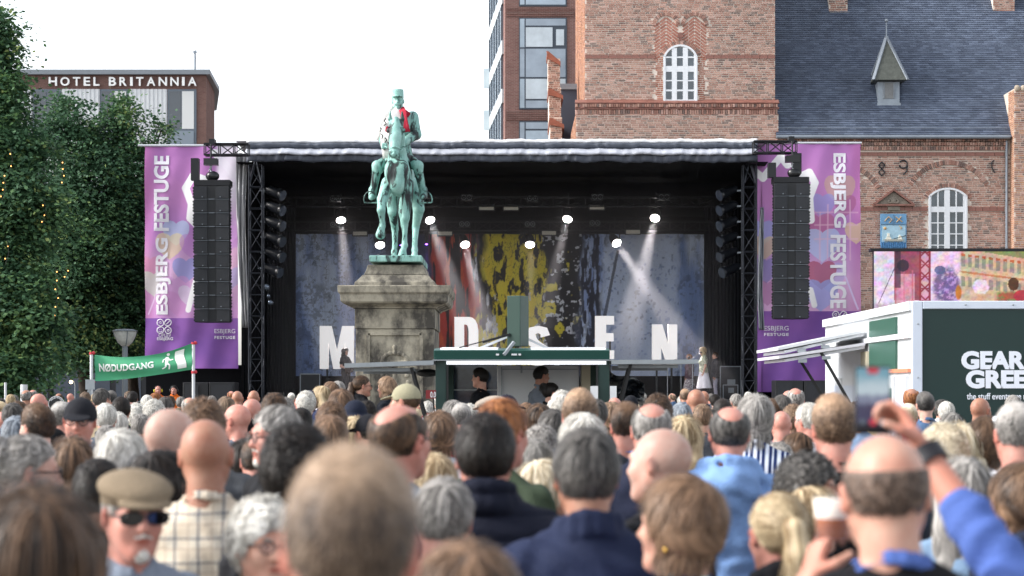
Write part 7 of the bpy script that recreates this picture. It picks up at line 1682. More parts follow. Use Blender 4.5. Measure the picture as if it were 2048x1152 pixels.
def person(px, top, w, hair, hcol, label, yaw=0, sex='m', skin='fair', top_='tee', tcol='#2a2d36', pattern=None, pcol='#ffffff', cap=None, capcol='#1b1c20', glasses=None, face=False,
           Y=None, body=None, topme=None, tilt=0, stubble=None, belly=False, beard=None, trousers='#22242c', group='festival crowd watching the stage', ground=0.0, bodyscale=1.0):
    """A spectator whose crown shows at column px, row top of the photograph, with a head w pixels wide."""
    W0 = {'bob': .205, 'long': .195, 'curly': .205, 'half': .19, 'bowl': .195, 'tousle': .19, 'ring': .168, 'fringe': .162, 'bald': .160, 'crew': .166, 'quiff': .168, 'buzz': .162}.get(hair, .178)
    pro = abs(math.sin(R(yaw))); W0 = W0 * (1 + .22 * pro)
    if cap: W0 = .185
    if sex == 'f': W0 *= .95
    hx = {'bald': 0, 'fringe': 0, 'buzz': .004, 'ring': .002, 'crew': .018, 'quiff': .025, 'short': .017, 'curly': .032, 'tousle': .032}.get(hair, .018)
    if cap: hx = {'flat': .012, 'bucket': .02}.get(cap, .016)
    if Y is None: Y = F * W0 / w
    zt = AZ(top, Y) - ground; s = zt / (SKEL[sex]['H'] + hx)
    root = thing('person', label, 'person', (AX(px, Y), Y, ground), -R(yaw), group); root.scale = (s * bodyscale, s * bodyscale, s)
    root.rotation_euler = (R(random.uniform(-2.5, 2.5)), R(random.uniform(-3, 3)), -R(yaw)); hd_ = root.rotation_euler.to_matrix() @ Vector((0, 0, zt)); root.location.x -= hd_.x; root.location.y -= hd_.y
    if bodyscale != 1.0: root.scale = (s * bodyscale, s, s)
    bm = body or cached(('body', sex, belly), lambda: body_mesh('body', sex, belly=.05 if belly else 0.0))
    link('body', bm, root, skin_mat(SKIN[skin], stubble), own=True)
    kind = top_
    tm = topme or cached(('top', kind, sex, belly), lambda: top_mesh(kind, sex, belly=.05 if belly else 0.0))
    tn = {'tee': 'shirt', 'shirt': 'shirt', 'polo': 'shirt', 'jacket': 'jacket', 'puffer': 'padded_jacket', 'hoodie': 'hooded_sweater', 'dress': 'blouse', 'vest': 'padded_jacket'}[kind]
    link(tn, tm, root, cloth_mat(tcol, pattern, pcol), own=True)
    link('trousers', cached(('tr', sex), lambda: trousers_mesh(sex)), root, cloth_mat(trousers), own=True)
    link('shoes', cached('shoes', shoes_mesh), root, cloth_mat('#191817'), own=True)
    dress_head(root, sex, hair, hcol, cap, capcol, glasses, face, beard)
    return root

def dress_head(root, sex, hair, hcol, cap=None, capcol='#1b1c20', glasses=None, face=False, beard=None, M=None):
    hw = SKEL[sex]['hw']; hl = (0, 0, HEADC[sex])
    def put(nm, me, m, parent=root):
        o = link(nm, me, parent, m, own=True)
        if M is None: o.location = hl; o.scale = (hw, hw, hw)
        else: o.matrix_local = M @ Matrix.Translation(hl) @ Matrix.Scale(hw, 4)
        return o
    if hair != 'bald':
        st = hair if not (cap and cap not in ('visor',)) or hair in ('long', 'half', 'bob') else 'ring'
        seed = random.randrange(3)
        h = put('hair', cached(('hair', st, seed), lambda: hair_mesh(st, seed)), hair_mat(*HAIRCOL[hcol])); h['kind'] = 'stuff'
        if cap: h.scale = (hw*.97, hw*.97, hw*.92)
    if cap: put({'cap': 'cap', 'flat': 'flat_cap', 'beanie': 'beanie', 'bucket': 'hat', 'visor': 'visor'}[cap], cached(('cap', cap), lambda: cap_mesh(cap)), cloth_mat(capcol))
    if glasses:
        fr = cached('gl_f', lambda: glasses_parts()[0].mesh('glasses'))
        g = put('glasses', fr, mat('spectacle_frame', '#15161a', .3))
        lm_ = mat('sunglass_lens', '#050506', .08, spec=.9) if glasses in ('sun', 'head') else mat('clear_lens', '#8f8a86', .1, spec=.9)
        ls_ = [put('lens', cached(('gl_l', s_), lambda: lens_mesh(s_, 1.0)), lm_) for s_ in (-1, 1)] if glasses != 'sun' else [put('lens', cached(('gl_s', s_), lambda: lens_mesh(s_, 1.28)), lm_) for s_ in (-1, 1)]
        if glasses == 'clear':
            if not _M['clear_lens'].get('set'):
                b = _M['clear_lens'].node_tree.nodes['Principled BSDF']; b.inputs['Alpha'].default_value = .22; _M['clear_lens']['set'] = 1
        if glasses == 'head':
            for o in [g] + ls_: o.location = (0, .004, HEADC[sex] + .036); o.rotation_euler = (R(58), 0, 0)
    if face:
        e = MB(); ir = MB(); bw = MB()
        for s_ in (-1, 1):
            ir.ball((s_*.031, .0868, .0105), .0052, 8, 6, (1, .6, 1)); e.ball((s_*.031, .0772, .0108), .0121, 10, 8)
            bw.tube([(s_*.014, .0925, .028), (s_*.030, .0925, .033), (s_*.048, .082, .028)], [.0032, .004, .002], 6)
        lid = put('eyeballs', cached('eyb', lambda: e.mesh('eyeballs')), mat('eye_white', '#cfc6bd', .25)); put('irises', cached('eyi', lambda: ir.mesh('irises')), mat('iris', '#20242a', .15))
        put('eyebrows', cached('eybr', lambda: bw.mesh('eyebrows')), hair_mat(*HAIRCOL[hcol]))
        lp = MB(); lp.tube([(-.021, .0915, -.0575), (-.008, .0945, -.0545), (.008, .0945, -.0545), (.021, .0915, -.0575)], [.002, .0042, .0042, .002], 6); lp.tube([(-.018, .0915, -.060), (0, .0955, -.0635), (.018, .0915, -.060)], [.002, .0045, .002], 6)
        put('lips', cached('lips', lambda: lp.mesh('lips')), mat('lip', '#a8604f', .4))
    if beard:
        f = Field((-.09, -.02, -.14), (.09, .13, .0), .0045)
        f.ell((0, .072, -.096), (.030, .024, .026), 0); f.cone((0, .095, -.042), .006, (-.024, .089, -.049), .0045, .004); f.cone((0, .095, -.042), .006, (.024, .089, -.049), .0045, .004)
        X, Y_, Z = f.grid(); f.a = (f.a + .003*np.sin(300*X + 40*Z)*np.sin(260*Z)).astype(np.float32)
        def mk():
            V, Q = f.surface(); return mesh_np('beard', V, Q, True, attrs={'rnd': np.random.default_rng(1).random(len(V))})
        put('beard', cached('beard', mk), hair_mat(*HAIRCOL[beard]))
# ================================================================== the crowd
GRP = 'festival crowd watching the stage'
CROWD = []
def p_(px, top, w, hair, hcol, label, **k):
    o = person(px, top, w, hair, hcol, label, **k); CROWD.append((o.location.y, px, top, w)); return o
# --- out-of-focus heads nearest to the camera
p_(710, 886, 262, 'crew', 'crewsandy', 'big blurred sandy crew-cut head at the centre of the foreground', tcol='#3b4654', skin='pink')
p_(72, 962, 205, 'long', 'brown', 'blurred person with long brown hair in the lower left corner', sex='f', yaw=-12, tcol='#1c1a1c', top_='jacket', Y=3.1)
p_(935, 1080, 170, 'bowl', 'lightbrown', 'blurred brown head at the bottom edge beside the sandy head', sex='f', tcol='#2c2a2a', Y=3.25)
p_(268, 940, 147, 'short', 'grey', 'man in a brown flat cap and dark sunglasses with a white goatee', yaw=152, cap='flat', capcol='#857662', glasses='sun', face=True, beard='white', top_='shirt', tcol='#8f9aaa', skin='pink', Y=5.2)
p_(530, 992, 122, 'curly', 'white', 'white-haired woman with short curls and glasses looking down', sex='f', yaw=150, glasses='clear', face=True, tcol='#2b2d33', top_='jacket', Y=5.3)
p_(892, 954, 116, 'short', 'grey', 'short grey-haired man seen from behind, beside the sandy head', tcol='#4a4f58', skin='pink', yaw=8, Y=5.6)
p_(1170, 856, 128, 'short', 'darkgrey', 'man with greying dark hair in a plain navy jacket, centre right', top_='jacket', tcol='#232b45', skin='tan', yaw=-6, Y=5.3)
p_(970, 826, 116, 'short', 'dark', 'black-haired man in a quilted dark navy jacket with a white tag', top_='puffer', tcol='#171b2b', skin='pink', Y=5.9)
p_(1362, 950, 165, 'bowl', 'lightbrown', 'woman with a short brown bob and a colourful floral blouse', sex='f', yaw=-62, pattern='floral', top_='dress', tcol='#20305c', face=True, Y=4.9)
p_(1556, 980, 118, 'pony', 'blond', 'woman with a low blonde ponytail near the bottom edge', sex='f', yaw=-14, tcol='#1d1d22', top_='jacket', Y=5.4, skin='pink')
p_(1322, 856, 114, 'bald', 'grey', 'shaven-headed man looking left, in a black jacket with raised collar', yaw=-58, top_='jacket', tcol='#16171b', stubble='#6a6460', face=True, Y=6.3, skin='pale')
p_(410, 838, 106, 'bald', 'grey', 'bald tanned man in a pale plaid shirt, seen from behind', top_='shirt', tcol='#cfc6b6', pattern='plaid', pcol='#41485a', skin='tan', Y=6.3)
p_(346, 817, 102, 'bald', 'grey', 'man with a pale shaven scalp just behind the plaid shirt', yaw=38, tcol='#a9bcd6', skin='pale', stubble='#77706b', Y=7.0)
p_(62, 868, 128, 'bun', 'grey', 'grey-haired woman with a bun and glasses in profile at the left edge', sex='f', yaw=72, glasses='clear', face=True, tcol='#5a5d66', Y=6.8, skin='pale')
p_(146, 872, 84, 'long', 'lightbrown', 'long brown-haired head between the profile woman and the white-haired man', sex='f', tcol='#454048', Y=8.6)
p_(195, 917, 98, 'short', 'dark', 'short black hair behind the brown flat cap', tcol='#2a2622', Y=6.6, skin='tan')
p_(250, 858, 88, 'short', 'white', 'white-haired man with a pink ear, turned a little to the right', yaw=42, tcol='#c9cdd4', skin='pink', Y=7.6)
p_(325, 900, 92, 'half', 'dark', 'dark-haired woman with sunglasses pushed up on her head', sex='f', yaw=55, glasses='head', face=True, tcol='#2a2d38', Y=6.7)
p_(550, 810, 82, 'short', 'grey', 'grey-haired man with glasses and a white goatee looking left', yaw=-122, glasses='clear', face=True, beard='white', tcol='#1b1c20', top_='jacket', Y=8.3, skin='pink')
p_(596, 846, 128, 'tousle', 'dark', 'dark tousled head with a pale temple left of the sandy head', yaw=30, tcol='#26262a', top_='jacket', Y=5.5)
p_(800, 807, 110, 'ring', 'brown', 'balding dark-haired man with glasses, turned right above the sandy head', yaw=36, glasses='clear', tcol='#8a8f96', skin='pink', Y=6.5)
p_(878, 822, 62, 'bowl', 'lightbrown', 'brown bowl-cut head with a white collar, right of the balding man', sex='m', tcol='#d5dae2', top_='shirt', Y=10.6, skin='pale')
p_(1008, 797, 88, 'short', 'red', 'reddish-blond man half hidden behind the black-haired man', yaw=38, tcol='#3a4636', skin='pink', Y=7.6)
p_(1160, 777, 63, 'quiff', 'sandy', 'tall man with a blond quiff in front of the kiosk', tcol='#31353d', skin='pink', Y=10.2)
p_(1252, 803, 60, 'crew', 'brown', 'man with a brown fade cut in a blue and white striped shirt', top_='tee', tcol='#dde4f0', pattern='hstripe', pcol='#5d83c4', Y=10.4, skin='pink')
p_(1303, 807, 76, 'ring', 'grey', 'balding man with close grey hair just right of the striped shirt', tcol='#23283c', top_='jacket', skin='pink', Y=8.5)
p_(1368, 830, 60, 'long', 'blond', 'woman with long straight blonde hair in a purple top', sex='f', tcol='#6a37a0', yaw=14, Y=11.0)
p_(1460, 813, 82, 'ring', 'darkgrey', 'balding man in a light blue hooded sweatshirt', top_='hoodie', tcol='#86aadf', skin='pink', Y=8.5)
p_(1512, 789, 66, 'bob', 'grey', 'person with a silvery bob in a navy top with white stripes', sex='f', tcol='#26386a', pattern='vstripe', pcol='#dfe6f2', top_='tee', yaw=10, Y=11.5)
p_(1667, 787, 82, 'quiff', 'sandy', 'man with curly sandy top hair and black shirt left of the phone', tcol='#141417', skin='pink', yaw=-8, Y=8.0)
p_(1620, 904, 92, 'curly', 'darkgrey', 'person with greying curls half facing the camera beside the bald phone holder', sex='f', yaw=112, face=True, tcol='#121419', skin='tan', Y=7.2)
p_(1630, 972, 80, 'half', 'blond', 'blonde woman whose face is hidden behind the beer cup', sex='f', yaw=120, face=True, tcol='#5a5060', Y=6.9)
p_(1884, 848, 92, 'curly', 'pale', 'messy platinum blonde hair left of the ponytail with clip', sex='f', tcol='#343a44', Y=8.2)
p_(1920, 845, 62, 'long', 'pale', 'long pale hair directly behind the messy platinum blonde', sex='f', tcol='#5c6068', Y=9.6)
p_(1975, 833, 76, 'bowl', 'brown', 'brown-haired woman with a hair clip in a pale top', sex='f', tcol='#b9b2b4', yaw=18, Y=9.6)
p_(2034, 803, 80, 'crew', 'grey', 'grey crew-cut man in a white T-shirt at the right edge', tcol='#e6e9ef', skin='pink', Y=8.0)
p_(1926, 913, 92, 'long', 'grey', 'long grey hair and pale denim top behind the raised arm', sex='f', tcol='#8aa6c4', Y=6.6)
p_(2040, 926, 84, 'bowl', 'lightbrown', 'light brown hair in a navy jacket at the lower right edge', sex='f', tcol='#232a3c', top_='jacket', yaw=-35, Y=6.2)
p_(2010, 1130, 120, 'short', 'brown', 'maroon shoulder low in the right corner', sex='f', tcol='#6a1f2c', Y=5.0)
p_(1165, 828, 88, 'bob', 'white', 'white-haired person with sunglasses pushed back on the crown', sex='f', glasses='head', tcol='#8b8f99', Y=8.8)
p_(1082, 850, 62, 'curly', 'grey', 'tight grey curls left of the white-haired person', sex='f', tcol='#4d5560', Y=11.0)
p_(1066, 880, 78, 'bob', 'saltpepper', 'dull grey bob below the tight grey curls', sex='f', tcol='#33363f', Y=8.9)
p_(1094, 918, 70, 'half', 'pale', 'pale blonde woman with a tanned cheek behind the navy jacket', sex='f', yaw=70, skin='tan', tcol='#dfe4ee', Y=8.0)
p_(868, 908, 90, 'bob', 'blond', 'blonde bob with dark roots below the brown bowl cut', sex='f', tcol='#cfd0d6', Y=7.9)
p_(660, 832, 62, 'bob', 'lightbrown', 'brown-haired person between the tousled head and the black cap', sex='f', tcol='#8d8f96', Y=11.2)
p_(664, 803, 52, 'tousle', 'lightbrown', 'light brown tousled head above the brown-haired person', tcol='#4a4d55', Y=12.6)
p_(712, 799, 46, 'short', 'dark', 'person in a navy peaked hat right of the tousled head', cap='bucket', capcol='#1c2233', tcol='#22262f', Y=14.5)
p_(708, 832, 42, 'long', 'blond', 'straight blonde hair left of the black cap', sex='f', tcol='#484a52', Y=14.0)
p_(735, 827, 46, 'short', 'dark', 'person in a black cap looking left, before the pedestal', cap='cap', capcol='#1a1b22', yaw=-40, tcol='#c9c9c6', Y=12.6)
p_(811, 766, 46, 'short', 'brown', 'tall person in a beige baseball cap turned left', cap='cap', capcol='#a39e84', yaw=-72, tcol='#5b5e60', Y=15.0)
p_(682, 778, 47, 'bowl', 'lightbrown', 'round brown bowl-cut head below the guitarist', tcol='#3a3d45', Y=16.0)
p_(162, 793, 66, 'short', 'grey', 'man in a black baseball cap and glasses facing the camera', cap='cap', capcol='#1f2026', yaw=176, glasses='clear', face=True, top_='shirt', tcol='#b9c6d8', skin='pink', Y=10.8)
p_(75, 806, 66, 'quiff', 'brown', 'young man with a brown fade looking left near the left edge', yaw=-50, face=True, tcol='#2d3138', skin='pale', Y=11.0)
p_(34, 832, 58, 'short', 'bluegrey', 'bluish grey hair at the left edge', tcol='#3c4150', Y=12.0)
p_(38, 802, 36, 'short', 'brown', 'small dark brown head near the white post', tcol='#2b2e36', Y=18.5)
p_(8, 822, 34, 'bald', 'grey', 'small bald head at the left edge', tcol='#4a4d56', skin='pink', Y=18.0)
p_(122, 803, 46, 'crew', 'grey', 'close-cropped grey head behind the black cap', tcol='#5b5f68', skin='pink', Y=14.5)
p_(212, 807, 42, 'short', 'white', 'white-haired head right of the black cap', tcol='#4d535c', Y=16.0)
p_(236, 824, 36, 'short', 'white', 'small white head tucked behind the white-haired man', tcol='#6a6e76', Y=16.5, skin='pink')
p_(243, 794, 34, 'short', 'dark', 'dark head below the street lamp', tcol='#20232a', Y=19.0)
p_(273, 807, 34, 'curly', 'white', 'fluffy white hair below the exit banner', sex='f', tcol='#7a7c86', Y=21.0)
p_(308, 799, 40, 'curly', 'white', 'white curls below the bald steward', sex='f', tcol='#9aa0aa', Y=19.0)
p_(282, 828, 36, 'short', 'grey', 'neat grey hair behind the white-haired man', tcol='#5d6068', Y=17.5)
p_(12, 852, 50, 'short', 'grey', 'navy cap at the left edge beside the bluish grey hair', cap='cap', capcol='#232c46', tcol='#33363c', Y=12.5)
p_(110, 857, 48, 'short', 'dark', 'black knitted hat below the black baseball cap', cap='beanie', capcol='#121216', tcol='#6f5f54', Y=12.3)
p_(214, 850, 40, 'short', 'grey', 'leopard-patterned scarf behind the man in the black cap', sex='f', tcol='#cfc0a8', pattern='leopard', pcol='#3a3028', top_='hoodie', Y=14.0)
p_(408, 796, 92, 'tousle', 'lightbrown', 'windblown light brown hair behind the shaven scalps', tcol='#585b60', Y=8.8)
p_(448, 803, 32, 'curly', 'sandy', 'small sandy curls right of the windblown hair', sex='f', tcol='#57505a', Y=22.0)
p_(474, 808, 48, 'bald', 'grey', 'bald man with glasses looking left, beside a navy cap', yaw=-62, glasses='clear', face=True, tcol='#5c6470', skin='pink', Y=13.6)
p_(506, 810, 28, 'short', 'dark', 'navy cap with a white embroidered monogram', cap='beanie', capcol='#1f2740', tcol='#22252e', Y=23.0)
p_(491, 831, 44, 'short', 'dark', 'black cap pulled low, below the monogram cap', cap='beanie', capcol='#17181c', yaw=55, tcol='#3a3d42', Y=14.0)
p_(549, 786, 54, 'short', 'brown', 'brown-haired man with sunglasses on his head, left of the pedestal', glasses='head', tcol='#73767e', Y=14.0)
p_(508, 781, 23, 'bald', 'grey', 'small bald head beneath the left stage tower', tcol='#3b3e48', skin='tan', Y=29.0)
p_(455, 794, 30, 'ring', 'brown', 'small balding head left of the stage tower', tcol='#4a4c55', Y=24.0)
p_(602, 791, 26, 'bald', 'grey', 'small bald head above a red shirt', tcol='#b2323c', skin='pink', Y=27.0)
p_(622, 780, 28, 'short', 'dark', 'small navy cap left of the brown bob', cap='cap', capcol='#1d2547', yaw=20, tcol='#2a3350', Y=27.0)
p_(642, 770, 28, 'half', 'blond', 'blonde woman under a white sun visor', sex='f', cap='visor', capcol='#e2e4ea', yaw=-70, tcol='#2a3350', Y=27.0)
p_(661, 764, 28, 'bob', 'lightbrown', 'brown bob just left of the guitarist', sex='f', tcol='#cfd2da', yaw=-30, Y=28.0)
p_(676, 763, 22, 'bob', 'grey', 'short grey-blond hair behind the brown bob', sex='f', tcol='#5c5f68', Y=31.0)
p_(492, 875, 62, 'long', 'dark', 'long dark hair behind the bald tanned man', sex='f', tcol='#23262c', Y=10.4)
p_(512, 876, 58, 'crew', 'brown', 'brown crew cut in a black collar left of the goateed man', tcol='#16171a', top_='jacket', skin='pink', Y=10.0)
p_(725, 750, 34, 'pony', 'brown', 'woman with a ponytail and dark coat standing high by the pedestal', sex='f', yaw=75, glasses='clear', tcol='#15171c', top_='jacket', Y=24.0, ground=.25)
p_(772, 753, 34, 'bowl', 'sandy', 'short-haired woman in a dark jacket looking left by the pedestal', sex='f', yaw=-70, face=True, tcol='#181b24', top_='jacket', Y=24.0, ground=.25)
p_(1391, 778, 34, 'bald', 'grey', 'bald tanned head with a navy collar below the letter N', tcol='#20284a', top_='jacket', skin='tan', Y=18.5)
p_(1316, 788, 54, 'tousle', 'brown', 'brown-haired man above the balding grey one', tcol='#2b2e33', Y=13.5)
p_(1362, 805, 40, 'short', 'bluegrey', 'steel grey short hair left of the bald tanned head', tcol='#3c404a', Y=16.5)
p_(1404, 808, 38, 'short', 'sandy', 'sandy grey head right of the steel grey hair', tcol='#5d5a58', Y=17.0)
p_(1398, 820, 36, 'short', 'white', 'snow-white head behind the long blonde hair', tcol='#8d9098', Y=17.5)
p_(1446, 797, 42, 'quiff', 'dark', 'dark brushed-up hair above the blue hoodie', tcol='#30333a', Y=16.0)
p_(1564, 790, 36, 'short', 'darkgrey', 'dark grey head left of the two balding men', tcol='#2c3038', Y=18.5)
p_(1590, 776, 34, 'ring', 'grey', 'balding head below the right loudspeakers', tcol='#4b5a8a', skin='pink', Y=20.0)
p_(1577, 781, 26, 'bald', 'grey', 'bald head peeping left of the balding one', tcol='#3c4048', skin='pink', Y=25.0)
p_(1545, 798, 40, 'bob', 'brown', 'brown bob behind the silvery bob', sex='f', tcol='#3a3436', Y=18.5)
p_(1563, 822, 40, 'bald', 'grey', 'bald head with a wrinkled pink neck, right of the striped top', tcol='#555963', skin='pink', Y=15.5)
p_(1588, 808, 42, 'curly', 'sandy', 'sandy curls above the purple visor', sex='f', tcol='#6a4f5e', Y=17.5)
p_(1616, 805, 46, 'short', 'white', 'white-haired person with glasses left of the sandy quiff', yaw=-40, glasses='clear', tcol='#dfe3ea', Y=14.5, skin='pink')
p_(1592, 862, 50, 'half', 'brown', 'person under a purple sun visor looking left', sex='f', cap='visor', capcol='#7a4fc0', yaw=-65, glasses='clear', tcol='#74707a', Y=13.4)
p_(1556, 885, 50, 'curly', 'grey', 'curly grey head left of the purple visor', sex='f', tcol='#8a8b90', Y=12.5)
p_(906, 801, 38, 'bob', 'grey', 'ash blond head before the left kiosk post', sex='f', tcol='#5f6168', Y=19.0)
p_(940, 808, 34, 'curly', 'white', 'fuzzy white hair before the kiosk', sex='f', tcol='#8e9098', Y=22.0)
p_(984, 792, 44, 'short', 'grey', 'grey flat cap left of the reddish-blond man', cap='flat', capcol='#a89c90', yaw=-70, tcol='#4b4e58', Y=15.5, skin='pink')
p_(1016, 788, 40, 'short', 'dark', 'dark navy cap behind the grey flat cap', cap='cap', capcol='#252433', yaw=60, tcol='#30333d', Y=17.5)
p_(1052, 805, 34, 'short', 'lightbrown', 'pale blond head before the refrigerator', tcol='#5a5f6a', Y=20.0)
p_(1078, 808, 46, 'bob', 'brown', 'brown and grey streaked head right of the pale blond one', sex='f', tcol='#4b4d54', Y=15.5)
p_(1104, 818, 58, 'short', 'darkgrey', 'dark grey-haired man left of the blond quiff', tcol='#4c5058', skin='pink', yaw=-30, Y=12.5)
p_(1112, 836, 40, 'tousle', 'red', 'auburn hair behind the tight grey curls', tcol='#5a4440', Y=15.0)
p_(1112, 797, 32, 'curly', 'white', 'small white fluffy head below the barmaid', sex='f', tcol='#7d8089', Y=22.5)
p_(1190, 798, 40, 'short', 'darkgrey', 'dark grey hair hidden behind the blond quiff', tcol='#3a3d44', Y=15.0)
p_(1229, 795, 30, 'bald', 'grey', 'small pink bald head right of the kiosk', tcol='#4a4d55', skin='pink', Y=22.0)
p_(1222, 804, 42, 'bob', 'sandy', 'sandy short hair right of the blond quiff', sex='f', tcol='#60564e', Y=16.0)
p_(1214, 826, 36, 'bob', 'blond', 'blonde streaked hair left of the fade cut', sex='f', tcol='#2d3036', Y=16.5)
p_(1262, 791, 30, 'short', 'dark', 'small dark cap behind the kiosk flap', cap='beanie', capcol='#191b22', tcol='#2a2c33', Y=23.0)

# --- the bald man who films with a phone and holds a beer
def phone_man():
    J = joints('m', {'eR': (.285, .20, 1.475), 'wR': (.148, .345, 1.735), 'dR': (-.36, .35, .88), 'nR': (-.9, -.1, -.3), 'tR': (-.2, -.9, .35), 'cR': 1.0, 'eL': (-.27, .10, 1.24), 'wL': (-.125, .225, 1.475), 'dL': (.35, .25, .9), 'nL': (.9, .3, -.3), 'tL': (.3, -.9, .2), 'cL': .9})
    body = body_mesh('body', 'm', J, belly=.03, h=.0065); sh = top_mesh('shirt', 'm', J, .03, .008, sleeve=.7)
    o = p_(1765, 868, 166, 'fringe', 'thin', 'bald man in a blue shirt and black waistcoat filming with a raised phone', skin='fair', body=body, topme=sh, top_='shirt', tcol='#536cb0', Y=3.86)
    wc = cached('waistcoat', lambda: top_mesh('waistcoat', 'm', belly=.03)); link('waistcoat', wc, o, cloth_mat('#121216'), own=True)
    w = J['wR']; d = (J['wR'] - J['eR']).normalized(); x = d.cross(Vector((0, 0, 1))).normalized(); y = d.cross(x); c = w - d*.015
    MB().tube([c - d*.018, c + d*.018], .042, 16).build('wristwatch', mat('watch_strap', '#17161c', .5), o)
    Y = 4.26; s_ = o.scale.x
    t = thing('phone', 'black smartphone filming the stage in the raised hand', 'phone', at(1746, 800, Y)); wd, ht = .0775, .146
    MB().box(-wd/2, wd/2, 0, .009, -ht/2, ht/2).build('case', mat('phone_case', '#0d0d10', .25), t, .004)
    W, H = 48, 90; u, v = np.meshgrid(np.linspace(0, 1, W), np.linspace(0, 1, H)); C = lambda c: np.array(lin(c)[:3]); mix = lambda a, b, f: a*(1 - np.asarray(f, float)[..., None]) + b*np.asarray(f, float)[..., None]; one = np.ones((H, W, 3)); n = fbm(u*9, v*14, 3, 4)
    img = mix(one*C('#7fb0c4'), one*C('#cfe0ea'), sstep(.05, .35, v + .2*(n - .5))); img = mix(img, one*C('#8d93ad'), sstep(.40, .46, v + .12*(n-.5))); img = mix(img, one*C('#4a4868'), sstep(.55, .62, v + .15*(n-.5))); img = mix(img, one*C('#71405c'), sstep(.5, .6, n)*(v > .6)*(u > .5)); img = mix(img, one*C('#1b1626'), sstep(.86, .92, v))
    img = mix(img, one*C('#d94a5a'), (np.hypot(u - .5, (v - .04)*1.9) < .17)*(v < .09)*1.0); img = mix(img, one*C('#e0455a'), np.hypot(u - .5, (v - .87)*1.85) < .11); img = mix(img, one*C('#f2eff4'), np.hypot(u - .8, (v - .86)*1.85) < .12); img = mix(img, one*C('#6a7684'), np.hypot(u - .18, (v - .87)*1.85) < .08)
    raster_plane('display', img, (-wd*.46, -.0015, -ht*.44), (1, 0, 0), (0, 0, 1), wd*.92, ht*.91, attr_mat('phone_light', 'col', .3, emit=.30), t)
    Y = 4.10; t = thing('beer_cup', 'clear plastic cup of amber beer with white foam', 'cup', at(1664, 1080, Y)); BR = mat('amber_beer', '#a8541a', .15, noise=.15, scale=8); k = .0385
    MB().lathe([(0, .002), (k*.78, .002), (k*.88, .046)], 20).build('beer', BR, t); MB().lathe([(k*.88, .046), (k*.98, .083), (0, .085)], 20).build('foam', mat('beer_foam', '#efe6dc', .8, noise=.1, bump=.3), t); MB().lathe([(k*.80, 0), (k*1.02, .092)], 20).build('cup', mat('clear_plastic', '#dfe3e6', .1), t); b = _M['clear_plastic'].node_tree.nodes['Principled BSDF']; b.inputs['Alpha'].default_value = .10
phone_man()

# --- extra details worn by single spectators
def on_head(o, build): build(o)
def monogram():
    o = [q for q in COL.objects if q.get('label') == 'navy cap with a white embroidered monogram'][0]; W = mat('embroidery_white', '#e8e8ea', .8)
    lettering('cap_monogram', 'N', (-.032, -.128, HEADC['m'] + .045), (1, 0, 0), (0, 0, 1), .05, .055, W, o, .03, .004); lettering('cap_monogram', 'Y', (-.018, -.131, HEADC['m'] + .035), (1, 0, 0), (0, 0, 1), .05, .075, W, o, .03, .004)
monogram()
def tag_on_jacket():
    o = [q for q in COL.objects if q.get('label', '').startswith('black-haired man in a quilted')][0]; MB().box(.030, .046, -.198, -.185, 1.335, 1.395).build('jacket_tag', mat('tag_white', '#dfe2ea', .7), o)
    o = [q for q in COL.objects if q.get('label', '').startswith('brown-haired woman with a hair clip')][0]; MB().ball((.045, -.06, HEADC['f'] + .125), .018, 8, 6).build('hair_clip', mat('clip_pale', '#d5d8dc', .3), o)
    o = [q for q in COL.objects if q.get('label', '').startswith('woman with a short brown bob and')][0]
    for s_ in (-1, 1): MB().ball((s_*.082, -.002, HEADC['f'] - .045), .008, 8, 6).build('earring', mat('gold', '#c9a04a', .3, metal=.9), o)
tag_on_jacket()

# --- stewards by the stage
def muffs(o, col):
    for s_ in (-1, 1): MB().ball((s_*.098, -.002, HEADC['m'] + .0), .04, 12, 8, (.55, .85, 1.1)).build('ear_muff', mat('muff_' + col, col, .35), o)
    MB().tube([(.098*math.cos(a), -.005, HEADC['m'] + .02 + .115*math.sin(a)) for a in np.linspace(0, math.pi, 14)], .008, 6).build('headband', RUB, o)
o = person(316, 772, 18, 'bald', 'grey', 'bald steward in orange with yellow ear defenders', yaw=172, top_='jacket', tcol='#e6762c', face=True, Y=56.5, skin='pink', group='stewards beside the stage'); muffs(o, '#d8d23a')
o = person(348, 771, 18, 'buzz', 'dark', 'bearded steward in orange with black ear defenders', yaw=180, top_='jacket', tcol='#ea7428', face=True, beard='dark', Y=56.5, skin='pink', group='stewards beside the stage'); muffs(o, '#1c1d22')
# --- bar staff
o = person(961, 735, 25, 'quiff', 'dark', 'barman with dark hair and black shirt at the left of the kiosk', yaw=-70, tcol='#141519', face=True, Y=26.3, ground=.34, skin='fair', group='bar staff in the kiosk')
o = person(1083, 732, 25, 'crew', 'dark', 'barman in a grey shirt looking right in the kiosk', yaw=64, top_='polo', tcol='#7b838e', face=True, Y=26.5, ground=.34, skin='tan', group='bar staff in the kiosk')
o = person(1104, 765, 24, 'bun', 'dark', 'barmaid with a dark bun and black shirt in the kiosk', sex='f', yaw=70, tcol='#131418', face=True, Y=26.0, ground=.14, group='bar staff in the kiosk')
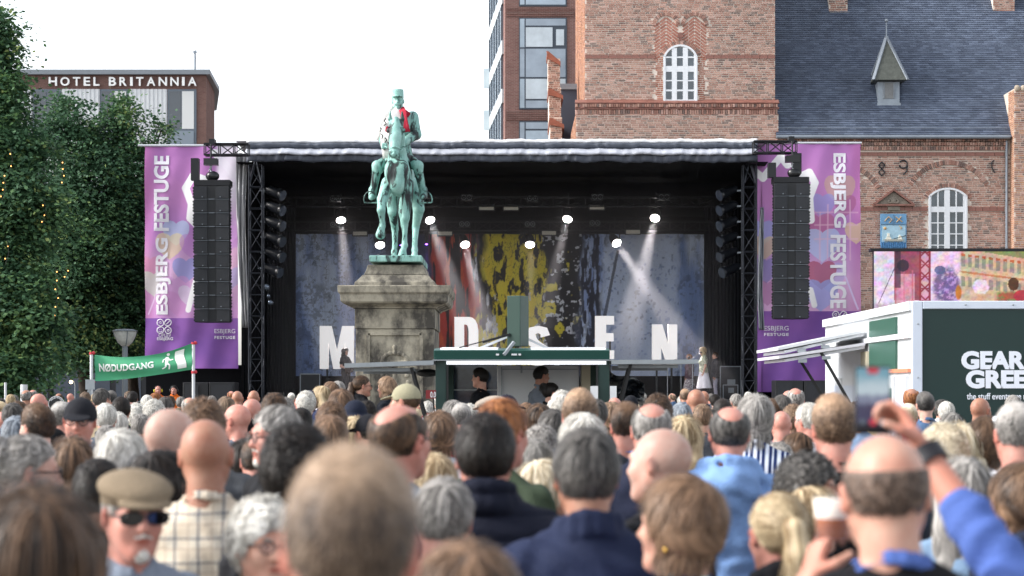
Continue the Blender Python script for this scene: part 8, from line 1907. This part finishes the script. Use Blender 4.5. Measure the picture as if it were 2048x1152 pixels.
# --- performers on the stage
def guitarist():
    J = joints('m', {'eR': (.27, -.02, 1.14), 'wR': (.10, .20, 1.05), 'dR': (-.8, .2, -.3), 'nR': (0, -1, 0), 'tR': (-.2, 0, 1), 'eL': (-.28, .06, 1.16), 'wL': (-.36, .27, 1.13), 'dL': (.0, .3, .8), 'nL': (.2, -1, 0), 'tL': (1, 0, 0), 'cL': .9})
    o = person(690, 695, 25, 'long', 'dark', 'guitarist with long dark hair in black on the stage left', yaw=118, body=body_mesh('body', 'm', J, h=.011), topme=top_mesh('tee', 'm', J), tcol='#101116', Y=62.5, ground=1.5, face=True, trousers='#14151a', group='performers on the stage')
    g = Field((-.75, -.06, -.30), (.45, .06, .30), .012); g.ell((.18, 0, -.02), (.17, .022, .16), 0); g.ell((-.02, 0, .0), (.13, .022, .12), .04); g.cone((-.1, 0, .0), .022, (-.62, 0, .10), .018, .01); g.cone((-.62, 0, .10), .02, (-.72, 0, .13), .028, .01)
    t = thing('electric_guitar', 'dark electric guitar held by the long-haired guitarist', 'guitar', o.matrix_basis @ Vector((.10, .27, 1.04)), o.rotation_euler.z); link('body', g.mesh('body'), t, mat('guitar_lacquer', '#3a2a22', .2)); MB().box(.14, .24, -.032, -.022, -.05, .03).build('pickguard', WHT, t)
guitarist()
def skirt(o, sex, z0, z1, w0, w1, col, pattern=None):
    n = 48; V = []; m_ = 14
    for j in range(m_):
        f = j/(m_-1); r = w0 + (w1 - w0)*f
        for k in range(n): a = 2*math.pi*k/n; rr = r*(1 + .07*f*math.sin(k*1.7 + .6)*math.sin(k*.9)); V.append((rr*math.cos(a), rr*math.sin(a)*.75, z1 - (z1 - z0)*f))
    Q = [(j*n + k, j*n + (k+1) % n, (j+1)*n + (k+1) % n, (j+1)*n + k) for j in range(m_-1) for k in range(n)]; link('skirt', mesh_np('skirt', V, Q, True), o, cloth_mat(col, pattern))
o = person(1405, 694, 22, 'bob', 'blond', 'blonde singer in a white pleated skirt at a microphone', sex='f', yaw=-92, top_='dress', tcol='#c9c9b4', pattern='leopard', pcol='#5c6a52', face=True, Y=62.0, ground=1.5, group='performers on the stage'); skirt(o, 'f', .35, 1.02, .15, .34, '#e3dfe6')
o = person(1430, 704, 20, 'short', 'brown', 'performer in a dark open jacket and pale trousers at the right', yaw=-88, top_='jacket', tcol='#20242e', face=True, Y=62.6, ground=1.5, trousers='#c3bfd0', group='performers on the stage')
o = person(1378, 708, 20, 'long', 'red', 'performer with reddish hair behind the microphones', sex='f', yaw=-60, top_='jacket', tcol='#5a4450', Y=63.4, ground=1.5, trousers='#6d5a62', group='performers on the stage'); skirt(o, 'f', .3, 1.0, .15, .30, '#6a5360', 'leopard')
for lb, px, py, Y in (('slim microphone stand left of the blonde singer', 1362, 716, 62), ('tall microphone stand with boom before the singer', 1385, 706, 61.8), ('low microphone stand at the letter N', 1335, 722, 62.4)):
    t = thing('microphone_stand', lb, 'microphone stand', (AX(px, Y), Y, 1.5)); h = AZ(py, Y) - 1.5; CH = mat('stand_chrome', '#9a9ea6', .3, metal=.6); MB().tube([(0, 0, 0), (0, 0, h - .15)], .012, 6).build('pole', CH, t); MB().tube([(-.2, 0, h - .3), (.22, 0, h)], .010, 6).build('boom', CH, t); MB().ball((.25, 0, h + .02), .04, 10, 8).build('microphone', RUB, t)
    for k in range(3): a = k*2.09; MB().tube([(0, 0, .06), (.28*math.cos(a), .28*math.sin(a), .01)], .010, 5).build('foot', CH, t)

# --- the small heads that fill the square between and behind
def fillers():
    rng = np.random.default_rng(5); heads = sorted((y, px, top + w*.62, w*.5, top) for (y, px, top, w) in CROWD); placed = []
    marks = [(0, 'the round black sign'), (170, 'the green exit banner'), (290, 'the two stewards'), (390, 'the left loudspeakers'), (480, 'the left stage wing'), (640, 'the letter M'), (712, 'the pedestal'), (860, 'the left kiosk half'), (1040, 'the right kiosk half'), (1222, 'the letter E'), (1290, 'the letter N'), (1420, 'the right stage tower'), (1530, 'the right loudspeakers'), (1650, 'the trailer hatch'), (1800, 'the trailer letters')]
    styles = [('short', 'm'), ('crew', 'm'), ('ring', 'm'), ('bob', 'f'), ('long', 'f'), ('curly', 'f'), ('bald', 'm'), ('bowl', 'f'), ('tousle', 'm'), ('short', 'm'), ('bob', 'f')]
    hc = list(HAIRCOL); hd = {'thin': 'thin-haired', 'crewsandy': 'sandy-haired', 'sandy': 'sandy-haired', 'blond': 'blond', 'pale': 'pale blond', 'brown': 'brown-haired', 'dark': 'dark-haired', 'lightbrown': 'light brown-haired', 'grey': 'grey-haired', 'white': 'white-haired', 'darkgrey': 'dark grey-haired', 'red': 'auburn', 'saltpepper': 'salt-and-pepper', 'bluegrey': 'steel grey-haired'}
    cl = [('navy', '#232c45'), ('black', '#17181c'), ('grey', '#6b6f78'), ('pale blue', '#9db6d6'), ('white', '#d9dbe0'), ('beige', '#b8a98e'), ('olive', '#5c6048'), ('red', '#8e2b33'), ('denim', '#4f6a8c')]
    cand = []
    for Y in (16.4, 17.8, 19.2, 20.6, 22, 23.4, 29.5, 31.5, 34, 36.5, 44, 47.5):
        step = .56 if Y < 24 else .62; half = 1040*Y/F + .9; x = -half + rng.random()*.5
        while x < half:
            X = x + rng.normal(0, .10); yy = Y + rng.normal(0, .25); px = 1024 + X*F/yy; x += step
            if 840 < px < 1250 and 24 < yy < 29: continue
            if X > 4.6*yy/30 and yy > 24.5 and px > 1560: continue
            if 660 < px < 930 and 37 < yy < 44: continue
            if px > 1500 and yy > 24.5: continue
            cand.append((yy, px))
    for yy, px in sorted(cand):
        st, sex = styles[rng.integers(len(styles))]; hgt = rng.normal(1.74, .05) if sex == 'm' else rng.normal(1.645, .045); top = HOR + (CAMZ - hgt)*F/yy; w = .175*F/yy
        pts = [(px + a*w, top + b*w) for a in (-.42, -.2, 0, .2, .42) for b in (.08, .35, .7)]; cov = 0
        for q in pts:
            for (y2, p2, c2, r2, t2) in heads:
                if y2 >= yy - .1: break
                dx = abs(q[0] - p2)
                if (dx/r2)**2 + ((q[1] - c2)/(r2*1.28))**2 < 1 or (q[1] > c2 + r2*1.25 and dx < r2*2.4): cov += 1; break
        if cov > 8: continue
        if any(abs(y2 - yy) < .45 and abs(p2 - px) < w*1.05 for (y2, p2, c2, r2, t2) in heads): continue
        heads.append((yy, px, top + w*.62, w*.5, top)); heads.sort(); placed.append((px, yy, top, w, st, sex))
    placed.sort(); cnt = {}; ordn = ['first', 'second', 'third', 'fourth', 'fifth', 'sixth', 'seventh', 'eighth', 'ninth', 'tenth', 'eleventh', 'twelfth', 'thirteenth', 'fourteenth', 'fifteenth', 'sixteenth', 'seventeenth', 'eighteenth', 'nineteenth', 'twentieth']
    for px, yy, top, w, st, sex in placed:
        mk = [m for a, m in marks if px >= a]; mk = mk[-1] if mk else marks[0][1]; k = cnt.get(mk, 0); cnt[mk] = k + 1
        h = hc[rng.integers(len(hc))]; 
        if rng.random() < .35: h = ('grey', 'white', 'darkgrey')[rng.integers(3)]
        cn, cc = cl[rng.integers(len(cl))]; hn = 'bald' if st == 'bald' else hd[h]
        person(px, top, w, st, h, f'small {hn} spectator in {cn}, {ordn[min(k, 19)]} from left below {mk}', sex=sex, yaw=float(rng.normal(0, 22)), skin=('fair', 'pink', 'pale', 'tan')[rng.integers(4)], tcol=cc, top_=('tee', 'jacket', 'shirt')[rng.integers(3)], Y=yy, group='small heads filling the far crowd')
    print('fillers', len(placed), 'named', len(CROWD))
fillers()
